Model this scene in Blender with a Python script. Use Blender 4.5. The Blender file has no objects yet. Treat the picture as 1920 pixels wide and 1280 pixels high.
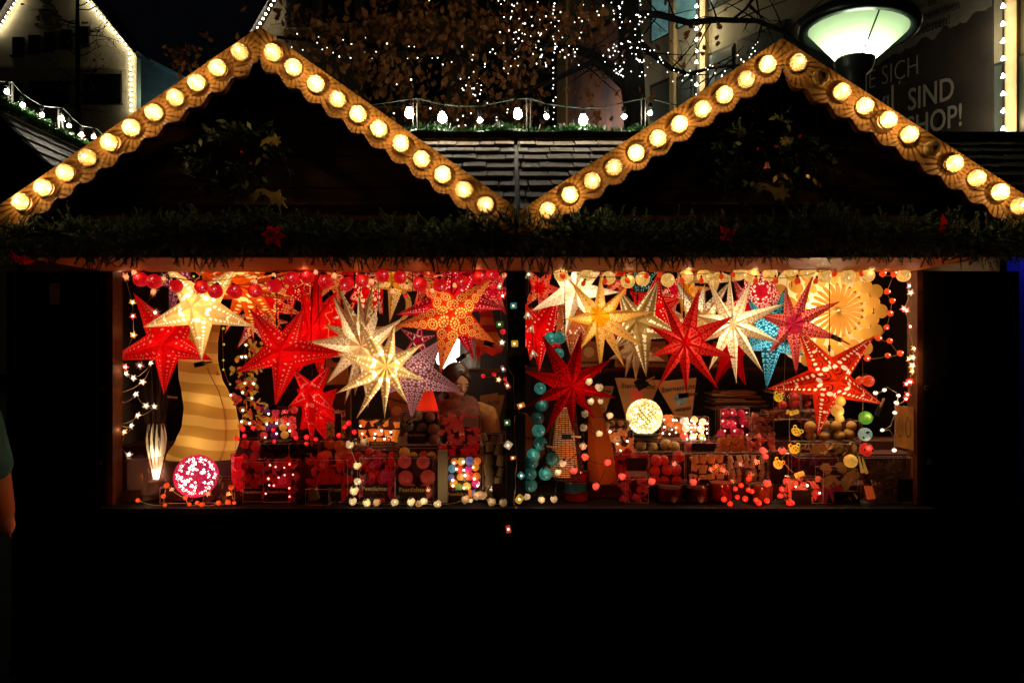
import bpy, bmesh, math, random
from mathutils import Vector, Matrix, noise, Euler
R = random.Random(11)
SC = bpy.context.scene
COL = SC.collection
PI = math.pi
D0, F, ZC = 3.72, 1280.0, 1.84        # metres from lens to the stall opening, focal length in photo pixels, eye height


def P(px, py, y):
    d = y + D0
    return Vector(((px - 960) * d / F, y, ZC + (640 - py) * d / F))


def S(px, y):
    return px * (y + D0) / F


def absloc(o):
    v = Vector((0, 0, 0))
    while o is not None:
        v += o.location
        o = o.parent
    return v


def link(o, parent=None, world=None):
    COL.objects.link(o)
    if parent is not None:
        o.parent = parent
    if world is not None:
        o.location = Vector(world) - (absloc(parent) if parent else Vector((0, 0, 0)))
    return o


def tag(o, label=None, cat=None, group=None, kind=None):
    if label: o['label'] = label
    if cat: o['category'] = cat
    if group: o['group'] = group
    if kind: o['kind'] = kind
    return o


def thing(name, label, cat, loc, group=None):
    o = bpy.data.objects.new(name, None)
    o.empty_display_size = .05
    link(o, None, loc)
    return tag(o, label, cat, group)


class MB:
    def __init__(s):
        s.v, s.f, s.m, s.uv, s.hasuv = [], [], [], [], False

    def face(s, pts, mi=0, uv=None):
        b = len(s.v)
        s.v += [tuple(p) for p in pts]
        s.f.append(tuple(range(b, b + len(pts))))
        s.m.append(mi)
        s.uv.append(uv)
        if uv: s.hasuv = True

    def grid(s, rows, mi=0, closed=False):
        b = len(s.v)
        n = len(rows[0])
        for r in rows: s.v += [tuple(p) for p in r]
        for i in range(len(rows) - 1):
            for j in range(n if closed else n - 1):
                k = (j + 1) % n
                s.f.append((b + i * n + j, b + i * n + k, b + (i + 1) * n + k, b + (i + 1) * n + j))
                s.m.append(mi); s.uv.append(None)

    def box(s, c, sz, rot=None, mi=0):
        c = Vector(c); b = len(s.v)
        for i in range(8):
            p = Vector(((i & 1) - .5, ((i >> 1) & 1) - .5, ((i >> 2) & 1) - .5))
            p = Vector((p.x * sz[0], p.y * sz[1], p.z * sz[2]))
            if rot is not None: p = rot @ p
            s.v.append(tuple(c + p))
        for q in ((0, 2, 3, 1), (4, 5, 7, 6), (0, 1, 5, 4), (2, 6, 7, 3), (0, 4, 6, 2), (1, 3, 7, 5)):
            s.f.append(tuple(b + k for k in q)); s.m.append(mi); s.uv.append(None)

    def box2(s, a, b, mi=0):
        a, b = Vector(a), Vector(b)
        s.box((a + b) / 2, [abs(b[i] - a[i]) for i in range(3)], None, mi)

    def tube(s, pts, r, n=6, mi=0, cap=True):
        pts = [Vector(p) for p in pts]
        rs = r if isinstance(r, (list, tuple)) else [r] * len(pts)
        rows = []
        up = Vector((0.13, .2, 1))
        for i, p in enumerate(pts):
            t = (pts[min(i + 1, len(pts) - 1)] - pts[max(i - 1, 0)])
            t = t.normalized() if t.length > 1e-9 else Vector((0, 0, 1))
            a = t.cross(up)
            if a.length < 1e-3: a = t.cross(Vector((1, 0, 0)))
            a.normalize(); bb = t.cross(a)
            rows.append([p + (a * math.cos(k * 2 * PI / n) + bb * math.sin(k * 2 * PI / n)) * rs[i] for k in range(n)])
        s.grid(rows, mi, True)
        if cap:
            s.face(rows[0][::-1], mi); s.face(rows[-1], mi)

    def lathe(s, c, prof, n=16, axis=(0, 0, 1), mi=0, sx=1, a0=0):
        """prof: (radius, height along the axis) pairs"""
        c = Vector(c)
        q = Vector((0, 0, 1)).rotation_difference(Vector(axis).normalized())
        rows = []
        for r, h in prof:
            rows.append([c + q @ Vector((r * sx * math.cos(a0 + k * 2 * PI / n), r * math.sin(a0 + k * 2 * PI / n), h)) for k in range(n)])
        s.grid(rows, mi, True)

    def sphere(s, c, r, n=12, m=8, mi=0, sc=(1, 1, 1), rot=None):
        c = Vector(c); rows = []
        for i in range(m + 1):
            t = PI * i / m
            row = []
            for k in range(n):
                a = 2 * PI * k / n
                p = Vector((math.sin(t) * math.cos(a) * sc[0], math.sin(t) * math.sin(a) * sc[1], -math.cos(t) * sc[2])) * r
                if rot is not None: p = rot @ p
                row.append(c + p)
            rows.append(row)
        s.grid(rows, mi, True)

    def prism(s, poly, y0, y1, mi=0):
        """poly: (x, z) outline extruded from y0 to y1"""
        n = len(poly)
        s.face([(x, y0, z) for x, z in poly], mi)
        s.face([(x, y1, z) for x, z in poly][::-1], mi)
        for i in range(n):
            a, b = poly[i], poly[(i + 1) % n]
            s.face([(a[0], y0, a[1]), (a[0], y1, a[1]), (b[0], y1, b[1]), (b[0], y0, b[1])], mi)

    def mesh(s, name, mats, off=(0, 0, 0), smooth=False, merge=False):
        me = bpy.data.meshes.new(name)
        o = Vector(off)
        me.from_pydata([(a - o.x, b - o.y, c - o.z) for a, b, c in s.v], [], s.f)
        for m in (mats if isinstance(mats, (list, tuple)) else [mats]): me.materials.append(m)
        me.polygons.foreach_set('material_index', s.m)
        if s.hasuv:
            l = me.uv_layers.new(name='UVMap'); k = 0
            for fi, f in enumerate(s.f):
                u = s.uv[fi]
                for j in range(len(f)):
                    l.data[k].uv = u[j] if u else (0, 0); k += 1
        if smooth: me.polygons.foreach_set('use_smooth', [True] * len(s.f))
        if merge:
            bm = bmesh.new(); bm.from_mesh(me)
            bmesh.ops.remove_doubles(bm, verts=bm.verts, dist=1e-5)
            bmesh.ops.recalc_face_normals(bm, faces=bm.faces)
            bm.to_mesh(me); bm.free()
        me.update()
        return me

    def build(s, name, mats, parent=None, loc=None, smooth=False, merge=False):
        """one mesh object; its origin is the parent's origin, or loc for a top-level mesh"""
        w = absloc(parent) if parent is not None else Vector(loc if loc is not None else (0, 0, 0))
        me = s.mesh(name, mats, w, smooth, merge)
        return link(bpy.data.objects.new(name, me), parent, w)


def inst(name, me, parent, world, rot=None, scale=None):
    o = bpy.data.objects.new(name, me)
    link(o, parent, world)
    if rot is not None: o.rotation_euler = rot
    if scale is not None: o.scale = (scale,) * 3 if isinstance(scale, (int, float)) else scale
    return o


# ---------------------------------------------------------------- materials
class X:
    """a socket with arithmetic"""
    def __init__(s, nt, k): s.nt, s.k = nt, k
    def op(s, o, b=None, c=None):
        n = s.nt.nodes.new('ShaderNodeMath'); n.operation = o
        for i, v in enumerate((s, b, c)):
            if v is None: continue
            if isinstance(v, X): s.nt.links.new(v.k, n.inputs[i])
            else: n.inputs[i].default_value = v
        return X(s.nt, n.outputs[0])
    def __add__(s, b): return s.op('ADD', b)
    def __sub__(s, b): return s.op('SUBTRACT', b)
    def __mul__(s, b): return s.op('MULTIPLY', b)
    def __truediv__(s, b): return s.op('DIVIDE', b)
    def lt(s, b): return s.op('LESS_THAN', b)
    def gt(s, b): return s.op('GREATER_THAN', b)
    def max(s, b): return s.op('MAXIMUM', b)
    def min(s, b): return s.op('MINIMUM', b)
    def f(s, o): return s.op(o)


def newmat(name):
    m = bpy.data.materials.new(name); m.use_nodes = True
    nt = m.node_tree; nt.nodes.clear()
    out = nt.nodes.new('ShaderNodeOutputMaterial')
    return m, nt, out


def node(nt, t, **kw):
    n = nt.nodes.new(t)
    for k, v in kw.items():
        if hasattr(n, k) and k not in n.inputs: setattr(n, k, v)
        else:
            i = n.inputs[k.replace('_', ' ')] if k.replace('_', ' ') in n.inputs else n.inputs[k]
            if isinstance(v, bpy.types.NodeSocket): nt.links.new(v, i)
            else: i.default_value = (*v, 1) if isinstance(v, tuple) and len(v) == 3 and i.type == 'RGBA' else v
    return n


def mat(name, col, rough=.6, metal=0., spec=.35, nscale=0, namt=.3, stretch=(1, 1, 1), bump=0., col2=None):
    m, nt, out = newmat(name)
    b = node(nt, 'ShaderNodeBsdfPrincipled', Roughness=rough, Metallic=metal)
    b.inputs['Base Color'].default_value = (*col, 1)
    b.inputs['Specular IOR Level'].default_value = spec
    if nscale:
        tc = node(nt, 'ShaderNodeTexCoord'); mp = node(nt, 'ShaderNodeMapping')
        mp.inputs['Scale'].default_value = stretch
        nt.links.new(tc.outputs['Object'], mp.inputs['Vector'])
        nz = node(nt, 'ShaderNodeTexNoise', Scale=nscale, Detail=5., Roughness=.6)
        nt.links.new(mp.outputs[0], nz.inputs['Vector'])
        rp = node(nt, 'ShaderNodeValToRGB')
        c2 = col2 or tuple(c * (1 - namt * 1.6) for c in col)
        rp.color_ramp.elements[0].position = .3; rp.color_ramp.elements[1].position = .7
        rp.color_ramp.elements[0].color = (*[max(0, c) for c in c2], 1)
        rp.color_ramp.elements[1].color = (*[min(1, c * (1 + namt * .6)) for c in col], 1)
        nt.links.new(nz.outputs['Fac'], rp.inputs[0]); nt.links.new(rp.outputs[0], b.inputs['Base Color'])
        if bump:
            bp = node(nt, 'ShaderNodeBump', Strength=bump, Distance=.004)
            nt.links.new(nz.outputs['Fac'], bp.inputs['Height']); nt.links.new(bp.outputs[0], b.inputs['Normal'])
    nt.links.new(b.outputs[0], out.inputs[0])
    return m


def emis(name, col, s):
    m, nt, out = newmat(name)
    e = node(nt, 'ShaderNodeEmission', Strength=s); e.inputs[0].default_value = (*col, 1)
    nt.links.new(e.outputs[0], out.inputs[0])
    return m


def shade(name, col, s, thread=0, gap=.0, base=None):
    """shade of a small lit lamp, also unlit goods given a painted glow: it gives off light, with a thread or fibre texture and a little gloss"""
    m, nt, out = newmat(name)
    e = node(nt, 'ShaderNodeEmission', Strength=s)
    e.inputs[0].default_value = (*col, 1)
    d = node(nt, 'ShaderNodeBsdfPrincipled', Roughness=.6)
    d.inputs['Base Color'].default_value = (*(base or tuple(min(.8, c * .6) for c in col)), 1)
    if thread:
        tc = node(nt, 'ShaderNodeTexCoord')
        nz = node(nt, 'ShaderNodeTexNoise', Scale=thread, Detail=3., Distortion=1.5)
        nt.links.new(tc.outputs['Object'], nz.inputs['Vector'])
        v = (X(nt, nz.outputs['Fac']) - .5) * 2.6 + .9
        v = v.max(.35).min(1.5) * s
        nt.links.new(v.k, e.inputs['Strength'])
    a = node(nt, 'ShaderNodeAddShader')
    nt.links.new(e.outputs[0], a.inputs[0]); nt.links.new(d.outputs[0], a.inputs[1])
    fin = a
    if gap:
        t = node(nt, 'ShaderNodeBsdfTransparent'); mx = node(nt, 'ShaderNodeMixShader', Fac=gap)
        nt.links.new(a.outputs[0], mx.inputs[1]); nt.links.new(t.outputs[0], mx.inputs[2]); fin = mx
    nt.links.new(fin.outputs[0], out.inputs[0])
    return m


def clear(name, tint=(1, 1, 1), gloss=.06, rough=.08, haze=0., hcol=(.6, .5, .45)):
    """thin clear plastic or glass sheet: looks through, mirrors a little, optionally hazy"""
    m, nt, out = newmat(name)
    t = node(nt, 'ShaderNodeBsdfTransparent'); t.inputs[0].default_value = (*tint, 1)
    g = node(nt, 'ShaderNodeBsdfGlossy', Roughness=rough)
    mx = node(nt, 'ShaderNodeMixShader', Fac=gloss)
    nt.links.new(t.outputs[0], mx.inputs[1]); nt.links.new(g.outputs[0], mx.inputs[2])
    fin = mx
    if haze:
        d = node(nt, 'ShaderNodeBsdfDiffuse'); d.inputs[0].default_value = (*hcol, 1)
        tl = node(nt, 'ShaderNodeBsdfTranslucent'); tl.inputs[0].default_value = (*hcol, 1)
        dd = node(nt, 'ShaderNodeMixShader', Fac=.5)
        nt.links.new(d.outputs[0], dd.inputs[1]); nt.links.new(tl.outputs[0], dd.inputs[2])
        m2 = node(nt, 'ShaderNodeMixShader', Fac=haze)
        nt.links.new(mx.outputs[0], m2.inputs[1]); nt.links.new(dd.outputs[0], m2.inputs[2]); fin = m2
    nt.links.new(fin.outputs[0], out.inputs[0])
    return m


def trans(name, col, amt=.65, nscale=0, bands=None):
    """translucent paper, glass or petal: light from a lamp behind it shines through"""
    m, nt, out = newmat(name)
    d = node(nt, 'ShaderNodeBsdfDiffuse'); d.inputs[0].default_value = (*[c * .8 for c in col], 1)
    t = node(nt, 'ShaderNodeBsdfTranslucent'); t.inputs[0].default_value = (*col, 1)
    mx = node(nt, 'ShaderNodeMixShader', Fac=amt)
    nt.links.new(d.outputs[0], mx.inputs[1]); nt.links.new(t.outputs[0], mx.inputs[2])
    if bands:
        tc = node(nt, 'ShaderNodeTexCoord'); sp = node(nt, 'ShaderNodeSeparateXYZ')
        nt.links.new(tc.outputs['Object'], sp.inputs[0])
        nz = node(nt, 'ShaderNodeTexNoise', Scale=3.5, Detail=1.)
        nt.links.new(tc.outputs['Object'], nz.inputs['Vector'])
        z = X(nt, sp.outputs[2]) + X(nt, sp.outputs[0]) * .1 + (X(nt, nz.outputs['Fac']) - .5) * .06
        k = (z * bands).f('FRACT').gt(.48)
        mc = node(nt, 'ShaderNodeMix', data_type='RGBA')
        nt.links.new(k.k, mc.inputs[0])
        mc.inputs[6].default_value = (*col, 1); mc.inputs[7].default_value = (*[c * q for c, q in zip(col, (.62, .52, .36))], 1)
        nt.links.new(mc.outputs[2], t.inputs[0])
    nt.links.new(mx.outputs[0], out.inputs[0])
    return m


def paper(name, col, hole, pat, E, dark=None, thru=.55, holeamt=1., band=(.09, .8), dens=1.):
    """star paper: translucent, mottled, with cut-out holes backed by thin tissue, laid out along each ray by its own UVs"""
    m, nt, out = newmat(name)
    uvn = node(nt, 'ShaderNodeUVMap'); sp = node(nt, 'ShaderNodeSeparateXYZ')
    nt.links.new(uvn.outputs[0], sp.inputs[0])
    u, v = X(nt, sp.outputs[0]), X(nt, sp.outputs[1])
    w = (u * -1. + 1.).max(.002); a = v.f('ABSOLUTE')
    lw = w.op('LOGARITHM', math.e)
    yy = a / w
    inb = w.gt(band[0]) * w.lt(band[1])

    def cell(k=1.):
        k = k * dens
        x = (lw / (-E * k)).f('FRACT') - .5
        y = yy / (E * k)
        y = (y.f('FRACT') if k < .9 else y) - .5
        rho = ((x * x + y * y).f('SQRT')) * 2.
        th = y.op('ARCTAN2', x)
        return x, y, rho, th

    def rows(step, off, r):
        x = ((lw / -step).f('FRACT') - .5) * step
        y = yy - off * E
        return ((x * x + y * y).f('SQRT')).lt(r)

    def pattern(p):
        if p == 'dots': return rows(.13, .55, .036).max(rows(.55, .18, .05))
        if p == 'fine': return rows(.09, .74, .022).max(rows(.16, .38, .03))
        if p == 'swirl':
            x, y, rho, th = cell()
            ring = (rho - .78).f('ABSOLUTE').lt(.13) * (((th * (11 / (2 * PI))).f('FRACT') - .5).f('ABSOLUTE').lt(.34))
            spi = ((rho * 2.1 - th / (2 * PI) + 4.).f('FRACT')).lt(.2) * rho.lt(.52) * rho.gt(.1)
            return ring.max(spi)
        if p == 'rings':
            x, y, rho, th = cell()
            ring = (rho - .8).f('ABSOLUTE').lt(.14) * (((th * (13 / (2 * PI))).f('FRACT') - .5).f('ABSOLUTE').lt(.33))
            ring2 = (rho - .38).f('ABSOLUTE').lt(.11) * (((th * (6 / (2 * PI))).f('FRACT') - .5).f('ABSOLUTE').lt(.33))
            return ring.max(ring2)
        if p == 'spiral':
            x, y, rho, th = cell()
            return ((rho * 2.6 - th / (2 * PI) + 4.).f('FRACT')).lt(.3) * rho.lt(.86) * rho.gt(.08)
        if p == 'rosette':
            x, y, rho, th = cell(1.)
            f = ((th * (8 / (2 * PI)) + .5 + 8.).f('FRACT') - .5).f('ABSOLUTE')
            q = (rho - .56) / .3
            return (f / .34).op('POWER', 2.) .lt((q * q) * -1. + 1.)
        if p == 'petal':
            x, y, rho, th = cell(1.)
            f = ((th * (5 / (2 * PI)) + 8.).f('FRACT') - .5).f('ABSOLUTE')
            q = (rho - .6) / .36
            return (f / .36).op('POWER', 2.).lt((q * q) * -1. + 1.)
        if p == 'hearts':
            x, y, rho, th = cell(.75)
            r = None
            for ox, oy, ang in ((-.22, .0, .7), (.2, .08, -.5)):
                xx = (x - ox) * math.cos(ang) + (y - oy) * math.sin(ang)
                y2 = (y - oy) * math.cos(ang) - (x - ox) * math.sin(ang)
                wd = (xx * .5 + .17).max(.02)
                t = ((xx / .26).op('POWER', 2.) + (y2 / wd).op('POWER', 2.)).lt(1.)
                r = t if r is None else r.max(t)
            return r
        if p == 'beads':
            x, y, rho, th = cell(1.3)
            yc = y - ((x * (2 * PI)).f('SINE')) * .2
            xf = ((x * 6. + 9.).f('FRACT') - .5) / 6.
            a1 = ((xf * xf * 1.6 + yc * yc * .55).f('SQRT')).lt(.075)
            y3 = y + .36
            a2 = ((xf * xf + y3 * y3).f('SQRT')).lt(.055)
            return a1.max(a2)
        if p == 'squares':
            x = ((lw / (-E * .4)).f('FRACT') - .5).f('ABSOLUTE'); y = ((yy / (E * .34)).f('FRACT') - .5).f('ABSOLUTE')
            return x.lt(.3) * y.lt(.3) * ((lw / (-E * 2.2)).f('FRACT')).lt(.6)
        if p == 'wave':
            x, y, rho, th = cell(1.5)
            yc = y - ((x * (2 * PI)).f('SINE')) * .22
            xf = (x * 9. + 9.).f('FRACT') - .5
            return yc.f('ABSOLUTE').lt(.05) * xf.f('ABSOLUTE').lt(.36)
        if p == 'core':   # slits round the middle of the star
            return (((yy / (E * .5)).f('FRACT') - .5).f('ABSOLUTE').lt(.2)) * w.gt(.8) * w.lt(.9)
        raise ValueError(p)

    pm = None
    for q in (pat.split('+') if pat else []):
        t = pattern(q)
        if q != 'core': t = t * inb
        pm = t if pm is None else pm.max(t)
    tc = node(nt, 'ShaderNodeTexCoord')
    nz = node(nt, 'ShaderNodeTexNoise', Scale=38., Detail=4., Roughness=.65)
    nt.links.new(tc.outputs['Object'], nz.inputs['Vector'])
    mot = (X(nt, nz.outputs['Fac']) - .5) * 1.1 + 1.
    mot = mot.max(.55).min(1.3)

    def scaled(c, x):
        vm = node(nt, 'ShaderNodeVectorMath', operation='SCALE'); vm.inputs[0].default_value = c
        nt.links.new(x.k, vm.inputs['Scale']); return vm.outputs[0]
    fac = mot
    if dark:
        dm = None
        for q in dark.split('+'):
            t = pattern(q) * inb
            dm = t if dm is None else dm.max(t)
        if pm is not None: dm = dm * (pm * -1. + 1.)
        fac = mot * (dm * -.85 + 1.)
    d = node(nt, 'ShaderNodeBsdfDiffuse'); t = node(nt, 'ShaderNodeBsdfTranslucent')
    nt.links.new(scaled([c * .55 for c in col], fac), d.inputs[0])
    nt.links.new(scaled(col, fac), t.inputs[0])
    mx = node(nt, 'ShaderNodeMixShader', Fac=thru)
    nt.links.new(d.outputs[0], mx.inputs[1]); nt.links.new(t.outputs[0], mx.inputs[2])
    fin = mx
    if pm is not None:
        ht = node(nt, 'ShaderNodeBsdfTranslucent'); ht.inputs[0].default_value = (*hole, 1)
        m2 = node(nt, 'ShaderNodeMixShader')
        nt.links.new((pm * holeamt).k, m2.inputs[0])
        nt.links.new(mx.outputs[0], m2.inputs[1]); nt.links.new(ht.outputs[0], m2.inputs[2]); fin = m2
    nt.links.new(fin.outputs[0], out.inputs[0])
    return m


def lamp(name, world, watts, col=(1, .75, .45), r=.01, parent=None, linear=False):
    l = bpy.data.lights.new(name, 'POINT'); l.energy = watts; l.color = col; l.shadow_soft_size = r
    if linear:
        l.use_nodes = True; nt = l.node_tree
        e = next(n for n in nt.nodes if n.type == 'EMISSION')
        fo = nt.nodes.new('ShaderNodeLightFalloff'); fo.inputs[0].default_value = 1.
        nt.links.new(fo.outputs['Constant' if linear == 'even' else 'Linear'], e.inputs['Strength'])
    return link(bpy.data.objects.new(name, l), parent, world)


def text_mesh(body, size, extrude=.0005, align='CENTER', shear=0., bold=0.):
    c = bpy.data.curves.new('lettering', 'FONT'); c.body = body; c.size = size; c.extrude = extrude
    c.align_x = align; c.align_y = 'CENTER'; c.shear = shear; c.offset = bold; c.resolution_u = 3
    o = bpy.data.objects.new('lettering', c); COL.objects.link(o)
    dg = bpy.context.evaluated_depsgraph_get()
    me = bpy.data.meshes.new_from_object(o.evaluated_get(dg))
    bpy.data.objects.remove(o); bpy.data.curves.remove(c)
    me.name = 'lettering'
    return me


def lettering(body, size, m, parent, world, rot=(PI / 2, 0, 0), **kw):
    me = text_mesh(body, size, **kw); me.materials.clear(); me.materials.append(m)
    return inst('lettering', me, parent, world, rot)


# shared materials
M = dict(
    board=mat('varnished_orange_pine', (.42, .19, .045), .42, nscale=9, namt=.22, stretch=(1, 1, 5), bump=.15),
    edge=mat('red_brown_moulding', (.10, .03, .012), .5),
    plank=mat('dark_brown_planks', (.27, .115, .036), .6, nscale=6, namt=.4, stretch=(.6, 1, 9), bump=.4),
    black=mat('black_painted_wood', (.006, .005, .004), .75, spec=.15, nscale=5, stretch=(4, 4, .5), namt=.3),
    beam=mat('smooth_pine_beam', (.36, .115, .018), .6, spec=.08, nscale=5, namt=.25, stretch=(.8, 6, 6)),
    shelf=mat('brown_shelf_wood', (.075, .022, .005), .7, spec=.08, nscale=5, namt=.3, stretch=(.7, 5, 5)),
    inner=mat('dark_stall_interior', (.03, .016, .009), .8),
    step=mat('dark_display_step', (.07, .018, .010), .7),
    cable=mat('black_cable', (.006, .006, .006), .5),
    wire=mat('pale_clear_wire', (.30, .22, .15), .4),
    greenwire=mat('pale_green_cable', (.022, .035, .022), .5),
    shingle=mat('weathered_shingle', (.19, .125, .055), .85, nscale=7, namt=.55, stretch=(1, 3, 3), bump=.5),
    lead=mat('dark_flashing', (.012, .011, .010), .7, spec=.1),
    fir=mat('fir_needles', (.018, .072, .011), .5, nscale=7, namt=.5),
    twig=mat('dark_twig', (.025, .015, .01), .8),
    tinsel=mat('green_tinsel', (.035, .10, .03), .35, nscale=9, namt=.5),
    poin=trans('red_poinsettia_cloth', (.90, .006, .006), .4),
    cookie=mat('pale_wood_cutout', (.90, .58, .16), .6, nscale=30, namt=.12),
    gold=mat('gold_ribbon', (.55, .32, .08), .35, metal=.6, nscale=60, namt=.6),
    white_led=emis('white_led', (1, .93, .80), 22),
    cool_led=emis('cool_white_led', (1, .96, .86), 16),
    warm_led=emis('warm_led', (1, .72, .38), 18),
    card=mat('black_label_card', (.007, .005, .004), .8, spec=.03, nscale=160, namt=.9, col2=(.035, .016, .006)),
    ink=mat('tan_lettering', (.40, .24, .09), .6),
    dark_ink=mat('black_lettering', (.01, .01, .01), .7),
    peg=mat('wooden_peg', (.5, .3, .13), .6),
    slate=mat('black_price_slate', (.012, .011, .010), .6),
    chalk=mat('chalk_lettering', (.5, .4, .25), .8),
    case=clear('clear_plastic_case', (.97, .95, .94), .05, .12),
    film=clear('crinkled_cellophane', (.95, .92, .9), .12, .18),
    rim=mat('plastic_edge_highlight', (.45, .30, .25), .2, spec=.8),  # pale colour imitates highlights along clear box and glass edges
    glass=clear('clear_glass', (.97, .97, .95), .10, .05),
    iron=mat('wrought_iron', (.12, .085, .05), .4, metal=.7),
    steel=mat('grey_steel_post', (.09, .085, .07), .5, metal=.3),
    carton=mat('brown_carton', (.30, .12, .030), .75, nscale=6, namt=.15),
)
# ---------------------------------------------------------------- setting
g = MB(); g.face([(-150, -40, 0), (150, -40, 0), (150, 200, 0), (-150, 200, 0)])
paving = mat('dark_paving', (.05, .047, .043), .7, nscale=3, namt=.4)
tag(g.build('ground', paving), kind='structure')

YG = -.60                                     # plane of the gable fronts; the opening lies in y = 0
ZS = 2.224                                    # underside of the eaves
stall = thing('market_stall', 'dark wooden double gabled market stall with bulb studded bargeboards and a lit display opening', 'market stall', (0, 0, 0))
XL, XR = P(212, 0, 0).x, P(1719, 0, 0).x
ZO, ZB = P(0, 507, 0).z, P(0, 946, 0).z       # top and bottom of the opening


def stallpart(name, mb, m, **k): return mb.build(name, m, stall, **k)


b = MB()                                       # counter front with vertical boards
x = -2.72
while x < 2.70:
    w = .135
    b.box2((x + .002, -.012 - R.random() * .003, .04), (x + w - .002, .03, ZB - .045)); x += w
b.box2((-2.72, .004, .02), (2.74, .06, ZB - .05))
b.box2((-2.72, -.03, .02), (2.74, .03, .12))
stallpart('counter_front', b, M['black'])
b = MB(); b.box2((XL - .06, -.07, ZB - .042), (XR + .06, 1.0, ZB - .004)); stallpart('counter_top', b, M['black'])
b = MB()
for x0, x1 in ((-2.75, XL - .034), (XR + .034, 2.76)):
    b = MB(); xx = x0
    while xx < x1 - .01:
        w = min(.14, x1 - xx)
        b.box2((xx + .002, -.008, ZB - .04), (xx + w - .002, .02, ZS - .002)); xx += w
    b.box2((x0, .004, ZB - .04), (x1, .05, ZS - .004))
    stallpart('front_wall', b, M['black'])
for x0, x1 in ((XL - .032, XL), (XR, XR + .032)):
    b = MB(); b.box2((x0, -.004, ZB - .02), (x1, .09, ZS - .002)); stallpart('door_jamb', b, M['shelf'])
pl, pr = P(950, 0, 0).x, P(985, 0, 0).x
b = MB(); b.box2((pl, -.01, ZB - .04), (pr, .10, ZS - .002)); stallpart('centre_post', b, M['black'])
for px, py in ((190, 727), (186, 867), (1737, 727), (1743, 866)):
    b = MB(); c = P(px, py, -.015)
    b.tube([c + Vector((.011 * math.cos(a), 0, .011 * math.sin(a))) for a in [i * PI / 6 for i in range(13)]], .003, 5, 0, False)
    stallpart('ring_bolt', b, M['iron'])
b = MB(); b.box2((-2.24, YG + .02, ZS), (2.19, .06, ZS + .03)); stallpart('eaves_soffit', b, M['beam'])
b = MB(); b.box2((-2.72, YG + .005, ZS + .005), (2.72, YG + .02, P(0, 412, YG).z)); stallpart('fascia_board', b, M['black'])
b = MB()
b.box2((-2.7, .05, 2.42), (2.7, 1.7, 2.45)); stallpart('ceiling', b, M['inner'])
b = MB(); b.box2((-2.7, 1.62, .1), (2.7, 1.68, 2.42)); stallpart('back_wall', b, M['inner'])
for xw in (-2.74, 2.70): b = MB(); b.box2((xw, .06, .1), (xw + .04, 1.62, 2.42)); stallpart('side_wall', b, M['inner'])
b = MB(); b.box2((-2.69, .07, .02), (2.69, 1.6, .06)); stallpart('stall_floor', b, M['inner'])
# display steps behind the counter edge: (px left, px right, py top, y front, y back)
for l, r, py, y0, y1 in ((222, 945, 866, .20, .40), (222, 945, 836, .40, .62), (1105, 1716, 909, .17, .34),
                         (1120, 1716, 851, .34, .50), (1120, 1716, 827, .50, .72)):
    b = MB(); z = P(0, py, y0).z
    b.box2((P(l, 0, y0).x, y0, ZB), (P(r, 0, y0).x, y1, z)); stallpart('display_step', b, M['step'])
# shelves along the back and a brown post
for l, r, py, y in ((868, 950, 693, 1.05), (985, 1500, 690, 1.05)):
    b = MB(); z = P(0, py, y).z
    b.box2((P(l, 0, y).x, y, z - .02), (P(r, 0, y).x, y + .3, z)); stallpart('back_shelf', b, M['shelf'])
b = MB(); b.box2((P(630, 0, .9).x, .9, .1), (P(656, 0, .9).x, .96, 2.4)); stallpart('inner_post', b, M['shelf'])

# ---------------------------------------------------------------- gables
bulbm = dict(glass=clear('ribbed_clear_glass', (1, .95, .82), .05, .12, .10, (1, .80, .48)),
             rib=trans('amber_glass_rib', (.65, .36, .11), .3), cap=trans('frosted_bulb_front', (.90, .74, .48), .5),
             ring=mat('brass_collar', (.30, .17, .05), .4, metal=.6), core=emis('glowing_filament', (1, .86, .6), 30),
             dead=mat('dark_filament', (.25, .18, .08), .4),
             dglass=clear('unlit_ribbed_glass', (1, .9, .7), .14, .1, .45, (.6, .44, .20)), drib=mat('unlit_amber_rib', (.50, .34, .14), .25))


def bulb_mesh(lit):
    b = MB(); n = 22
    prof = [(.033, 0), (.0365, .008), (.0375, .018), (.0365, .026), (.031, .033), (.022, .0375), (.010, .0405)]
    ang = []
    for i in range(n):
        ang += [2 * PI * i / n, 2 * PI * (i + .30) / n]
    for j in range(len(prof) - 1):
        (r0, h0), (r1, h1) = prof[j], prof[j + 1]
        for k in range(2 * n):
            a0, a1 = ang[k], ang[(k + 1) % (2 * n)] + (2 * PI if k == 2 * n - 1 else 0)
            rib = k % 2 == 0
            p = lambda r, a, h: (r * math.cos(a), -h, r * math.sin(a))
            b.face([p(r0, a0, h0), p(r0, a1, h0), p(r1, a1, h1), p(r1, a0, h1)], (1 if rib else 0) if j < 4 else (2 if rib else 0))
    b.face([(.010 * math.cos(2 * PI * k / 12), -.0405, .010 * math.sin(2 * PI * k / 12)) for k in range(12)], 2)
    b.lathe((0, 0, 0), [(.030, .0), (.040, .0), (.040, .004), (.034, .006)], 22, (0, -1, 0), 3)
    b.sphere((0, -.0335, 0), .0058, 8, 6, 4)
    if lit: return b.mesh('light_bulb', [bulbm['glass'], bulbm['rib'], bulbm['cap'], bulbm['ring'], bulbm['core']])
    return b.mesh('unlit_bulb', [bulbm['dglass'], bulbm['drib'], bulbm['drib'], bulbm['ring'], bulbm['dead']])


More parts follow.
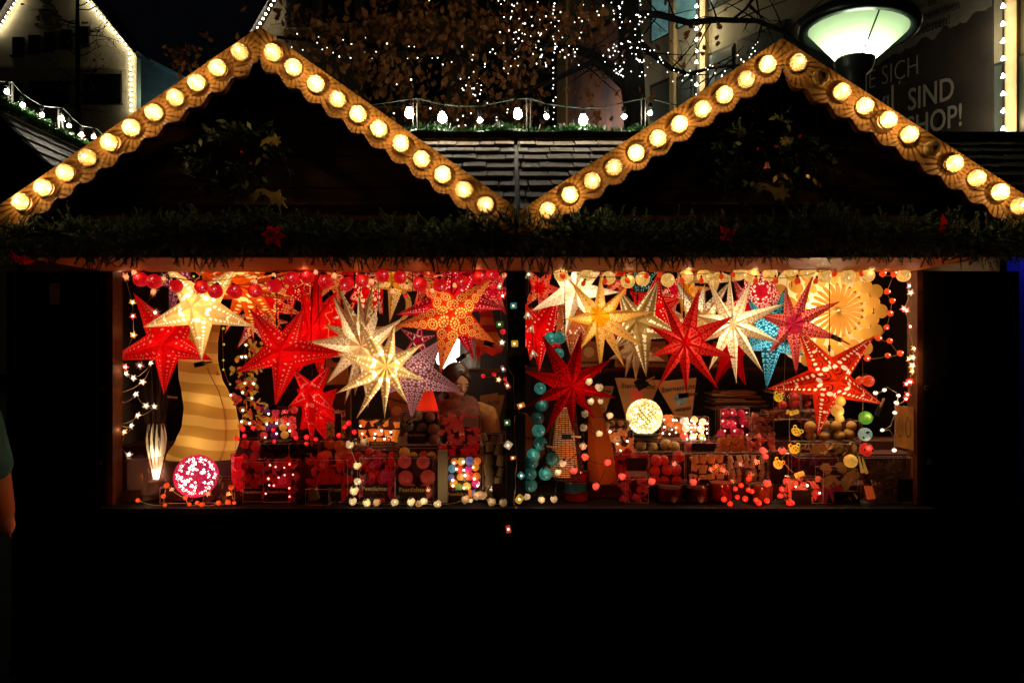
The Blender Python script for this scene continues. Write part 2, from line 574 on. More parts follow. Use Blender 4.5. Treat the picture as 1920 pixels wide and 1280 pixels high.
BULB, DEAD = bulb_mesh(True), bulb_mesh(False)
SLOPES = [  # apex, lower end, mean depth of the board in photo pixels, its bulbs (from the lower end up or apex down), unlit ones
    ((487.5, 49), (-30, 404), 70, [(35, 377), (77, 350), (119, 322), (160, 294), (202, 265), (243, 238), (285, 209), (326, 181), (366, 153), (406, 125), (447, 96)], ()),
    ((486.5, 49), (964, 386), 74, [(510, 96), (548, 124), (591, 155), (631, 184), (670, 212), (709, 240), (751, 268), (790, 297), (830, 326), (870, 354), (910, 383)], ()),
    ((1467.5, 71), (971, 397), 70, [(1028, 393), (1069, 364), (1111, 338), (1152, 312), (1194, 285), (1235, 258), (1275, 231), (1318, 203), (1360, 176), (1401, 147), (1441, 119)], ()),
    ((1466.5, 71), (1960, 390), 77, [(1499, 115), (1541, 143), (1581, 170), (1625, 197), (1668, 223), (1709, 251), (1751, 278), (1793, 305), (1836, 333), (1879, 359), (1915, 386)], (1, 6)),
]
for (ax, ay), (ex, ey), dep, bulbs, dead in SLOPES:
    n = 150; top, bot = [], []
    bx = sorted(abs(q[0] - ax) for q in bulbs); per = (bx[-1] - bx[0]) / 10
    L = abs(ex - ax)
    for i in range(n + 1):
        t = i / n; px = ax + (ex - ax) * t; py = ay + (ey - ay) * t
        ph = 2 * PI * (L * t - bx[0]) / per
        wv = dep - 6.0 * (math.sin(ph) - .22 * math.sin(2 * ph + .5))
        if t * L < 6: wv -= (6 - t * L) * 2.0
        a = P(px, py, YG - .03); c = P(px, py + wv, YG - .03)
        top.append((a.x, a.z)); bot.append((c.x, c.z))
    b = MB()
    y0, y1 = YG - .03, YG
    for i in range(n):
        A, B_, C_, D_ = top[i], top[i + 1], bot[i + 1], bot[i]
        b.face([(A[0], y0, A[1]), (B_[0], y0, B_[1]), (C_[0], y0, C_[1]), (D_[0], y0, D_[1])], 0)
        b.face([(A[0], y1, A[1]), (B_[0], y1, B_[1]), (C_[0], y1, C_[1]), (D_[0], y1, D_[1])], 0)
        b.face([(D_[0], y0, D_[1]), (C_[0], y0, C_[1]), (C_[0], y1, C_[1]), (D_[0], y1, D_[1])], 1)
        b.face([(A[0], y0, A[1]), (B_[0], y0, B_[1]), (B_[0], y1, B_[1]), (A[0], y1, A[1])], 0)
    for k in (0, n):
        b.face([(top[k][0], y0, top[k][1]), (bot[k][0], y0, bot[k][1]), (bot[k][0], y1, bot[k][1]), (top[k][0], y1, top[k][1])], 0)
    # a raised bead along the scalloped edge and brass screws between the bulbs
    b.tube([(q[0], y0 - .001, q[1] + .005) for q in bot[::2]], .004, 5, 1)
    for q0, q1 in zip(bulbs[::2], bulbs[1::2]):
        s = P((q0[0] + q1[0]) / 2 + R.uniform(-4, 4), (q0[1] + q1[1]) / 2 + R.choice((-14, 16)), y0)
        b.sphere(s, .0035, 6, 4, 2, (1, .5, 1))
    bo = stallpart('bargeboard', b, [M['board'], M['edge'], M['gold']])
    for i, (px, py) in enumerate(bulbs):
        w = P(px, py, y0 - .03); w.y = y0 - .002
        rot = (R.uniform(-.10, .06), R.uniform(0, 6), R.uniform(-.10, .10))
        if i in dead:
            tag(inst('light_bulb', DEAD, bo, w, rot), 'unlit clear ribbed bulb')
        else:
            inst('light_bulb', BULB, bo, w, rot)
            lamp('bulb_light', w + Vector((0, -.021, 0)), .6 * R.choice((.45, .7, .9, 1.1, 1.3, 1.6)), (1, .72, .36), .0012, bo)
    # roof slab of this gable behind the board, just below its top edge
    A, E = P(ax, ay + 3, YG), P(ex, ey + 3, YG)
    sd = MB(); q = [(A.x, A.z), (E.x, E.z), (E.x, E.z - .03), (A.x, A.z - .03)]
    sd.prism(q, YG + .001, .9); stallpart('gable_roof', sd, M['plank'])

# gable walls: planks with open joints, set back behind the boards
for ax, ay, exl, exr, base in ((487, 60, -25, 960, 412), (1467, 82, 974, 1950, 412)):
    b = MB(); yw = -.50
    apex = P(ax, ay, yw); bl, br = P(exl, base - 8, yw), P(exr, base - 8, yw)
    zb = P(0, base, yw).z; z = zb
    while z < apex.z - .01:
        z1 = min(z + .152, apex.z - .002)
        def xs(zz):
            t = max(0, min(1, (apex.z - zz) / (apex.z - zb)))
            return apex.x + (bl.x - apex.x) * t, apex.x + (br.x - apex.x) * t
        (l0, r0), (l1, r1) = xs(z), xs(z1)
        dy = R.uniform(0, .004)
        b.prism([(l0, z), (r0, z), (r1, z1 - .006), (l1, z1 - .006)], yw + dy, yw + .02)
        z = z1
    b.prism([(bl.x, zb), (br.x, zb), (apex.x, apex.z)], yw + .024, yw + .04)
    stallpart('gable_wall', b, M['plank'])
    b = MB(); b.box2((bl.x + .25, yw - .03, P(0, 386, yw).z), (br.x - .25, yw - .002, P(0, 381, yw).z)); stallpart('ledge', b, M['plank'])
    b = MB(); b.box2((bl.x + .05, YG + .006, P(0, 424, YG).z), (br.x - .05, yw - .001, P(0, 404, YG).z)); stallpart('gable_sill', b, M['shelf'])

# main roof with thick shingles
ry0, rz0, ry1, rz1 = -.45, 2.43, 1.2, 3.27
sl = Vector((0, ry1 - ry0, rz1 - rz0)); Ls = sl.length; sd = sl.normalized(); up = Vector((1, 0, 0)).cross(sd)
pitch = math.atan2(sd.z, sd.y)
for x0, x1 in ((-.75, 1.02), (1.85, 3.7)):
    b = MB(); i = 0; d = 0.
    while d < Ls:
        xx = x0 - R.random() * .1
        while xx < x1:
            w = R.uniform(.10, .21); a, c = max(xx, x0), min(xx + w, x1)
            if c - a > .02:
                for aa, cc in ([(a, min(c, .018)), (max(a, .036), c)] if a < .027 < c else [(a, c)]):
                    if cc - aa < .015: continue
                    mid = Vector(((aa + cc) / 2, ry0, rz0)) + sd * (d + .13) + up * (.030 + R.uniform(-.003, .003))
                    b.box(mid, (cc - aa - .007, .27, .017), Matrix.Rotation(pitch - .085 + R.uniform(-.022, .022), 3, 'X') @ Matrix.Rotation(R.uniform(-.03, .03), 3, 'Z') @ Matrix.Rotation(R.uniform(-.02, .02), 3, 'Y'))
            xx += w
        d += .22
    stallpart('shingle_roof', b, M['shingle'])
b = MB()
b.box(Vector((0.6, 0, 0)) + Vector((0, ry0, rz0)) + sd * Ls / 2, (6.1, Ls, .03), Matrix.Rotation(pitch, 3, 'X'))
b.box2((-2.5, ry1, rz1 - .9), (3.7, ry1 + .04, rz1 + .03))
b.box2((-2.5, ry1 - .10, rz1 + .012), (3.7, ry1 + .06, rz1 + .05))
stallpart('roof_deck', b, M['lead'])


# ---------------------------------------------------------------- evergreen decorations
def sprig(b, p, d, L, nl, n, mi=0):
    d = d.normalized()
    a = d.cross(Vector((.3, 1, .2))).normalized(); c = d.cross(a)
    for i in range(n):
        t = .06 + .94 * i / n
        th = i * 2.4 + R.uniform(-.4, .4)
        side = a * math.cos(th) + c * math.sin(th)
        q = p + d * L * t
        tip = q + (side * .82 + d * R.uniform(.45, .8)).normalized() * nl * R.uniform(.75, 1.15) * (1 - .35 * t)
        wv = d.cross(side).normalized() * .0017
        b.face([q - wv, q + wv, tip], mi)
    b.tube([p, p + d * L], [.003, .0012], 3, mi + 1, False)


b = MB()
ctr = lambda px: 444 + 6 * math.sin(px * .011) + 6 * math.sin(px * .031 + 1) + 4 * math.sin(px * .083)
for i in range(2300):
    px = R.uniform(-70, 1990); th = R.uniform(0, 2 * PI); yy = YG - .05 + .045 * math.cos(th)
    rad = 30 * R.random() ** .5
    p = P(px, ctr(px) + rad * math.sin(th), yy - R.random() * .03)
    out = Vector((R.gauss(0, .75), math.cos(th) * .5 - .45, -math.sin(th) * .9 + R.uniform(-.45, .2)))
    sprig(b, p, out, R.uniform(.045, .095), R.uniform(.017, .027), 34)
for i in range(500):
    px = R.uniform(-70, 1990)
    sprig(b, P(px, ctr(px) + R.uniform(-6, 22), YG - .02 - R.random() * .04), Vector((R.choice((-1, 1)), R.uniform(-.3, .1), R.uniform(-.35, .15))), R.uniform(.10, .16), .022, 44)
for px, py in ((255, 478), (330, 478), (362, 482), (385, 485), (410, 478), (590, 470), (668, 482), (680, 490), (700, 476), (722, 482), (735, 478), (760, 474), (812, 485), (838, 478),
               (880, 482), (898, 486), (930, 480), (945, 490), (960, 488), (985, 484), (1000, 488), (1020, 496), (1035, 490), (1060, 486), (1075, 484), (1130, 478), (1150, 482),
               (1168, 484), (1195, 485), (1215, 482), (1240, 480), (1258, 480), (1310, 474), (1380, 480), (1460, 470), (1650, 468), (1735, 476)):
    for k in range(3):
        sprig(b, P(px + R.uniform(-9, 9), py - 4, YG - .05 - R.random() * .05), Vector((R.uniform(-.6, .6), R.uniform(-.3, .1), -1)), R.uniform(.05, .08), .024, 30)
tag(b.build('fir_garland', [M['fir'], M['twig']], None, P(960, 447, YG - .06)), 'long bushy dark green fir garland hung along the eaves over the opening', 'garland')


def tinsel(b, pts, r, n):
    for i in range(n):
        k = R.random() * (len(pts) - 1); j = int(k); p = pts[j].lerp(pts[j + 1], k - j)
        d = Vector((R.gauss(0, 1), R.gauss(0, 1), R.gauss(0, 1))).normalized()
        q = p + d * r * .25; w = d.cross(Vector((R.random(), R.random(), 1))).normalized() * .0032
        b.face([q - w, q + w, p + d * r * R.uniform(.7, 1.15)], 0)
    b.tube(pts, r * .35, 6, 1)


b = MB()
pts = [P(700 + i * 20, 250 + 4 * math.sin(i * .9), 1.17) for i in range(28)]
tinsel(b, pts, .075, 5200)
tag(b.build('ridge_garland', [M['tinsel'], M['fir']], None, pts[0]), 'bright green tinsel garland along the shingled ridge under the festoon bulbs', 'garland')


def flower(name, label, px, py, y, r, petals, m, tilt=(0, 0, 0), pet=6):
    b = MB(); c = P(px, py, y)
    rot = Euler(tilt).to_matrix()
    for ring, (k, rr, dy) in enumerate(((pet, r, 0), (pet - 1, r * .62, -.012))):
        for i in range(k):
            a = 2 * PI * i / k + ring * .4 + R.uniform(-.15, .15); L = rr * R.uniform(.8, 1.1)
            d = Vector((math.cos(a), 0, math.sin(a))); s = Vector((-d.z, 0, d.x))
            q = lambda u, v, h: c + rot @ (d * u * L + s * v * L + Vector((0, dy - h, 0)))
            b.face([q(.05, 0, 0), q(.45, -.27, .008), q(.5, 0, .016)]); b.face([q(.05, 0, 0), q(.5, 0, .016), q(.45, .27, .008)])
            b.face([q(.45, -.27, .008), q(1, 0, -.004), q(.5, 0, .016)]); b.face([q(.5, 0, .016), q(1, 0, -.004), q(.45, .27, .008)])
    for i in range(5): b.sphere(c + rot @ Vector((R.uniform(-.006, .006), -.022, R.uniform(-.006, .006))), .004, 6, 4, 1)
    return tag(b.build(name, [m, M['gold']], None, c), label, 'flower', 'red cloth poinsettias on the garland')


flower('poinsettia', 'open six petalled red cloth poinsettia on the fir garland below the star spray', 513, 440, YG - .14, .062, 6, M['poin'])
flower('poinsettia', 'dim three petalled red cloth poinsettia half sunk in the garland below the comet ornament', 1362, 440, YG - .125, .05, 5, M['poin'], (.5, .9, .3), 4)
flower('poinsettia', 'brightest red cloth poinsettia at the right end of the fir garland, seen edge on', 1763, 420, YG - .15, .058, 6, M['poin'], (.2, .3, 1.1))
flower('poinsettia', 'barely lit red cloth poinsettia at the far left end of the garland', 42, 484, YG - .10, .06, 6, M['poin'], (1.2, .2, .2))


def cutout(name, label, cat, poly, px, py, y, m, group=None, t=.006):
    b = MB(); c = P(px, py, y); k = (y + D0) / F
    b.prism([(c.x + u * k, c.z - v * k) for u, v in poly], y - t, y)
    return tag(b.build(name, m, None, c), label, cat, group)


def starpoly(n, r, ri, rot=0.):
    return [((r if i % 2 == 0 else ri) * math.cos(rot + PI * i / n), (r if i % 2 == 0 else ri) * math.sin(rot + PI * i / n)) for i in range(2 * n)]


comet = [(4, -6), (-10, -14), (-22, -16), (-37, -13), (-28, -8), (-36, -3), (-26, -3), (-31, 6), (-18, -3), (-8, -2), (2, 6), (5, 18), (13, 13), (21, 20), (23, 10), (34, 11), (27, 3), (33, -6), (22, -5), (20, -15), (13, -7)]
OG = 'wooden star ornaments on the gable sprays'
for ax, px0, py0, seed, lab in ((487, 440, 285, 3, 'dark drooping fir spray with mistletoe leaves on the left gable wall'), (1467, 1440, 285, 8, 'bushy fir spray with berries and gold ribbon on the right gable wall')):
    b = MB(); st = random.getstate(); sr = random.Random(seed)
    for i in range(60):
        a = sr.uniform(0, 2 * PI); rr = sr.uniform(.1, 1) ** .7
        px = px0 + 115 * rr * math.cos(a); py = py0 + 72 * rr * math.sin(a); q = P(px, py, -.53 - sr.random() * .06)
        d0 = Vector((math.cos(a) * .9 + sr.gauss(0, .6), -.3, -math.sin(a) * .4 - .5 + sr.gauss(0, .4))).normalized(); L0 = sr.uniform(.07, .13)
        sprig(b, q, d0, L0, .019, 40)
        for k in range(4):
            sd_ = (d0 + Vector((sr.gauss(0, .7), sr.uniform(-.3, .1), sr.gauss(0, .7)))).normalized()
            sprig(b, q + d0 * L0 * sr.uniform(.1, .7), sd_, L0 * .55, .018, 26)
    for i in range(16):
        a = sr.uniform(0, 2 * PI); c = P(px0 + 95 * math.cos(a) * sr.uniform(.5, 1), py0 + 60 * math.sin(a), -.60)
        d = Vector((sr.uniform(-1, 1), -.2, sr.uniform(-1, .4))).normalized(); s = d.cross(Vector((0, 1, 0))).normalized()
        b.face([c, c + d * .02 + s * .010, c + d * .05, c + d * .02 - s * .010], 2)
    for i in range(3):
        b.sphere(P(px0 + sr.uniform(-50, 70), py0 + sr.uniform(-30, 40), -.61), .007, 7, 5, 3)
    if seed == 8:
        for k in range(2):
            pts = [P(1450 + k * 55 + i * 7, 338 - 10 * math.sin(i * .7 + k), -.60 - .01 * (i % 2)) for i in range(6)]
            b.grid([[p - Vector((0, 0, .012)), p + Vector((0, .004, .012))] for p in pts], 4)
    tag(b.build('fir_spray', [M['fir'], M['twig'], mat('mistletoe_leaf', (.14, .16, .05), .5), M['poin'], M['gold']], None, P(px0, py0, -.52)), lab, 'evergreen spray', 'fir sprays on the gable walls')
cutout('comet_ornament', 'pale wooden comet cutout with a swept tail below the right gable spray', 'ornament', comet, 1448, 359, -.585, M['cookie'], OG)
cutout('comet_ornament', 'large brown comet cutout arching low under the left gable peak', 'ornament', [(x, y + .012 * x * x - 6) for x, y in comet], 505, 372, -.585, M['cookie'], OG)
cutout('star_ornament', 'small short tailed wooden star high under the left gable peak', 'ornament', [(-20, 12), (-16, 0), (-6, -6)] + [(8 + x, y) for x, y in starpoly(7, 13, 7, -2.4)][1:11] + [(-8, 4)], 508, 264, -.61, M['cookie'], OG)
cutout('star_ornament', 'small eight pointed wooden star inside the right gable spray', 'ornament', starpoly(8, 11, 6.5), 1472, 266, -.60, M['cookie'], OG)
b = MB(); c = P(1438, 312, -.62)
b.lathe(c, [(.0, .018), (.008, .016), (.011, .0), (.016, -.012)], 12); b.tube([c + Vector((0, 0, .018)), c + Vector((-.01, 0, .07))], .0012, 4, 1)
tag(b.build('bell_ornament', [mat('orange_bell', (.55, .12, .03), .4), M['gold']], None, c), 'little orange bell hanging on a chain in the right gable spray', 'ornament')


# ---------------------------------------------------------------- festoon over the roof
def festoon_mesh(clearglass):
    b = MB()
    b.lathe((0, 0, 0), [(.0, -.098), (.016, -.094), (.028, -.080), (.031, -.066), (.027, -.050), (.017, -.032), (.014, -.022)], 14, mi=0)
    b.lathe((0, 0, 0), [(.015, -.026), (.016, .0), (.012, .006), (.0, .008)], 10, mi=1)
    if clearglass:
        b.sphere((0, 0, -.066), .016, 8, 6, 2)
    return b.mesh('festoon_bulb', [M['glass'] if clearglass else emis('opal_bulb', (1, .90, .68), 200), M['black'], emis('festoon_filament', (1, .90, .68), 420)], smooth=True)


FB, FBC = festoon_mesh(False), festoon_mesh(True)


def festoon(label, bulbs, polepts, y, sc, wirepts):
    root = thing('festoon_lights', label, 'festoon lights', P(bulbs[0][0], bulbs[0][1], y(bulbs[0][0])), 'festoon strings over the roofs')
    b = MB(); w = [P(px, py, y(px)) for px, py in wirepts]
    b.tube(w, .005 * sc, 5); b.build('cable', M['greenwire'], root)
    for px, py, clr in bulbs:
        o = inst('bulb', FBC if clr else FB, root, P(px, py, y(px)) + Vector((0, 0, .066 * sc)), (R.uniform(-.1, .1), R.uniform(-.12, .12), R.uniform(0, 6)), sc)
    for px, p0, p1 in polepts:
        b = MB(); yy = y(px); a, c = P(px, p0, yy + .02), P(px, p1, yy + .02); s = S(4.5, yy)
        b.box((a + c) / 2 - Vector((s, 0, 0)), (.006, .012, (a - c).length)); b.box((a + c) / 2 + Vector((s * .6, 0, 0)), (.006, .012, (a - c).length))
        b.build('pole', M['steel'], root)
    return root


festoon('festoon of eight white bulbs on green cable above the shingled roof between the gables',
        [(767, 213, 0), (829, 222, 0), (899, 226, 1), (969, 215, 0), (1024, 219, 1), (1093, 226, 0), (1169, 219, 1), (1219, 213, 1)],
        [(779, 184, 245), (992, 184, 250), (1207, 184, 240)], lambda px: 1.15, 1.0,
        [(690, 200), (702, 196), (765, 187), (782, 185), (830, 196), (860, 199), (900, 199), (965, 186), (992, 185), (1025, 195), (1062, 200), (1093, 203), (1130, 202), (1168, 193), (1207, 185), (1225, 187), (1275, 199)])
LY = lambda px: .15 + max(0, px) * .0054
festoon('festoon of seven clear bulbs along the neighbouring roof ridge at far left',
        [(12, 172, 1), (41, 197, 1), (78, 216, 1), (116, 222, 1), (129, 236, 1), (153, 253, 1), (177, 257, 1)],
        [(21, 155, 203), (114, 205, 246)], LY, .78, [(-30, 152), (0, 153), (22, 154), (42, 176), (60, 188), (80, 199), (100, 201), (118, 202), (135, 221), (153, 236), (170, 239), (180, 240), (195, 255)])
b = MB(); pts = [P(px, 190 + px * .52, LY(px)) for px in range(-60, 190, 16)]
tinsel(b, pts, .05, 2600)
tag(b.build('ridge_garland', [M['tinsel'], M['fir']], None, pts[0]), 'thin green garland sloping down along the neighbouring roof at far left', 'garland')
b = MB(); pts = [P(px, 212 + px * .47, LY(px)) for px in range(-60, 215, 16)]
for k in range(7):
    o1 = Vector((.07 * k, 0, -.075 * k)); o2 = Vector((.07 * (k + 1), 0, -.075 * (k + 1) + .012))
    b.grid([[p + o1 for p in pts], [p + o2 for p in pts], [p + o2 - Vector((0, 0, .014)) for p in pts]])
b.grid([[p for p in pts], [p + Vector((-1.8, 0, -1.5)) for p in pts]])
nb = b.build('neighbour_roof', mat('dark_roof_planks', (.018, .013, .010), .7, nscale=9, namt=.5, stretch=(1, .4, 4)), None, pts[0])
tag(nb, 'dark planked roof of the neighbouring stall sloping away at far left', 'roof')
b = MB(); b.tube([p + Vector((.012, 0, .004)) for p in pts], .006, 5); b.build('ridge_strip', mat('pale_ridge_strip', (.10, .07, .04), .5), nb)
# ---------------------------------------------------------------- behind the stall: houses, shop front, oak, street lamp
ledm = emis('facade_led', (1, .92, .72), 60)
cream = mat('cream_render', (.50, .42, .24), .85, nscale=2, namt=.15)
darkglass = mat('dark_window_glass', (.012, .012, .012), .15, spec=.6)
frame = mat('dark_window_frame', (.03, .025, .02), .5)


def facade_led(name, label, pts, y, n, r=.036, wm=None):
    """a wire with evenly spaced small lamps along a polyline of photo points"""
    root = thing(name, label, 'string lights', P(*pts[0], y), 'light chains on the house edges')
    w = [P(px, py, y) for px, py in pts]
    b = MB(); b.tube([q + Vector((0, .03, 0)) for q in w], r * .25, 4); b.build('cable', wm or M['cable'], root)
    tot = sum((w[i + 1] - w[i]).length for i in range(len(w) - 1))
    me = MB(); me.lathe((0, 0, 0), [(0, r * 1.1), (r * .25, r * .7), (r, -r * .6), (0, -r * .9)], 7); me = me.mesh('lamp', [ledm])
    for k in range(n):
        d = tot * (k + .5) / n; i = 0
        while i < len(w) - 2 and d > (w[i + 1] - w[i]).length: d -= (w[i + 1] - w[i]).length; i += 1
        inst('lamp', me, root, w[i].lerp(w[i + 1], min(1, d / (w[i + 1] - w[i]).length)), (R.uniform(-.3, .3), R.uniform(-.3, .3), R.uniform(0, 6)))
    return root


def house_poly(b, pts, y, th=.3, mi=0):
    q = [(P(px, py, y).x, P(px, py, y).z) for px, py in pts]; b.prism(q, y, y + th, mi)


def rect(b, x0, y0, x1, y1, y, d0, d1, mi=0):
    a, c = P(x0, y0, y), P(x1, y1, y)
    b.box2((a.x, y + d0, a.z), (c.x, y + d1, c.z), mi)


# left gabled house
YH = 22.
hl = thing('gabled_house', 'cream gabled house with a coffee cup on its gable and light chains along its edges', 'house', P(120, 1000, YH))
b = MB(); house_poly(b, [(-30, 95), (100, -110), (155, -20), (248, 96), (256, 106), (256, 700), (-30, 700)], YH); b.build('wall', cream, hl)
b = MB()
for (x0, y0), (x1, y1) in (((-36, 98), (100, -118)), ((100, -118), (262, 105))):
    a, c = P(x0, y0, YH), P(x1, y1, YH); d = c - a
    b.box((a + c) / 2 + Vector((0, .2, .05)), (d.length, .9, .12), Matrix.Rotation(-math.atan2(d.z, d.x), 3, 'Y'))
b.build('roof', frame, hl)
for x0, y0, x1, y1 in ((26, 72, 44, 105), (56, 68, 74, 100), (86, 63, 104, 96), (117, 58, 135, 91), (150, 52, 167, 85), (160, 141, 228, 193), (60, 155, 130, 197), (-30, 160, 40, 205), (60, 260, 130, 320), (160, 260, 228, 320)):
    f = MB(); rect(f, x0 - 1.5, y0 - 1.5, x1 + 1.5, y1 + 1.5, YH, -.05, .02); fo = f.build('window', frame, hl)
    f = MB(); rect(f, x0, y0, x1, y1, YH, -.08, -.052); f.build('pane', darkglass, fo)
    f = MB(); rect(f, x0 - 3, y1 + 1.5, x1 + 3, y1 + 4, YH, -.16, -.001); f.build('sill', frame, fo)
b = MB(); rect(b, -30, 124, 248, 129, YH, -.05, -.001); b.build('cornice', cream, hl)
cup = MB()
def cupline(pts, r=.022): cup.tube([P(px, py, YH - .02) for px, py in pts], r, 5)
cupline([(74, 24 + 0), (76, 34), (82, 44), (92, 48), (101, 45), (107, 36), (109, 21)]); cupline([(91 + 18 * math.cos(a), 21 + 4.5 * math.sin(a)) for a in [i * PI / 8 for i in range(17)]])
cupline([(91 + 25 * math.cos(a), 47 + 6.5 * math.sin(a)) for a in [-.6 + i * PI / 8 for i in range(12)]]); cupline([(74, 30), (68, 31), (70, 38), (77, 38)]); cupline([(109, 28), (117, 32), (114, 40), (106, 40)])
for k in range(3): cupline([(78 + k * 11 + 5 * math.sin(i * .9 + k), 14 - i * 3) for i in range(8)], .018)
cup.build('coffee_cup_drawing', mat('brown_paint_line', (.06, .035, .02), .8), hl)
facade_led('light_chain', 'light chain down the right gable edge and corner of the coffee cup house', [(155, -8), (236, 84), (244, 100), (246, 212)], YH - .12, 26)
facade_led('light_chain', 'light chain along the left gable edge of the coffee cup house', [(38, -12), (-6, 60)], YH - .12, 9)
# low side building
sb = thing('side_building', 'low blue grey building beside the coffee cup house', 'building', P(300, 600, 24))
b = MB(); house_poly(b, [(257, 104), (270, 110), (352, 148), (420, 185), (420, 700), (257, 700)], 24); b.build('wall', mat('blue_grey_render', (.20, .26, .25), .85, nscale=2, namt=.2), sb)
b = MB(); a, c = P(266, 108, 23.8), P(420, 185, 23.8); d = c - a; b.box((a + c) / 2, (d.length, .5, .12), Matrix.Rotation(-math.atan2(d.z, d.x), 3, 'Y')); b.build('roof', mat('verdigris_gutter', (.18, .36, .34), .5), sb)
lamp('alley_lamp', P(300, 190, 22.5), 18, (.6, .95, 1), .1, sb)
# middle house behind the oak
YM = 19.
mh = thing('gabled_house', 'dim brown rendered house with a lit gable edge behind the oak', 'house', P(700, 900, YM))
b = MB(); house_poly(b, [(470, 75), (480, 58), (520, -10), (560, -90), (900, -300), (1064, -200), (1064, 700), (470, 700)], YM); b.build('wall', mat('brown_render', (.20, .15, .08), .85, nscale=2, namt=.25), mh)
for x0, y0, x1, y1 in ((540, -30, 581, 54), (607, -40, 662, 46), (690, -50, 745, 38), (780, -50, 835, 34), (540, 120, 581, 200), (690, 110, 745, 200), (780, 110, 835, 200), (900, -50, 950, 34), (900, 110, 950, 200)):
    f = MB(); rect(f, x0 - 3, y0 - 3, x1 + 3, y1 + 3, YM, -.06, .02); fo = f.build('window', frame, mh)
    f = MB(); rect(f, x0, y0, x1, y1, YM, -.09, -.062); f.build('pane', darkglass, fo)
    f = MB(); rect(f, x0 - 6, y1 + 3, x1 + 6, y1 + 6, YM, -.2, -.001); f.build('sill', cream, fo)
b = MB(); a, c = P(466, 78, YM - .2), P(566, -98, YM - .2); d = c - a; b.box((a + c) / 2, (d.length, .6, .1), Matrix.Rotation(-math.atan2(d.z, d.x), 3, 'Y')); b.build('roof', frame, mh)
facade_led('light_chain', 'light chain up the gable edge of the dim brown house', [(470, 74), (482, 54), (516, -4)], YM - .4, 9, .036)

# shop building whose front runs away from the camera
FA, FDIR = Vector((7.6, 6.3, 0)), Vector((-.67, 1, 0)).normalized()
FN = Vector((-FDIR.y, FDIR.x, 0)); FN = FN if FN.y < 0 else -FN


def onF(px, py, off=0.):
    """the point of the shop front seen at a photo point; off lifts it off the wall"""
    d = Vector(((px - 960) / F, 1, (640 - py) / F)); o = Vector((0, -D0, ZC)); a = FA + FN * off
    t = (a - o).dot(FN) / d.dot(FN)
    return o + d * t


def fquad(b, x0, x1, y0, y1, off, th=.05, mi=0):
    """a slab on the front: verticals stay vertical, y0/y1 are the photo heights of top and bottom at x0"""
    A, B_ = onF(x0, y0, off), onF(x0, y1, off); Cx = onF(x1, 0, off)
    t, bt = A.z, B_.z
    q = [Vector((A.x, A.y, t)), Vector((Cx.x, Cx.y, t)), Vector((Cx.x, Cx.y, bt)), Vector((A.x, A.y, bt))]
    back = [p - FN * th for p in q]
    b.face(q, mi); b.face(back[::-1], mi)
    for i in range(4): b.face([q[i], back[i], back[(i + 1) % 4], q[(i + 1) % 4]], mi)


shop = thing('shop_building', 'grey rendered shop building with window bands and a dark banner receding behind the lamp', 'building', onF(1900, 640) * 1)
wallm = mat('grey_green_render', (.36, .34, .24), .85, nscale=1.5, namt=.15)
b = MB(); q0, q1 = onF(1046, 640, 0), onF(2500, 640, 0)
for z0, z1 in ((0, 14),):
    pts = [Vector((q0.x, q0.y, z0)), Vector((q1.x, q1.y, z0)), Vector((q1.x, q1.y, z1)), Vector((q0.x, q0.y, z1))]
    b.face(pts); b.face([p - FN * .5 for p in pts][::-1])
    for i in range(4): b.face([pts[i], pts[i] - FN * .5, pts[(i + 1) % 4] - FN * .5, pts[(i + 1) % 4]])
b.build('wall', wallm, shop)
tealglass = shade('lit_teal_pane', (.25, .55, .55), .22, 3)
dimglass = mat('dim_grey_pane', (.08, .10, .09), .3, spec=.5)
displaym = mat('pink_shop_display', (.42, .20, .14), .8, nscale=1.6, namt=.9, stretch=(1, 1, .35), col2=(.14, .15, .20))
for x0, x1, y0, y1, pm in ((1222, 1252, -40, 77, tealglass), (1266, 1307, -40, 54, tealglass), (1326, 1388, -60, 20, dimglass), (1270, 1300, 150, 240, dimglass), (1222, 1255, 165, 240, dimglass),
                           (1325, 1372, 108, 190, dimglass), (1386, 1470, 80, 190, dimglass), (1390, 1460, -80, -20, dimglass), (1500, 1600, 40, 200, dimglass), (1908, 1990, 108, 300, dimglass), (1864, 1880, 125, 280, dimglass)):
    f = MB(); fquad(f, x0 - 3, x1 + 3, y0 - 4, y1 + 4, .03, .03); fo = f.build('window', frame, shop)
    f = MB(); fquad(f, x0, x1, y0, y1, .05, .018); f.build('pane', pm, fo)
f = MB(); fquad(f, 1062, 1170, 92, 330, .06, .05); f.build('display_window', displaym, shop)
pil = mat('warm_pilaster', (.45, .33, .16), .8)
for x0, x1 in ((1044, 1061), (1312, 1322), (1255, 1263), (1884, 1906)):
    f = MB(); fquad(f, x0, x1, -200, 500, .12, .12); f.build('pilaster', pil, shop)
def fled(label, px, y0, y1, n, r):
    root = thing('light_chain', label, 'string lights', onF(px, y0, .25), 'light chains on the house edges')
    b = MB(); b.tube([onF(px, y0, .2), onF(px, y1, .2)], r * .3, 4); b.build('cable', M['cable'], root)
    me = MB(); me.lathe((0, 0, 0), [(0, r * 1.2), (r * .3, r * .7), (r, -r * .6), (0, -r * .9)], 7); me = me.mesh('lamp', [ledm])
    for k in range(n): inst('lamp', me, root, onF(px, y0, .25).lerp(onF(px, y1, .25), (k + .5) / n), (R.uniform(-.3, .3), R.uniform(-.2, .2), R.uniform(0, 6)))
fled('light chain down the warm pilaster of the shop building, left of the street lamp', 1306, -20, 190, 10, .034)
fled('light chain down the warm pilaster at the right edge of the dark banner', 1881, -5, 290, 9, .034)
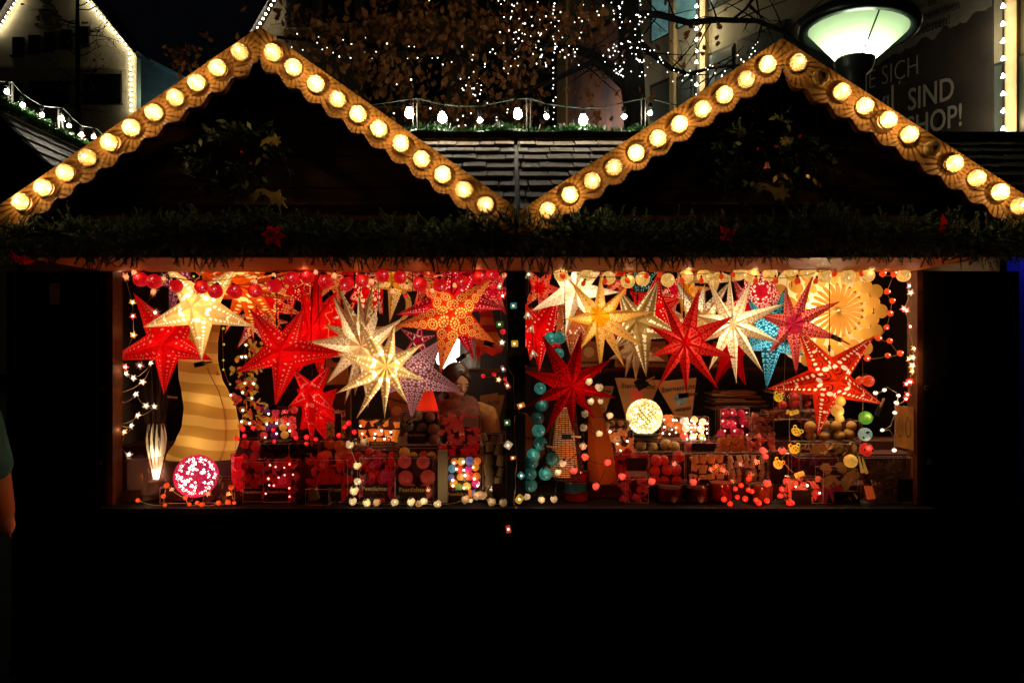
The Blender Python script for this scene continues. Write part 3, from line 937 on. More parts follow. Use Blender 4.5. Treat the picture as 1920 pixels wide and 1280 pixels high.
lamp('pilaster_glow', onF(1878, 60, .45), 9, (1, .72, .36), .1, shop); lamp('pilaster_glow', onF(1878, 210, .45), 9, (1, .72, .36), .1, shop)
lamp('pilaster_glow', onF(1306, 60, .5), 14, (1, .78, .42), .1, shop)
lamp('display_glow', onF(1110, 240, .9), 30, (1, .8, .6), .1, shop)
# banner with its lettering
ban = thing('advertising_banner', 'large dark banner with white capitals and a grey top on the shop building', 'banner', onF(1640, 640, .1))
f = MB(); fquad(f, 1560, 1862, -220, 480, .10, .03); f.build('cloth', mat('dark_brown_banner', (.030, .024, .019), .7, nscale=2, namt=.3), ban)
grey = mat('pale_grey_print', (.17, .165, .135), .7, nscale=3, namt=.25)
def rag(x): return 12 * math.sin(x * .02) + 4 * noise.noise((x * .06, 0, 0))
b = MB(); xs = [1560 + i * 6 for i in range(51)]
lo = [onF(x, 122 - (x - 1640) * .50 + 7 * noise.noise((x * .05, 1, 0)) * 2 + 5 * noise.noise((x * .21, 2, 0)), .112) for x in xs]
hi = [onF(x, -220, .112) for x in xs]
b.grid([lo, hi]); b.build('grey_print', grey, ban)
ang = math.atan2(-FDIR.y, -FDIR.x)
rotF = (PI / 2, 0, ang)
def sign_text(body, px, py, hpx, m, bold=0., shear=0.):
    p = onF(px, py, .125); d = p.y + D0
    o = lettering(body, hpx * d / F * 1.5, m, ban, p, rotF, extrude=.002, align='RIGHT', bold=bold, shear=shear); o.scale = (.62, 1, 1)
wt = mat('grey_white_lettering', (.30, .29, .26), .7)
sign_text('SIE SICH', 1724, 122, 36, wt, -.008); sign_text('WIR SIND', 1790, 166, 41, wt, .004); sign_text('SHOP!', 1806, 216, 40, wt, .004)
sign_text('finden Sie', 1756, 0, 15, M['dark_ink']); sign_text('nette Geschenkideen', 1800, 8, 17, M['dark_ink']); sign_text('Ihre Liebsten!', 1782, 36, 19, M['dark_ink'])

# street lamp
YL = 2.1
lc = P(1602, 117, YL); tilt = Matrix.Rotation(.10, 3, 'Y'); k = S(1, YL)
sl_ = thing('street_lamp', 'glowing street lamp with an inverted glass cone under a wide dark rim', 'street lamp', (lc.x, YL, 0))
def tl(b0): b0.v = [tuple(lc + tilt @ (Vector(p) - lc)) for p in b0.v]; return b0
b = MB(); b.lathe(lc, [(.0, 94 * k), (70 * k, 90 * k), (99 * k, 78 * k), (105 * k, 67 * k), (103 * k, 57 * k), (90 * k, 54 * k), (88 * k, 62 * k), (60 * k, 70 * k)], 40); tl(b).build('lamp_hood', mat('dark_green_metal', (.012, .016, .014), .35, metal=.4), sl_, smooth=True)
b = MB(); b.lathe(lc, [(31 * k, 2 * k), (86 * k, 60 * k)], 40); tl(b).build('glass_cone', clear('greenish_lamp_glass', (.92, 1, .93), .06, .15, .55, (.74, .95, .58)), sl_, smooth=True)
b = MB()
for a in (-1.62, .5, 2.6): b.tube([lc + Vector((31 * k * math.cos(a), 31 * k * math.sin(a), 2 * k)), lc + Vector((87 * k * math.cos(a), 87 * k * math.sin(a), 60 * k))], 1.6 * k, 5)
tl(b).build('strut', mat('lamp_strut', (.03, .04, .035), .4), sl_)
b = MB(); b.lathe(lc, [(0, 4 * k), (22 * k, 6 * k), (23 * k, 30 * k), (18 * k, 46 * k), (0, 50 * k)], 20); tl(b).build('lamp_bulb', emis('discharge_lamp', (.90, 1, .78), 62), sl_, smooth=True)
b = MB(); b.lathe(lc, [(36 * k, 2 * k), (34 * k, -6 * k), (30 * k, -18 * k), (20 * k, -27 * k), (20 * k, -400 * k)], 24); b.lathe((lc.x, YL, 0), [(20 * k, lc.z - .5), (.09, 1.2), (.11, 0)], 16); b.build('post', mat('lamp_post_paint', (.014, .02, .017), .4), sl_, smooth=True)
b = MB(); b.lathe(lc, [(32 * k, 5 * k), (33 * k, 2 * k), (29 * k, -1 * k)], 24); tl(b).build('collar', mat('pale_collar', (.5, .5, .35), .5), sl_, smooth=True)

# slotted steel upright beside the lamp
b = MB(); a = P(1686, 185, 1.35)
b.box(a + Vector((0, 0, -.15)), (.10, .03, .5)); b.box(a + Vector((.02, -.02, .11)), (.06, .02, .02))
tag(b.build('steel_upright', mat('beige_steel', (.32, .26, .14), .5), None, a), 'short beige steel upright standing on the roof before the dark banner', 'upright')


# ---------------------------------------------------------------- trees
bark = mat('dark_bark', (.010, .008, .006), .85, nscale=14, namt=.5, bump=.6)
oakleaf = mat('brown_oak_leaf', (.38, .135, .028), .6, nscale=4, namt=.5)


def oak_leaf(b, p, d, L, mi):
    d = d.normalized(); s = d.cross(Vector((R.gauss(0, 1), R.gauss(0, 1), R.gauss(0, 1)))).normalized(); nn = d.cross(s)
    prof = [(.0, .03), (.15, .06), (.28, .24), (.38, .14), (.52, .36), (.62, .2), (.76, .32), (.86, .16), (1, .02)]
    up_ = [p + d * t * L + s * w * L + nn * (.12 * L * math.sin(3 * t)) for t, w in prof]
    dn = [p + d * t * L - s * w * L + nn * (.12 * L * math.sin(3 * t)) for t, w in prof]
    b.grid([up_, dn], mi)


def branch_tree(b, p, d, L, r, depth, ends, gnarl=.35):
    n = max(3, int(L / .12)); pts = [p]; rs = [r]
    for i in range(n):
        d = (d + Vector((R.gauss(0, gnarl), R.gauss(0, gnarl) * .6, R.gauss(0, gnarl) - .03)) * .35).normalized()
        pts.append(pts[-1] + d * L / n); rs.append(r * (1 - .75 * (i + 1) / n))
        if depth > 0 and R.random() < .55:
            a = d.cross(Vector((0, 1, 0))).normalized() * R.choice((-1, 1))
            branch_tree(b, pts[-1], (d * .5 + a * .7 + Vector((0, R.uniform(-.4, .4), R.uniform(-.2, .3)))), L * R.uniform(.3, .55), rs[-1] * .6, depth - 1, ends)
    b.tube(pts, rs, 5, 0, False); ends += pts[len(pts) // 2:]


YT = 3.9
oak = thing('oak_tree', 'dark trunked oak with brown autumn leaves wound with fairy lights behind the roof', 'tree', P(1190, 640, YT) * 1)
oak.location.z = 0
b = MB(); ends = []
tp = [(1196, 640), (1194, 260), (1190, 200), (1183, 130), (1180, 60), (1172, -40), (1165, -160)]
b.tube([P(x, y, YT) for x, y in tp], [S(v, YT) for v in (34, 24, 21, 24, 21, 19, 15)], 12)
LIMBS = [([(1183, 150), (1150, 128), (1115, 105), (1080, 92), (1040, 92), (985, 86), (900, 104), (800, 96), (700, 86), (600, 76), (520, 70)], (11, 3.0), .3),
         ([(1180, 175), (1150, 138), (1112, 116), (1075, 132), (1040, 150), (1000, 165), (960, 172), (910, 190)], (8, 2), -.2),
         ([(1180, 40), (1205, 28), (1235, 28), (1290, 43), (1350, 38), (1420, 40), (1470, 60), (1505, 90), (1540, 130)], (8, 2.2), -.5),
         ([(1182, 70), (1205, 85), (1228, 106), (1260, 130), (1292, 140), (1330, 128), (1385, 122)], (7, 2), .1),
         ([(1178, 20), (1130, -10), (1060, -20), (980, 10), (900, 30), (820, 20), (740, 30), (660, 40), (600, 30)], (9, 2.5), .5),
         ([(1175, -20), (1100, -60), (1000, -60), (900, -50), (800, -70)], (9, 3), -.4),
         ([(1370, 40), (1395, 20), (1420, -10), (1440, -40)], (3, 1.5), -.5)]
for pts, (r0, r1), dy in LIMBS:
    w = [P(x, y, YT + dy * i / (len(pts) - 1)) for i, (x, y) in enumerate(pts)]
    n = len(w); b.tube(w, [S(r0 + (r1 - r0) * i / (n - 1), YT) for i in range(n)], 7)
    for i in range(2, n):
        for _ in range(3):
            t = R.random(); p = w[i - 1].lerp(w[i], t)
            branch_tree(b, p, Vector((R.uniform(-1, 1), R.uniform(-.6, .6), R.uniform(-.9, .7))), R.uniform(.25, .75), S(1.8, YT), 2, ends)
b.build('trunk', bark, oak)
b = MB()
cl = [(560, 40, 40, 50), (640, 60, 60, 55), (730, 60, 70, 70), (740, 150, 60, 40), (820, 50, 90, 60), (930, 40, 90, 60), (1010, 60, 70, 60), (980, 140, 40, 50), (890, 170, 60, 60), (820, 190, 70, 40),
      (760, 30, 60, 40), (1060, 30, 60, 40), (980, 200, 30, 40), (1120, 220, 15, 25), (1110, 40, 40, 40), (700, 130, 60, 40), (1330, 60, 60, 40, 14), (1280, 100, 60, 40, 12), (1090, 170, 40, 40, 14), (1225, 185, 15, 10, 6)]
for c in cl:
    cx, cy_, rx, ry = c[:4]
    for i in range(c[4] if len(c) > 4 else int(rx * ry / 27)):
        px, py = R.gauss(cx, rx * .6), R.gauss(cy_, ry * .6)
        if py > 238: continue
        oak_leaf(b, P(px, py, YT + R.uniform(-.6, .5)), Vector((R.gauss(0, .6), R.gauss(0, .6), -.8)), R.uniform(.06, .115), R.choice((0, 0, 1)))
for p in ends[::3]:
    if R.random() < .35 and p.x < P(1260, 0, YT).x: oak_leaf(b, p, Vector((R.gauss(0, .5), R.gauss(0, .5), -.8)), R.uniform(.06, .11), 0)
b.build('crown', [oakleaf, mat('dull_brown_oak_leaf', (.26, .095, .024), .7)], oak)
# twig with leaves reaching in from another branch at the left
b = MB(); tw = [P(480, 60, 3.2), P(440, 70, 3.2), P(400, 95, 3.1), P(360, 110, 3.1), P(315, 96, 3.1)]
t2 = thing('oak_branch', 'bare branch with a small cluster of orange brown leaves before the black sky', 'branch', tw[0])
b.tube(tw, [.012, .01, .008, .006, .003], 5); b.build('branch', bark, t2)
b = MB()
for i in range(70):
    px, py = R.gauss(348, 18), R.gauss(104, 13)
    oak_leaf(b, P(px, py, 3.1 + R.uniform(-.1, .1)), Vector((R.gauss(0, .8), R.gauss(0, .4), R.gauss(-.4, .5))), R.uniform(.05, .09), 0)
for px, py in ((390, 58), (388, 70), (372, 62), (462, 12), (455, 20), (480, 110), (420, 88), (445, 60)): oak_leaf(b, P(px, py, 3.1), Vector((R.gauss(0, .8), 0, -.5)), .08, 0)
b.build('leaves', [oakleaf], t2)
# thin bare tree before the coffee cup house
YB = 12.
bt = thing('bare_tree', 'thin nearly leafless tree before the coffee cup house', 'tree', P(146, 640, YB) * 1); bt.location.z = 0
b = MB(); ends = []; w = [P(147, 640, YB), P(147, 230, YB), P(146, 120, YB), P(145, 20, YB), P(146, -80, YB)]
b.tube(w, [.10, .06, .05, .04, .03], 7)
for i in range(44):
    t = R.random(); py = 225 - 260 * t
    branch_tree(b, P(146, py, YB), Vector((R.choice((-1, 1)), R.uniform(-.5, .5), R.uniform(.0, .5))), R.uniform(.5, 1.15), .016, 2, ends, .5)
b.build('trunk', bark, bt)
b = MB()
for p in ends[::5]:
    if R.random() < .5: oak_leaf(b, p, Vector((R.gauss(0, 1), R.gauss(0, 1), R.gauss(0, 1))), R.uniform(.06, .12), 0)
b.build('crown', [oakleaf], bt)

# fairy lights in the oak
fl = MB(); fl.lathe((0, 0, 0), [(0, .013), (.006, .008), (.0125, -.005), (.006, -.013), (0, -.014)], 6); FL = fl.mesh('fairy_lamp', [emis('fairy_led', (1, .95, .82), 7)])


def fairy(label, pts, yy=YT - .25):
    root = thing('fairy_lights', label, 'fairy lights', P(*pts[0], yy), 'fairy light strings in the oak')
    w = [P(px, py, yy + R.uniform(-.12, .12)) for px, py in pts]
    b = MB()
    for i in range(len(w) - 1):
        if (w[i + 1] - w[i]).length < .5: b.tube([w[i], (w[i] + w[i + 1]) / 2 - Vector((0, 0, .01)), w[i + 1]], .0014, 3, 0, False)
    b.build('cable', M['cable'], root)
    for p in w: inst('lamp', FL, root, p, (R.uniform(-.8, .8), R.uniform(-.8, .8), R.uniform(0, 6)), R.uniform(.34, .6))


z2 = lambda s, ox=480, oy=0: [(ox + x / 4, oy + y / 4) for x, y in s]
fairy('fairy light string sparsely along the leafy limb just right of the left gable peak', z2([(310, 255), (350, 375), (268, 355), (458, 322), (470, 278), (498, 372), (533, 360), (580, 396), (625, 425), (655, 300), (715, 333), (710, 436), (820, 285), (810, 390), (870, 442), (900, 390), (950, 455), (982, 328), (1053, 440), (1147, 350), (1138, 438), (1188, 352), (1212, 435), (1227, 455), (1270, 340), (1322, 438), (1355, 385), (1363, 434), (1402, 485), (1468, 467), (1548, 488), (1546, 350)]))
fairy('dense hanging tangle of fairy lights above the clear festoon bulb', z2([(1628, 412), (1622, 450), (1755, 392), (1776, 372), (1795, 403), (1718, 480), (1716, 502), (1632, 540), (1555, 528), (1534, 592), (1598, 583), (1622, 571), (1680, 588), (1732, 590), (1658, 630), (1690, 640), (1576, 642), (1606, 650), (1620, 664), (1634, 664), (1687, 678), (1556, 676), (1548, 664), (1628, 708), (1644, 716), (1664, 755), (1735, 772), (1680, 705), (1868, 460), (1868, 482), (1910, 497), (1858, 515), (1893, 555), (1872, 223), (1897, 230), (1830, 243), (1857, 325), (1818, 8), (1300, 3)]))
fairy('low scattered fairy lights just above the tinsel on the ridge', z2([(1033, 850), (1163, 598), (1056, 634), (1308, 813), (1512, 900), (1570, 940), (1520, 945), (1553, 870), (1612, 850), (1804, 880), (1804, 902), (1776, 946), (1806, 968), (1844, 943), (1888, 822), (1884, 845)]), YT - 1.2)
fairy('fairy light string hanging straight down from the limb left of the trunk', [(1039 + R.uniform(-3, 3), 4 + i * 11 + R.uniform(-4, 4)) for i in range(22)])
fairy('thick band of fairy lights over the leafy limb left of the trunk', [(962 + R.uniform(0, 140), 55 + 70 * R.random() ** 1.2) for i in range(46)] + [(965 + R.uniform(0, 60), 105 + R.uniform(0, 22)) for i in range(14)])
fairy('fairy lights scattered high in the crown left of the trunk', [(930 + R.uniform(0, 235), R.uniform(-2, 50)) for i in range(34)])
fairy('fairy lights wound up the left side of the oak trunk', [(1157 + R.gauss(0, 14), R.uniform(0, 145)) for i in range(40)])
fairy('fairy lights wound up the right side of the oak trunk', [(1199 + R.gauss(0, 9), R.uniform(0, 150)) for i in range(34)])
fairy('fairy lights following the drooping limb right of the trunk', [(x + R.uniform(-4, 4), y + R.uniform(-8, 9)) for x, y in [(1212, 90), (1218, 98), (1228, 100), (1237, 103), (1244, 108), (1252, 100), (1222, 112), (1232, 118), (1246, 123), (1248, 133), (1262, 128), (1272, 138), (1280, 144), (1286, 136), (1292, 133), (1298, 128), (1290, 146), (1300, 150), (1322, 123), (1328, 130), (1334, 128), (1345, 134), (1352, 140), (1358, 136), (1362, 130), (1340, 125), (1262, 145), (1206, 120), (1212, 132), (1208, 140)]])
fairy('short fairy light string in the twigs left of the right gable peak', [(x + R.uniform(-2, 2), y) for x, y in [(1412, 90), (1416, 84), (1420, 79), (1417, 96), (1408, 102), (1405, 108), (1390, 112), (1395, 116), (1384, 104)]])
# ---------------------------------------------------------------- paper stars
ZCEIL = 2.405
WH = (1, .92, .78)
CREAM, TAN, AMBER = (.68, .45, .15), (.40, .25, .075), (.85, .36, .015)
RED, DRED, ORED, MAG = (.85, .004, .006), (.55, .003, .005), (.88, .055, .004), (.75, .008, .05)
ORANGE, PINK, PURP, TEAL = (.92, .13, .005), (.80, .05, .16), (.42, .16, .20), (.04, .24, .30)
STAR_GAIN = 14.0


def star(label, c, tips, y, col, pat, watts, hole=WH, dark=None, ratio=.36, h=None, lc=(1, .80, .52), cord=None, thru=.62, name='paper_star', holeamt=1., band=(.09, .8), dens=1.):
    C0 = P(c[0], c[1], y)
    mx, my = sum(t[0] for t in tips) / len(tips), sum(t[1] for t in tips) / len(tips)
    tips = sorted(tips, key=lambda t: math.atan2(t[1] - my, t[0] - mx))
    T = [P(t[0], t[1], y) for t in tips]
    n = len(T); mid = P(.6 * c[0] + .4 * mx, .6 * c[1] + .4 * my, y)
    rs = [(t - mid).length for t in T]; rm = sum(rs) / n
    h = h or max(.04, min(.12, rm * .36))
    V = []
    for i in range(n):
        a, b_ = T[i] - mid, T[(i + 1) % n] - mid
        d = (a.normalized() + b_.normalized())
        d = d.normalized() if d.length > .15 else Vector((a.z, 0, -a.x)).normalized()
        V.append(mid + d * ratio * (rs[i] * rs[(i + 1) % n]) ** .5)
    root = thing(name, label, 'paper star', mid, 'lit paper stars hanging in the stall')
    b = MB(); E = 0
    for s in (-1, 1):
        A = C0 + Vector((0, -h, 0)) if s < 0 else mid + Vector((0, h, 0))
        for i in range(n):
            t = T[i]; ax = t - mid; L = ax.length; ax = ax / L
            for v, sg in ((V[i - 1], -1), (V[i], 1)):
                q = v - mid; u = q.dot(ax) / L; lat = (q - ax * q.dot(ax)).length / L
                E += lat / max(.1, 1 - u)
                b.face([A, v, t] if sg * s < 0 else [A, t, v], 0, [(0, 0), (u, sg * lat), (1, 0)] if sg * s < 0 else [(0, 0), (1, 0), (u, sg * lat)])
    E /= 4 * n
    m = paper(name + '_' + pat.replace('+', '_'), col, hole, pat, E * .95, dark, thru, holeamt, band, dens)
    b.build('shade', m, root)
    ao = R.uniform(0, 2 * PI)
    lamp('bulb', mid + Vector((.13 * rm * math.cos(ao), -.15 * h, .13 * rm * math.sin(ao))), watts * (.35 + .65 * rm * 5) * STAR_GAIN * 6.8, lc, .02, root, 'even')
    top = max(V + T, key=lambda p: p.z - 3 * abs(p.x - mid.x))
    cx = P(cord, 0, y).x if cord else mid.x
    b = MB(); b.tube([Vector((cx, y, min(top.z - .01, ZCEIL - .05))), Vector((cx, y, ZCEIL + .02))], .0024, 5)
    b.box((cx, y, top.z + .05), (.010, .010, .035))
    b.build('cord', M['cable'], root)
    return root


def polar(c, r, n, rot, sx=1.):
    return [(c[0] + sx * r * math.cos(rot + 2 * PI * i / n), c[1] + r * math.sin(rot + 2 * PI * i / n)) for i in range(n)]


# left half, front to back
star('cream five pointed star with dotted points, hanging at the left post under the red balls', (377, 577), [(308, 495), (447, 496), (476, 613), (378, 677), (267, 614)], .06, CREAM, 'dots', 1.3, cord=377)
star('plain red five pointed star with pinprick holes at the left end of the opening', (322, 645), [(202, 675), (250, 549), (378, 562), (399, 675), (307, 741)], .16, RED, 'fine', .42, (1, .5, .4), holeamt=.35, ratio=.38)
star('large red five pointed star with small star holes, left of the cream star cluster', (538, 657), [(467, 578), (569, 576), (646, 662), (516, 762), (442, 699)], .04, RED, 'fine', .40, (1, .45, .35), holeamt=.4, ratio=.38, cord=519)
star('tilted narrow red star hanging low beside the cream star, its long points over the packets', (583, 730), [(620, 684), (630, 772), (585, 840), (540, 762), (546, 688)], .14, RED, 'dots', .55, (1, .45, .4), holeamt=.5)
star('red star peeking out below the tilted narrow red star', (596, 768), [(612, 828), (562, 806), (556, 728), (632, 728), (628, 790)], .24, RED, 'dots', .5, (1, .2, .15), holeamt=.4, ratio=.55)
star('orange nine pointed star with star holes at the top behind the red ball string', (456, 537), [(421, 627), (476, 642), (529, 617), (563, 562), (570, 505), (520, 460), (455, 440), (390, 470), (372, 560)], .34, ORANGE, 'dots', .55, (1, .8, .3), cord=460)
star('red star with yellow window squares behind the orange star', (505, 565), [(568, 590), (520, 640), (455, 610), (470, 520), (548, 525)], .46, RED, 'squares+fine', .45, (1, .75, .25))
star('purple star with pink and white dots at top left behind the cream star', (340, 520), [(316, 594), (265, 530), (300, 470), (372, 480), (392, 545)], .40, (.40, .03, .10), 'beads+fine', .35, (.9, .5, .75), 'spiral')
star('tall red star with orange swirls between the big red star and the cream swirl star', (590, 622), [(598, 470), (632, 545), (650, 655), (604, 725), (556, 705), (535, 610), (563, 535)], .30, RED, 'wave', .50, (1, .35, .1), holeamt=.6, ratio=.45)
star('cream swirl patterned star half hidden behind the bright cream star', (685, 649), [(569, 641), (624, 555), (672, 545), (719, 557), (757, 595), (770, 690), (690, 765), (645, 760), (612, 719)], .16, (.58, .37, .19), 'swirl', 1.15, cord=676)
star('gold leaf patterned star at the back of the cream star cluster', (682, 645), [(607, 607), (634, 536), (698, 534), (760, 610), (745, 700), (665, 742), (600, 673)], .27, (.50, .27, .06), 'beads', .50, cord=665)
star('brightest cream nine pointed star with round holes, low in the left half', (731, 685), [(740, 606), (795, 642), (798, 713), (765, 757), (721, 785), (668, 785), (629, 738), (631, 661), (670, 592)], .03, (.70, .49, .17), 'dots', 1.5, cord=709)
star('red lantern star with leaf shaped white holes under the red balls', (688, 548), [(655, 560), (668, 500), (720, 515), (718, 590), (690, 610)], .38, RED, 'petal', .55, (1, .85, .5), ratio=.6)
star('golden ring patterned star at the top left of the big orange swirl star', (742, 525), [(730, 606), (694, 540), (715, 470), (780, 470), (792, 545)], .28, (.75, .30, .012), 'rings', .55, (1, .9, .5), cord=758)
star('big orange five pointed swirl star near the centre post', (849, 589), [(739, 611), (825, 701), (931, 646), (925, 518), (792, 508)], .05, (.86, .045, .003), 'rings', .55, (1, .60, .16), 'spiral', band=(.09, .96), cord=847)
star('magenta red star behind the big orange swirl star', (850, 560), [(950, 580), (889, 676), (742, 590), (778, 505), (905, 480), (850, 470)], .28, (.70, .006, .03), 'fine', .52, (1, .6, .6), cord=850)
star('mauve and pink petal patterned star pointing at the seller', (767, 692), [(830, 634), (871, 735), (771, 787), (712, 742), (735, 645)], .12, (.30, .12, .11), 'petal', .42, (.95, .55, .78), 'spiral', ratio=.42, holeamt=.9, dens=.5, band=(.09, .95))
star('small dark red star with white dots between the cream star and the orange swirl star', (786, 640), [(818, 628), (805, 672), (755, 665), (750, 615), (790, 600)], .32, (.5, .01, .06), 'dots', .5, (1, .85, .85))
star('crimson filler star high at the back right of the left half', (865, 520), [(905, 530), (868, 570), (812, 560), (808, 500), (850, 470), (910, 480)], .44, MAG, 'fine', .5, (1, .6, .8))
star('small orange red star at the back beside the leaf hole lantern star', (620, 520), [(655, 540), (640, 575), (600, 560), (605, 500), (645, 490)], .5, ORED, 'rings', .5, (1, .8, .3))
# right half
star('overexposed white swirl star at the top left of the right half', (1077, 542), [(995, 583), (1028, 495), (1085, 465), (1142, 490), (1164, 548), (1118, 612), (1060, 630)], .22, (.75, .56, .38), 'swirl', 2.0, cord=1057)
star('amber yellow nine pointed star with dotted rings in the right half', (1116, 591), [(1068, 524), (1127, 512), (1176, 537), (1226, 584), (1209, 652), (1173, 692), (1126, 702), (1086, 657), (1059, 598)], .05, (.90, .42, .010), 'rings', .85, (1, .88, .40))
star('olive tan star with heart shaped holes right of the amber star', (1186, 602), [(1234, 525), (1284, 631), (1212, 708), (1150, 655), (1160, 542)], .15, TAN, 'hearts', .65, (1, .9, .62), ratio=.40)
star('plain pale small star whose points hang below the heart patterned star', (1186, 655), [(1172, 709), (1192, 715), (1248, 677), (1225, 615), (1160, 610), (1141, 673)], .30, (.55, .34, .16), 'fine', .35, holeamt=.4)
star('dark red nine pointed star with black flower print next to the centre post', (1071, 721), [(1014, 624), (1091, 620), (1147, 673), (1157, 747), (1118, 790), (1075, 814), (1020, 818), (986, 763), (980, 695)], .03, (.62, .004, .007), '', .42, dark='rosette', cord=1059, lc=(1, .6, .4))
star('red star with white star holes tucked behind the centre post', (1004, 632), [(1047, 545), (1052, 650), (1010, 700), (985, 690), (972, 560)], .24, RED, 'fine', .5, (1, .7, .6), holeamt=.7, ratio=.5)
star('orange brown filigree star behind the teal balls in the right half', (1075, 610), [(1050, 560), (1100, 560), (1108, 640), (1070, 668), (1035, 640)], .36, (.65, .18, .05), 'dots', .55, (1, .85, .75), 'spiral', ratio=.55)
star('large bright red star with faint flower holes in the middle of the right half', (1276, 642), [(1240, 553), (1312, 538), (1379, 591), (1382, 672), (1348, 730), (1288, 738), (1232, 729), (1219, 668), (1214, 610)], .02, (.80, .004, .006), 'rosette+core', .46, (1, .22, .14), holeamt=.55, cord=1282)
star('dark red star with hanging points below the white flower star', (1372, 655), [(1337, 727), (1399, 723), (1425, 640), (1370, 590), (1318, 650)], .26, DRED, '', .35)
star('brilliant white ten pointed star with flower shaped holes', (1364, 607), [(1327, 524), (1368, 512), (1408, 527), (1474, 568), (1466, 643), (1432, 699), (1381, 720), (1328, 696), (1304, 645), (1300, 590)], .10, (.70, .50, .26), 'rosette+core', 1.85, cord=1366)
star('ornate cream star with beaded curls behind the white flower star', (1310, 600), [(1266, 524), (1322, 530), (1369, 527), (1375, 640), (1300, 665), (1238, 625)], .25, (.55, .34, .13), 'beads+petal', .75, (1, .95, .8), 'spiral')
star('blue green star with turquoise crescents between the white and pink stars', (1452, 628), [(1471, 541), (1507, 666), (1437, 731), (1386, 657), (1403, 560)], .22, (.03, .17, .22), 'petal', .62, (.35, 1, 1), 'spiral', lc=(.8, .95, 1), ratio=.42, dens=.5, band=(.09, .95))
star('pink star with orange crescents in front of the round white paper sun', (1474, 608), [(1472, 536), (1526, 513), (1577, 564), (1580, 637), (1493, 703), (1440, 665), (1420, 590)], .14, (.62, .025, .08), 'petal', .60, (1, .34, .20), ratio=.34, dens=.8)
star('orange red five pointed star with white dots and spirals at the lower right', (1553, 712), [(1497, 616), (1641, 628), (1656, 758), (1533, 817), (1437, 729)], .03, (.86, .040, .006), 'dots', .50, (1, .93, .75), 'spiral', band=(.09, .96), cord=1555)
star('red star with fan shaped white holes behind the orange bud string', (1422, 548), [(1380, 560), (1395, 500), (1455, 498), (1470, 570), (1420, 600)], .36, (.7, .012, .04), 'petal', .60, (1, .85, .75), ratio=.6, dens=.6, cord=1433)
star('red star glowing behind the heart patterned star', (1220, 580), [(1180, 545), (1235, 510), (1275, 560), (1262, 630), (1195, 625)], .36, RED, 'fine', .5, (1, .8, .6), ratio=.5)
star('dark turquoise cloth star at the back under the yellow balls', (1195, 530), [(1150, 520), (1190, 480), (1250, 490), (1255, 545), (1200, 575)], .5, (.03, .10, .11), 'fine', .45, (.5, 1, 1))
star('cream crinkled star at the top centre of the right half', (1335, 520), [(1290, 530), (1310, 480), (1370, 480), (1392, 525), (1340, 560)], .46, CREAM, 'fine', .8)
star('crimson filler star behind the top of the ornate cream star', (1262, 545), [(1225, 560), (1240, 505), (1290, 500), (1300, 560), (1265, 590)], .48, MAG, 'petal', .5, (1, .7, .5))
star('scarlet filler star at the top left corner of the right half', (1010, 540), [(985, 575), (985, 500), (1040, 495), (1060, 545), (1030, 590)], .42, RED, 'rings', .5, (1, .4, .2))
star('orange red filler star behind the crescent at the back of the left half', (575, 520), [(545, 545), (560, 490), (600, 490), (612, 545), (580, 575)], .52, RED, 'dots', .45, (1, .7, .3))


# stars packed close along the back, mostly hidden
FILL = [('orange', 395, 520, ORANGE, 'dots', 8), ('scarlet', 545, 545, RED, 'fine', 7), ('crimson', 660, 515, DRED, 'rings', 6), ('vermilion', 800, 530, ORED, 'swirl', 8), ('rose red', 925, 545, MAG, 'fine', 6), ('deep red', 640, 610, RED, 'dots', 7), ('ruby', 480, 600, DRED, 'petal', 6),
        ('vermilion', 1165, 520, ORED, 'rings', 7), ('warm cream', 1240, 580, CREAM, 'swirl', 8), ('rose red', 1400, 575, MAG, 'petal', 6), ('pale gold', 1500, 525, (.70, .42, .10), 'dots', 8), ('scarlet', 1180, 590, RED, 'fine', 6), ('amber', 1285, 545, AMBER, 'rings', 7), ('coral red', 1520, 545, (.8, .03, .02), 'petal', 6), ('ruby', 1030, 590, DRED, 'rings', 7)]
WHERE = ['above the plain red star', 'between the orange star and the tall red star', 'left of the golden ring star', 'above the mauve star', 'beside the centre post, left of it', 'behind the cream swirl star', 'below the red star with yellow windows',
         'above the heart patterned star', 'behind the big bright red star', 'behind the brilliant white star', 'at the top between the pink star and the paper sun', 'behind the amber star', 'left of the ornate cream star', 'behind the upper points of the pink star', 'behind the white swirl star']
for (cn, x, y_, col, pat, n), wh in zip(FILL, WHERE):
    rr = R.uniform(52, 66); a0 = R.uniform(0, 6)
    star(cn + ' star ' + wh, (x, y_), polar((x, y_), rr, n, a0), .62 + R.uniform(-.04, .08), col, pat, .55, (1, .75, .5), holeamt=.8)


# white paper sun
ps = thing('paper_sun', 'large round white paper sun of layered petals at the right end', 'paper star', P(1556, 583, .34), 'lit paper stars hanging in the stall')
c = P(1556, 583, .34); rr = S(112, .34)
pm = trans('white_layered_paper', (.52, .26, .055), .66)
b = MB()
for k in range(24):
    a = 2 * PI * k / 24
    d = Vector((math.cos(a), 0, math.sin(a))); s = Vector((-d.z, 0, d.x))
    q = lambda u, v, e: c + d * u * rr + s * v * rr + Vector((0, e, 0))
    b.grid([[q(.02, -.002, -.10), q(.18, -.022, -.115), q(.34, -.036, -.105), q(.42, -.030, -.09), q(.45, 0, -.085)],
            [q(.02, 0, -.115), q(.18, 0, -.085), q(.34, 0, -.075), q(.42, 0, -.07), q(.45, 0, -.085)],
            [q(.02, .002, -.10), q(.18, .022, -.115), q(.34, .036, -.105), q(.42, .030, -.09), q(.45, 0, -.085)]])
b.build('sunburst', pm, ps)
b = MB()
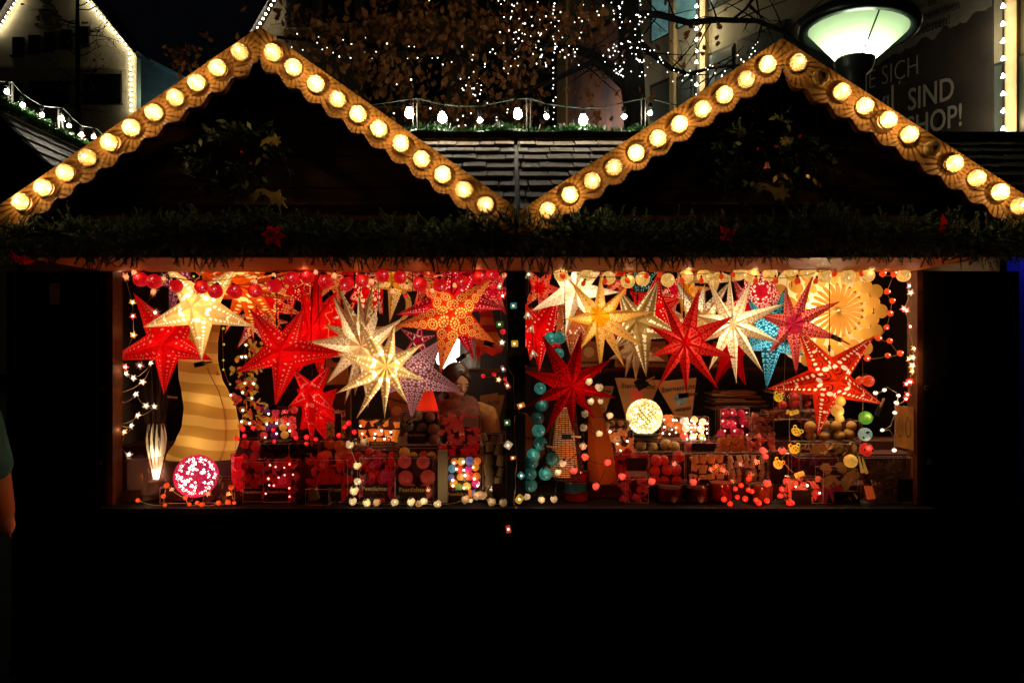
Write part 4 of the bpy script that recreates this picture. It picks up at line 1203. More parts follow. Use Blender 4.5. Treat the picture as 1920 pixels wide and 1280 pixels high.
for ring, (r0, r1, n, wd, e, of) in enumerate(((.42, .66, 16, .072, -.05, 0), (.58, .84, 16, .100, -.02, .5), (.74, 1.0, 16, .122, .01, 0))):
    for k in range(n):
        a = 2 * PI * (k + of) / n
        d = Vector((math.cos(a), 0, math.sin(a))); s = Vector((-d.z, 0, d.x))
        mid_, hl_ = (r0 + r1) / 2, (r1 - r0) / 2
        b.face([c + d * (mid_ + hl_ * math.cos(t)) * rr + s * wd * math.sin(t) * rr + Vector((0, e + .012 * (k % 2) + .006 * math.cos(t), 0)) for t in [i * PI / 7 for i in range(14)]])
b.build('petal_disc', pm, ps)
b = MB(); b.face([c + Vector((rr * .93 * math.cos(t), .15, rr * .93 * math.sin(t))) for t in [i * PI / 16 for i in range(32)]]); b.build('back_disc', trans('back_tissue', (.95, .78, .48), .35), ps)
lamp('bulb', c + Vector((0, .075, 0)), 3.0 * STAR_GAIN, (1, .74, .38), .04, ps, True)
lamp('bulb', c + Vector((0, -.05, 0)), 1.0 * STAR_GAIN, (1, .80, .46), .02, ps, True)
b = MB(); b.tube([c + Vector((0, -.12, rr * .7)), Vector((c.x, .2, ZCEIL))], .0024, 5); b.build('cord', M['cable'], ps)
# gold crescent moon
mo = thing('paper_moon', 'slim golden crescent moon between the golden star and the orange swirl star', 'paper star', P(752, 570, .3), 'lit paper stars hanging in the stall')
b = MB(); o = [(748 + 24 * math.cos(t), 572 + 30 * math.sin(t)) for t in [-1.25 + i * .25 for i in range(11)]]; i_ = [(744 + 17 * math.cos(t), 572 + 27 * math.sin(t)) for t in [-1.25 + i * .25 for i in range(11)]]
for y_, pts in ((.28, 1), (.33, 1)): b.grid([[P(x, z, y_) for x, z in o], [P(x, z, y_) for x, z in i_]])
b.grid([[P(x, z, .28) for x, z in o], [P(x, z, .33) for x, z in o]]); b.grid([[P(x, z, .28) for x, z in i_], [P(x, z, .33) for x, z in i_]])
b.build('shade', shade('gold_crescent_paper', (.8, .36, .05), .32, 20), mo)
# ---------------------------------------------------------------- light strings in the stall
def zz(ox, oy, pts, k=5.121): return [(ox + x / k, oy + y / k, *r) for x, y, *r in pts]


def string(label, items, y, cable=None, wire='cable', name='light_string', sag=4, group='strings of little lights in the stall', cat='string lights', top=True, r=.0017, glow=None):
    """items: (px, py, mesh[, scale]); the cable runs over them in order unless given"""
    yy = y if callable(y) else (lambda px, py: y)
    it0 = items[0]
    root = thing(name, label, cat, P(it0[0], it0[1], yy(it0[0], it0[1])), group)
    for it in items:
        o = inst('lamp', it[2], root, P(it[0], it[1], yy(it[0], it[1])), it[4] if len(it) > 4 else (R.uniform(-.5, .5), R.uniform(-.4, .4), R.uniform(-.5, .5)), it[3] if len(it) > 3 else 1)
    if glow:
        for it in items[::glow[2]]: lamp('glow', P(it[0], it[1], yy(it[0], it[1])) + Vector((0, -.05, .02)), glow[1] * .6, glow[0], .012, root)
    pts = cable or [(it[0], it[1]) for it in items]
    b = MB(); w = []
    for i in range(len(pts) - 1):
        (x0, y0), (x1, y1) = pts[i][:2], pts[i + 1][:2]
        w += [P(x0 + (x1 - x0) * t, y0 + (y1 - y0) * t + sag * math.sin(PI * t), yy(x0, y0)) for t in (0, .33, .67)]
    w.append(P(*pts[-1][:2], yy(*pts[-1][:2])))
    b.tube(w, r, 4); b.build('cable', M[wire], root)
    return root


def ball(name, col, s, r, thread=60, spark=True, coremat='warm_led', base=None):
    b = MB(); b.sphere((0, 0, 0), r, 16, 10)
    if spark:   # the little lamp pokes through the thread shell on one side
        b.sphere((.1 * r, -.93 * r, .05 * r), r * .13, 6, 4, 1)
        for k in range(6):
            a = R.uniform(0, 6.3); q = R.uniform(.22, .5)
            b.sphere((q * r * math.cos(a), -r * math.sqrt(1 - q * q) * .995, q * r * math.sin(a)), r * .04, 5, 3, 1)
    b.lathe((0, 0, r * .97), [(r * .28, 0), (r * .25, r * .28), (0, r * .3)], 8, mi=2)
    return b.mesh(name, [shade(name + '_shade', col, s, thread, 0, base), emis(name + '_spark', tuple(.65 * c + .35 for c in col), 2. * s + .3), M['cable']], smooth=True)


px1 = S(1, 0)
redball = ball('cotton_ball', (.80, .004, .008), .6, 13.3 * px1, 90, base=(.22, .003, .005))
reds = [(264, 523), (289, 527), (330, 535), (378, 537), (404, 545), (440, 546), (478, 544), (514, 534), (548, 521), (576, 518), (610, 527), (650, 531), (679, 525), (717, 516), (750, 519), (787, 532), (825, 533), (866, 527), (897, 520), (923, 513)]
string('string of red thread balls along the top of the left half', [(x, y + 1, redball, R.uniform(.92, 1.06)) for x, y in reds], lambda px, py: -.045, [(x, y - 13) for x, y in reds], sag=3, glow=((1, .25, .08), .22, 3))
bell = MB()
bell.lathe((0, 0, 0), [(.004, .010), (.009, .004), (.0125, -.008), (.010, -.018)], 7); bell.sphere((0, 0, -.008), .0055, 7, 5, 1); bell.lathe((0, 0, 0), [(.005, .020), (.005, .008), (0, .006)], 6, mi=2)
for k in range(6): a = k * PI / 3; bell.face([(.010 * math.cos(a), .010 * math.sin(a), -.017), (.010 * math.cos(a + .9), .010 * math.sin(a + .9), -.017), (.016 * math.cos(a + .45), .016 * math.sin(a + .45), -.030)])
bell = bell.mesh('flower_bell', [trans('clear_pink_petal', (.9, .5, .3), .6), emis('bell_core', (1, .78, .48), 9), M['cable']])
bl = [(236, 517), (251, 508), (288, 545), (306, 520), (366, 542), (479, 527), (513, 514), (592, 508), (627, 515), (697, 526), (736, 544), (762, 536), (810, 543), (852, 533), (924, 512), (946, 514)]
string('dark wired string of clear flower bells crossing before the red thread balls', [(x, y, bell, R.uniform(.9, 1.2)) for x, y in bl], lambda px, py: -.055,
       [(228, 510), (262, 503), (297, 514), (330, 521), (400, 526), (440, 520), (480, 514), (520, 508), (580, 502), (627, 510), (665, 517), (700, 521), (736, 528), (790, 527), (845, 520), (880, 514), (925, 505), (948, 500)], 'cable', sag=2)
yel = ball('cotton_ball', (.90, .50, .11), .75, 13.5 * px1, 70)
yl = [(1052, 515), (1101, 515), (1141, 521), (1177, 527), (1205, 523), (1252, 525), (1287, 518), (1319, 517), (1386, 512), (1410, 517), (1444, 514), (1483, 506), (1514, 509), (1546, 517), (1590, 518), (1626, 516), (1694, 516)]
string('string of pale yellow thread balls along the top of the right half', [(x, y, yel, R.uniform(.9, 1.06)) for x, y in yl], -.015, [(x, y - 13) for x, y in yl], sag=2, glow=((1, .72, .35), .22, 3))
phy = MB()
for k in range(5):
    a0 = 2 * PI * k / 5
    row = []
    for h, r in ((.012, .004), (.004, .011), (-.008, .0135), (-.018, .011), (-.024, .006)):
        row.append([(r * (1.12 if j == 1 else .9) * math.cos(a0 + j * .63), r * (1.12 if j == 1 else .9) * math.sin(a0 + j * .63), h) for j in range(3)])
    phy.grid(row)
phy.lathe((0, 0, 0), [(.0045, .024), (.0055, .012), (0, .008)], 7, mi=1)
phy = phy.mesh('paper_lantern_bud', [shade('orange_bud_shade', (.90, .060, .005), .55, 45), M['cable']])
ph = [(995, 556), (1054, 515), (1095, 529), (1134, 525), (1176, 523), (1213, 515), (1236, 512), (1278, 523), (1315, 524), (1352, 516), (1374, 513), (1417, 524), (1454, 524), (1495, 524), (1530, 525), (1565, 511), (1615, 511)]
string('dark wired string of orange paper lantern buds hanging before the yellow balls', [(x, y, phy, R.uniform(.9, 1.15)) for x, y in ph], -.055,
       [(988, 520), (1010, 512), (1054, 509), (1085, 513), (1098, 519), (1134, 519), (1176, 516), (1240, 507), (1262, 508), (1280, 514), (1315, 513), (1350, 508), (1400, 512), (1420, 517), (1454, 521), (1495, 517), (1530, 510), (1560, 503)], sag=2)
# orange tulip buds down the right jamb
tul = MB()
for k in range(6):
    a0 = PI / 3 * k; q = lambda r, da, h: (r * math.cos(a0 + da), -h, r * math.sin(a0 + da))
    tul.grid([[q(.003, -.5, -.010), q(.004, 0, -.012), q(.003, .5, -.010)], [q(.015, -.55, .0), q(.0175, 0, -.002), q(.015, .55, .0)], [q(.010, -.5, .015), q(.013, 0, .016), q(.010, .5, .015)], [q(.003, -.3, .019), q(.004, 0, .022), q(.003, .3, .019)]])
tul.sphere((.003, -.017, .002), .004, 6, 4, 1)
tulip = tul.mesh('tulip_bud', [shade('orange_tulip_shade', (.90, .080, .008), .55, 40), emis('tulip_core', (1, .72, .55), 4)])
TL = zz(1460, 480, [(990, 172), (1100, 178), (1035, 340), (1085, 430), (1070, 550), (1035, 680), (955, 785), (1065, 815), (1160, 935), (1045, 955), (850, 980)])
string('string of round orange tulip buds down the edge of the white paper sun', [(x, y, tulip, R.uniform(.9, 1.15)) for x, y in TL], .0, wire='wire', sag=3, glow=((1, .4, .15), .2, 2))
orb = ball('silk_ball', (.92, .055, .006), .6, 11 * px1, 50)
string('two orange silk balls on a thin wire right of the orange red star', [(1628, 714, orb, 1), (1612, 713, orb, .7)], .02, [(1617, 676), (1618, 700), (1622, 714)], 'wire')
fl5 = MB()
for k in range(5):
    a0 = 2 * PI * k / 5; q = lambda r, da, h: (r * math.cos(a0 + da), -h, r * math.sin(a0 + da))
    fl5.grid([[q(.002, -.5, 0), q(.003, 0, -.002), q(.002, .5, 0)], [q(.013, -.5, .007), q(.014, 0, .003), q(.013, .5, .007)], [q(.018, -.25, .004), q(.022, 0, .001), q(.018, .25, .004)]])
fl5.sphere((0, -.006, 0), .0055, 7, 5, 1)


def flower5(name, col, s, core): return fl5.mesh(name, [shade(name + '_petal', col, s, 40), emis(name + '_core', core, 12)])


f_or, f_wh, f_ye, f_re = flower5('orange_blossom', (.90, .16, .07), .5, (1, .85, .75)), flower5('white_blossom', (.75, .55, .32), .35, (1, .92, .8)), flower5('yellow_blossom', (.85, .40, .05), .4, (1, .88, .6)), flower5('red_blossom', (.75, .04, .02), .45, (1, .6, .4))
FR = zz(1460, 480, [(1245, 285, f_or), (1265, 350, f_wh), (1195, 500, f_or), (1225, 520, f_or), (1255, 680, f_re), (1295, 890, f_ye), (1285, 975, f_wh), (1240, 985, f_ye), (1280, 1050, f_wh), (1275, 1105, f_ye), (1250, 1205, f_re), (1220, 1225, f_re)])
FR += zz(1460, 710, [(1265, 30, f_re), (1235, 150, f_re), (1215, 190, f_re), (1130, 232, f_ye)])
string('string of orange, yellow and red blossoms down the right jamb', FR, .02, wire='wire', sag=5, glow=((1, .55, .3), .2, 3))
FLs = zz(200, 480, [(180, 190, f_or), (250, 440, f_ye), (255, 578, f_re), (260, 755, f_ye), (120, 1012, f_or), (185, 1062, f_or), (195, 1125, f_wh), (262, 1168, f_wh), (430, 1030, f_wh), (345, 1210, f_wh)])
FLs += zz(200, 710, [(80, 138, f_ye), (125, 232, f_re), (285, 150, f_wh), (380, 256, f_wh), (465, 262, f_wh), (305, 352, f_wh), (125, 430, f_re), (245, 450, f_wh), (175, 512, f_ye), (130, 635, f_wh), (215, 720, f_wh)])
string('trailing string of mixed blossoms down the left jamb', FLs, .10, wire='wire', sag=5, glow=((1, .65, .35), .2, 3))
feather = MB()
for k in range(60):
    d = Vector((R.gauss(0, 1), R.gauss(0, .6), R.gauss(0, .8))).normalized(); s = d.cross(Vector((0, 1, .2))).normalized() * .0012
    feather.face([d * .002 - s, d * .002 + s, d * R.uniform(.018, .034)])
feather.sphere((0, -.004, 0), .006, 6, 4, 1)
feather = feather.mesh('feather_puff', [shade('pink_feather', (.85, .30, .18), .45), emis('puff_core', (1, .85, .7), 10)])
string('string of pale pink feather puffs behind the plain red star', [(x, y, feather, R.uniform(.85, 1.1)) for x, y in zz(200, 480, [(265, 150), (345, 130), (460, 325), (540, 195), (470, 540), (845, 315), (320, 1050)])], .12, [(235, 505), (262, 507), (289, 545), (272, 570), (292, 586), (263, 685)], 'wire')
wov = MB(); wov.sphere((0, 0, 0), .0125, 10, 7, 0, (1, 1, .8)); wov.lathe((0, 0, 0), [(.004, .014), (.003, .006)], 6, mi=1)
wov = wov.mesh('oval_lamp', [emis('white_oval_lamp', (1, .90, .66), 1.6), M['wire']], smooth=True)
WO = zz(1460, 710, [(930, 135), (1015, 108), (1150, 160), (1130, 230), (1115, 325), (995, 492), (1110, 685)])
string('loose string of seven white oval lamps by the plastic sign', [(x, y, wov, 1 - .06 * (i % 3)) for i, (x, y) in enumerate(WO)], .0, [(1645, 748), (1642, 737), (1658, 731), (1663, 725), (1680, 735), (1685, 741), (1681, 755), (1678, 774), (1670, 798), (1654, 806), (1668, 805), (1677, 820), (1677, 843)], 'wire', sag=1, r=.0025)
# teal balls
tl_ = [ball('cotton_ball', c, s, 12.6 * px1, 60, True, base=(.01, .07, .05)) for c, s in (((.06, .36, .25), .30), ((.012, .14, .10), .20), ((.005, .05, .038), .16))]
TB = zz(960, 480, [(372, 787, tl_[0]), (455, 782, tl_[0]), (447, 935, tl_[0], .85)]) + zz(960, 710, [(270, 92, tl_[0], .9), (285, 250, tl_[1]), (247, 378, tl_[2]), (255, 495, tl_[0]), (272, 620, tl_[1], 1.05), (205, 728, tl_[0]), (190, 797, tl_[2], 1.05), (175, 910, tl_[1]), (180, 1022, tl_[1]), (320, 910, tl_[0]), (392, 768, tl_[2])])
string('string of teal thread balls hanging beside the centre post to the counter', TB, lambda px, py: .09 if py < 700 else .03, [(1045, 600), (1040, 625), (1012, 730), (1016, 758), (1008, 785), (1010, 806), (1013, 832), (1000, 852), (997, 866), (994, 888), (995, 910), (1022, 888), (1036, 860)], glow=((.6, 1, .85), .10, 4))
# leopard string
leo = MB(); leo.sphere((0, 0, 0), .030, 14, 9, 0, (1, .6, .82))
for s in (-1, 1): leo.sphere((.022 * s, 0, .022), .012, 9, 6, 0, (1, .5, 1)); leo.sphere((.022 * s, -.005, .022), .006, 7, 5, 1, (1, .5, 1))
for x, z, r in ((-.012, .008, .004), (.012, .008, .004), (0, -.004, .004), (-.02, -.004, .003), (.019, -.006, .003), (.0, .017, .003), (-.009, -.014, .0025), (.010, -.013, .0025), (-.004, .001, .002), (.023, .004, .003)):
    leo.sphere((x, -.0185 * math.sqrt(max(0.05, 1 - (x / .03) ** 2 - (z / .025) ** 2)), z), r, 7, 5, 1, (1, .5, 1))
leo = leo.mesh('leopard_head', [shade('yellow_paper_shade', (.90, .50, .03), .62, 12), M['dark_ink']], smooth=True)
roll = MB(); roll.lathe((0, 0, -.022), [(.0125, 0), (.0125, .044)], 12); roll.lathe((0, 0, -.02), [(.0128, .008), (.0128, .010)], 12, mi=1)
roll = roll.mesh('paper_roll', [shade('yellow_roll_shade', (.90, .46, .04), .55, 12), M['dark_ink']], smooth=True)
string('string of yellow spotted leopard heads and paper rolls hanging over the boxes',
       [(1484, 522, leo, .62, (0, 0, 0)), (1460, 745, leo, .95, (0, .2, .3)), (1489, 773, roll, 1, (0, 1.3, 0)), (1493, 809, leo, .9, (.2, .6, -.5)), (1490, 842, leo, .98, (0, -.1, 0)), (1459, 870, leo, .98, (0, .5, .2)), (1499, 889, roll, 1.05, (0, 1.25, 0)), (1477, 772, roll, .5, (0, .5, 0))],
       -.01, [(1476, 520), (1470, 740), (1480, 765), (1480, 805), (1482, 832), (1466, 858), (1487, 885)], 'wire')
# animal balls
def animal(name, col, s, spots):
    b = MB(); b.sphere((0, 0, 0), .036, 16, 10, 0)
    for x, z, r, mi in spots: b.sphere((x, -.0355 * math.sqrt(max(.05, 1 - (x * x + z * z) / .0013)), z), r, 8, 5, mi, (1, .4, 1))
    return b.mesh(name, [shade(name + '_shade', col, s, 8), M['dark_ink'], mat(name + '_dot', (.5, .12, .02), .5)], smooth=True)
frog = animal('frog_ball', (.14, .45, .03), .42, [(-.004, .006, .008, 2), (-.004, .006, .005, 1), (.033, .004, .006, 2)])
mouse = animal('mouse_ball', (.34, .52, .42), .42, [(-.004, .014, .008, 1), (.006, .016, .005, 1), (-.02, -.014, .007, 1), (.012, -.006, .003, 1), (.016, -.012, .003, 1)])
lady = animal('ladybird_ball', (.75, .02, .01), .5, [(-.02, .004, .008, 1), (.018, -.002, .007, 1), (.0, .028, .010, 1), (.026, .020, .006, 1), (-.008, -.02, .004, 1)])
plain = animal('yellow_ball', (.85, .42, .06), .55, [])
string('string of painted animal balls, green, pale blue and red, below the orange red star', [(1623, 783, frog, 1, (0, 0, 0)), (1622, 814, mouse, 1, (0, 0, 0)), (1624, 842, lady, 1, (0, 0, 0)), (1595, 864, plain, 1, (0, 0, 0)), (1575, 752, plain, .8), (1570, 770, plain, .95), (1574, 784, plain, .65)], .01, [(1617, 700), (1618, 760), (1616, 800), (1613, 830), (1612, 845), (1598, 862)], 'wire', glow=((1, .75, .45), .22, 2))
# rose buds and roses
def rose(name, col, s, core, r=.021):
    b = MB(); b.sphere((0, 0, 0), r, 10, 7, 0, (1, .9, .85))
    for k in range(9):
        a = k * 2.4; t = .35 + .6 * (k / 9); c = Vector((math.cos(a) * t * .8, -math.sqrt(max(0, 1 - t * t * .6)) * .9, math.sin(a) * t * .8)) * r
        n_ = c.normalized(); s_ = n_.cross(Vector((0, .3, 1))).normalized(); u_ = n_.cross(s_)
        b.grid([[c - s_ * r * .55 - n_ * r * .2, c - u_ * r * .1 + n_ * r * .12, c + s_ * r * .55 - n_ * r * .2], [c - s_ * r * .5 + u_ * r * .45 + n_ * r * .02, c + u_ * r * .5 + n_ * r * .24, c + s_ * r * .5 + u_ * r * .45 + n_ * r * .02]])
    if core: b.sphere((.15 * r, -.95 * r, -.1 * r), r * .22, 6, 4, 1)
    b.lathe((0, 0, 0), [(r * .5, r * .7), (r * .2, r * 1.3), (0, r * 1.4)], 6, mi=2)
    return b.mesh(name, [shade(name + '_petal', col, s, 60), emis(name + '_core', (1, .86, .62), 4), M['cable']])
r_cr, r_crd, r_pk, r_wh = rose('cream_rose', (.80, .58, .28), .62, True), rose('dim_cream_rose', (.5, .34, .18), .22, False), rose('salmon_bud', (.90, .10, .065), .5, False, .020), rose('white_bud', (.80, .55, .28), .48, False, .019)
CR = zz(440, 710, [(1245, 592, r_crd), (1105, 622, r_cr), (1180, 825, r_cr), (1180, 982, r_cr), (1150, 1062, r_cr, 1.15), (1135, 1167, r_cr), (1265, 1182, r_cr), (1365, 1182, r_crd)]) + zz(700, 710, [(35, 1182, r_crd), (205, 1182, r_cr), (365, 1172, r_cr, 1.05), (440, 1195, r_crd), (485, 1172, r_cr), (615, 1195, r_cr), (885, 1150, r_crd, 1.15), (935, 1160, r_cr, .6), (1000, 1112, r_crd, 1.2), (1050, 1110, r_crd, 1.2), (1135, 1172, r_crd, 1.1), (1245, 1182, r_crd)])
string('string of cream paper roses draped down and along the counter of the left half', CR, -.015, wire='wire', sag=5, glow=((1, .62, .30), .20, 2))
WB = zz(960, 710, [(740, 25, r_wh, 1.1), (835, 75, r_wh, 1.15), (755, 210, r_wh), (850, 210, r_wh, .8), (940, 350, r_wh), (700, 330, r_crd), (840, 522, r_wh), (690, 462, r_crd), (680, 642, r_crd), (490, 805, r_wh), (445, 890, r_wh), (400, 1147, r_wh), (280, 1155, r_wh), (145, 1130, r_wh)])
string('dark wired string of white rose buds from the dark red star down to the counter', WB, .0, wire='cable', sag=6, glow=((1, .72, .42), .25, 2))
PB = zz(960, 710, [(595, 872, r_pk), (700, 745, r_pk), (920, 800, r_pk), (805, 1027, r_pk), (1055, 932, r_pk), (1345, 977, r_pk)]) + zz(1200, 710, [(510, 985, r_pk), (1220, 993, r_pk), (1205, 745, r_pk, .8), (1180, 685, r_pk), (1362, 680, r_pk)])
string('dark wired string of salmon pink rose buds over the front boxes of the right half', PB, -.01, wire='cable', sag=8, glow=((1, .22, .12), .42, 1))
berry = ball('berry_lamp', (.92, .018, .005), .85, .0145, 30, True)
RB = zz(1200, 710, [(805, 1155), (865, 1200), (915, 1055), (935, 1135), (970, 1020), (1010, 1150), (1040, 1065), (1045, 955), (1075, 1080), (1115, 1165), (1140, 1190), (1220, 1170), (1340, 1125), (1360, 1055), (1410, 975), (1430, 1190)]) + zz(1460, 710, [(75, 975), (30, 1060), (20, 1120), (130, 1190)])
string('tangle of bright red berry lamps on the counter of the right half', [(x, y, berry, R.uniform(.8, 1.1)) for x, y in RB], -.02, wire='cable', sag=7, glow=((1, .16, .05), .42, 2))
berry2 = ball('berry_lamp', (.85, .008, .010), .6, .0135, 30, True)
RB2 = zz(440, 710, [(20, 573), (95, 548), (80, 480), (175, 468), (370, 490), (380, 600), (590, 565), (690, 622), (690, 560), (780, 580), (1000, 542), (1055, 462), (1095, 425), (1150, 510)])
string('string of crimson berry lamps along the ledge below the red stars', [(x, y, berry2, R.uniform(.8, 1.15)) for x, y in RB2], .10, wire='cable', sag=6, glow=((1, .10, .06), .42, 2))
orbb = ball('berry_lamp', (.92, .075, .006), .5, .0125, 30, True)
OB = zz(200, 710, [(300, 1165), (560, 1212), (545, 1125), (575, 1018), (755, 1140), (795, 1205), (870, 1190), (918, 1205), (1075, 1190), (1165, 1183), (1225, 1188), (1195, 1040)])
string('string of orange berry lamps lying round the pink light globe', [(x, y, orbb, R.uniform(.8, 1.2)) for x, y in OB], -.02, wire='wire', sag=4, glow=((1, .30, .08), .35, 2))
# mini lampshades down the centre post
def lshade(name, col, s, cone=.8):
    b = MB(); b.lathe((0, 0, 0), [(.017 * cone, .017), (.017, -.017)], 4 if cone < .9 else 14, a0=PI / 4); b.sphere((0, 0, -.002), .006, 7, 5, 1)
    b.lathe((0, 0, 0), [(.004, .020), (.004, .006)], 6, mi=2)
    m, nt, out = newmat(name + '_ribbed'); e = node(nt, 'ShaderNodeEmission', Strength=s); e.inputs[0].default_value = (*col, 1)
    tc = node(nt, 'ShaderNodeTexCoord'); wv = node(nt, 'ShaderNodeTexWave', Scale=95., Distortion=1.); wv.bands_direction = 'Z'
    nt.links.new(tc.outputs['Object'], wv.inputs['Vector']); nt.links.new(((X(nt, wv.outputs['Fac']) * .6 + .45) * s).k, e.inputs['Strength'])
    t = node(nt, 'ShaderNodeBsdfTransparent'); mx = node(nt, 'ShaderNodeMixShader', Fac=.18); nt.links.new(e.outputs[0], mx.inputs[1]); nt.links.new(t.outputs[0], mx.inputs[2]); nt.links.new(mx.outputs[0], out.inputs[0])
    return b.mesh(name, [m, M['warm_led'], M['wire']])
LC = dict(w=((.85, .72, .45), .6), t=((.10, .42, .42), .5), g=((.10, .26, .06), .4), y=((.95, .48, .03), .7), p=((.55, .28, .30), .5), r=((.85, .12, .08), .6), o=((.95, .26, .02), .7), l=((.85, .55, .30), .7), v=((.42, .08, .14), .5), a=((.80, .10, .04), .75))
LM = {k: lshade('mini_lampshade_' + n_, c, s, 1.0 if k in 'gtyl' else .8) for (k, (c, s)), n_ in zip(LC.items(), ('white', 'teal', 'green', 'yellow', 'mauve', 'red', 'orange', 'beige', 'violet', 'scarlet'))}
LS = [(937, 536, 'w', .9, .3), (963, 573, 't', .95, 1.5), (937, 608, 'g', 1., 1.5), (965, 644, 'y', 1., 1.55), (943, 691, 'p', .95, -.5), (951, 722, 'r', 1.1, -.5), (977, 760, 'o', 1.15, 1.2), (951, 792, 'g', .95, 1.5), (953, 834, 'l', 1.1, .6), (962, 858, 'a', .85, 1.4), (977, 891, 't', .95, -.8), (974, 935, 'y', 1.1, .6), (967, 955, 'v', .95, .6), (953, 991, 'a', 1.05, -.2)]
string('string of little ribbed lampshades of many colours wound down the centre post', [(x, y, LM[k], s, (R.uniform(-.3, .3), a, 0)) for x, y, k, s, a in LS], -.05,
       [(946, 512), (950, 560), (952, 600), (951, 640), (953, 690), (963, 705), (963, 740), (966, 770), (964, 800), (968, 845), (969, 870), (966, 890), (967, 910), (963, 940), (966, 950), (955, 955), (950, 970), (952, 980)], 'wire', sag=1)
w2 = zz(700, 480, [(1270, 175, berry2), (1205, 215, berry2), (1145, 290, berry2, 1.3), (1240, 385, f_re), (1210, 395, berry2), (1245, 725, berry2, 1.2), (1235, 830, f_wh), (310, 380, berry2), (430, 445, berry2), (520, 508, berry2, 1.1), (1055, 1150, berry2), (1160, 1135, berry2), (1200, 1185, f_ye), (1270, 1180, berry2)])
string('string of small red lamps and a white blossom left of the centre post', w2[:7], .0, wire='wire')
string('short string of red lamps behind the big orange swirl star', w2[7:10], .2, wire='cable')
string('short string of red and yellow lamps under the iron bracket shelf', w2[10:], .3, wire='wire')
lw = zz(960, 480, [(160, 170), (150, 558), (190, 690), (205, 928), (180, 385)])
lily = MB()
for k in range(6):
    a0 = PI / 3 * k; q = lambda r, da, h: (r * math.cos(a0 + da), r * math.sin(a0 + da), h)
    lily.grid([[q(.004, -.5, .014), q(.005, 0, .014), q(.004, .5, .014)], [q(.013, -.4, -.004), q(.014, 0, -.004), q(.013, .4, -.004)], [q(.016, -.05, -.022), q(.024, 0, -.018), q(.016, .05, -.022)]])
lily.sphere((0, 0, -.002), .006, 7, 5, 1)
lily = lily.mesh('lily_bell', [shade('cream_lily_petal', (.75, .55, .28), .35, 40), emis('lily_core', (1, .88, .66), 7)])
string('string of cream lily bells just right of the centre post', [(x, y, lily, 1.05) for x, y in lw], -.01, wire='wire')
# autumn leaf string beside the vase lamp
leafm = [shade('amber_leaf', (.75, .28, .02), .34, 20), shade('red_leaf', (.60, .06, .02), .3, 20), shade('green_gold_leaf', (.52, .34, .04), .3, 20)]
LPT = zz(200, 480, [(1340, 850), (1300, 968), (1335, 962), (1330, 1225), (1412, 1225)]) + zz(200, 710, [(1330, 45), (1410, 45), (1310, 130), (1398, 185), (1310, 300), (1300, 410), (1372, 425), (1190, 160)])
string('string of autumn leaves with small white lamps right of the striped vase lamp', [(x, y, (tmp := flower5('leaf_lamp', (.65, .28, .04), .25, (1, .92, .78))) if i == 0 else tmp, .8) for i, (x, y) in enumerate(LPT)], .22, wire='wire', sag=5)
st_leaf = [o for o in bpy.data.objects if o.get('label', '').startswith('string of autumn leaves')][0]
b = MB()
for i in range(130):
    px, py = R.gauss(470, 13), R.uniform(640, 800)
    oak_leaf(b, P(px + 8 * math.sin(py * .05), py, .24 + R.uniform(-.03, .03)), Vector((R.gauss(0, 1), R.gauss(0, .4), R.gauss(-.3, .8))), R.uniform(.03, .055), R.randint(0, 2))
b.build('leaves', leafm, st_leaf)
gl = ball('glass_drop', (.55, .62, .04), .7, .008, 20, False)
string('string of little green yellow glass drops in the gap behind the striped vase lamp', [(x, y, gl, R.uniform(.8, 1.2)) for x, y in zz(200, 480, [(1120, 695), (1125, 848), (1120, 1000), (1120, 1090), (1185, 1230)]) + zz(200, 480, [(835, 195), (905, 195)])][:7], .45, [(417, 615), (419, 690), (431, 720)], 'wire')
# ---------------------------------------------------------------- goods on the counter
def clearbox(b, x0, x1, z0, z1, y0, y1, tilt=0.):
    """thin case (slot 0) with pale rods standing in for edge highlights (slot 1)"""
    i = len(b.v)
    b.box2((x0, y0, z0), (x1, y1, z1), 0)
    c = [(x, y, z) for x in (x0, x1) for y in (y0, y1) for z in (z0, z1)]
    for a in range(8):
        for d in (1, 2, 4):
            if not a & d:
                p, q = c[a], c[a | d]
                b.tube([p, q], .0011, 4, 1, False)


GB = 'gift boxes stacked on the counter'
_sh = {}


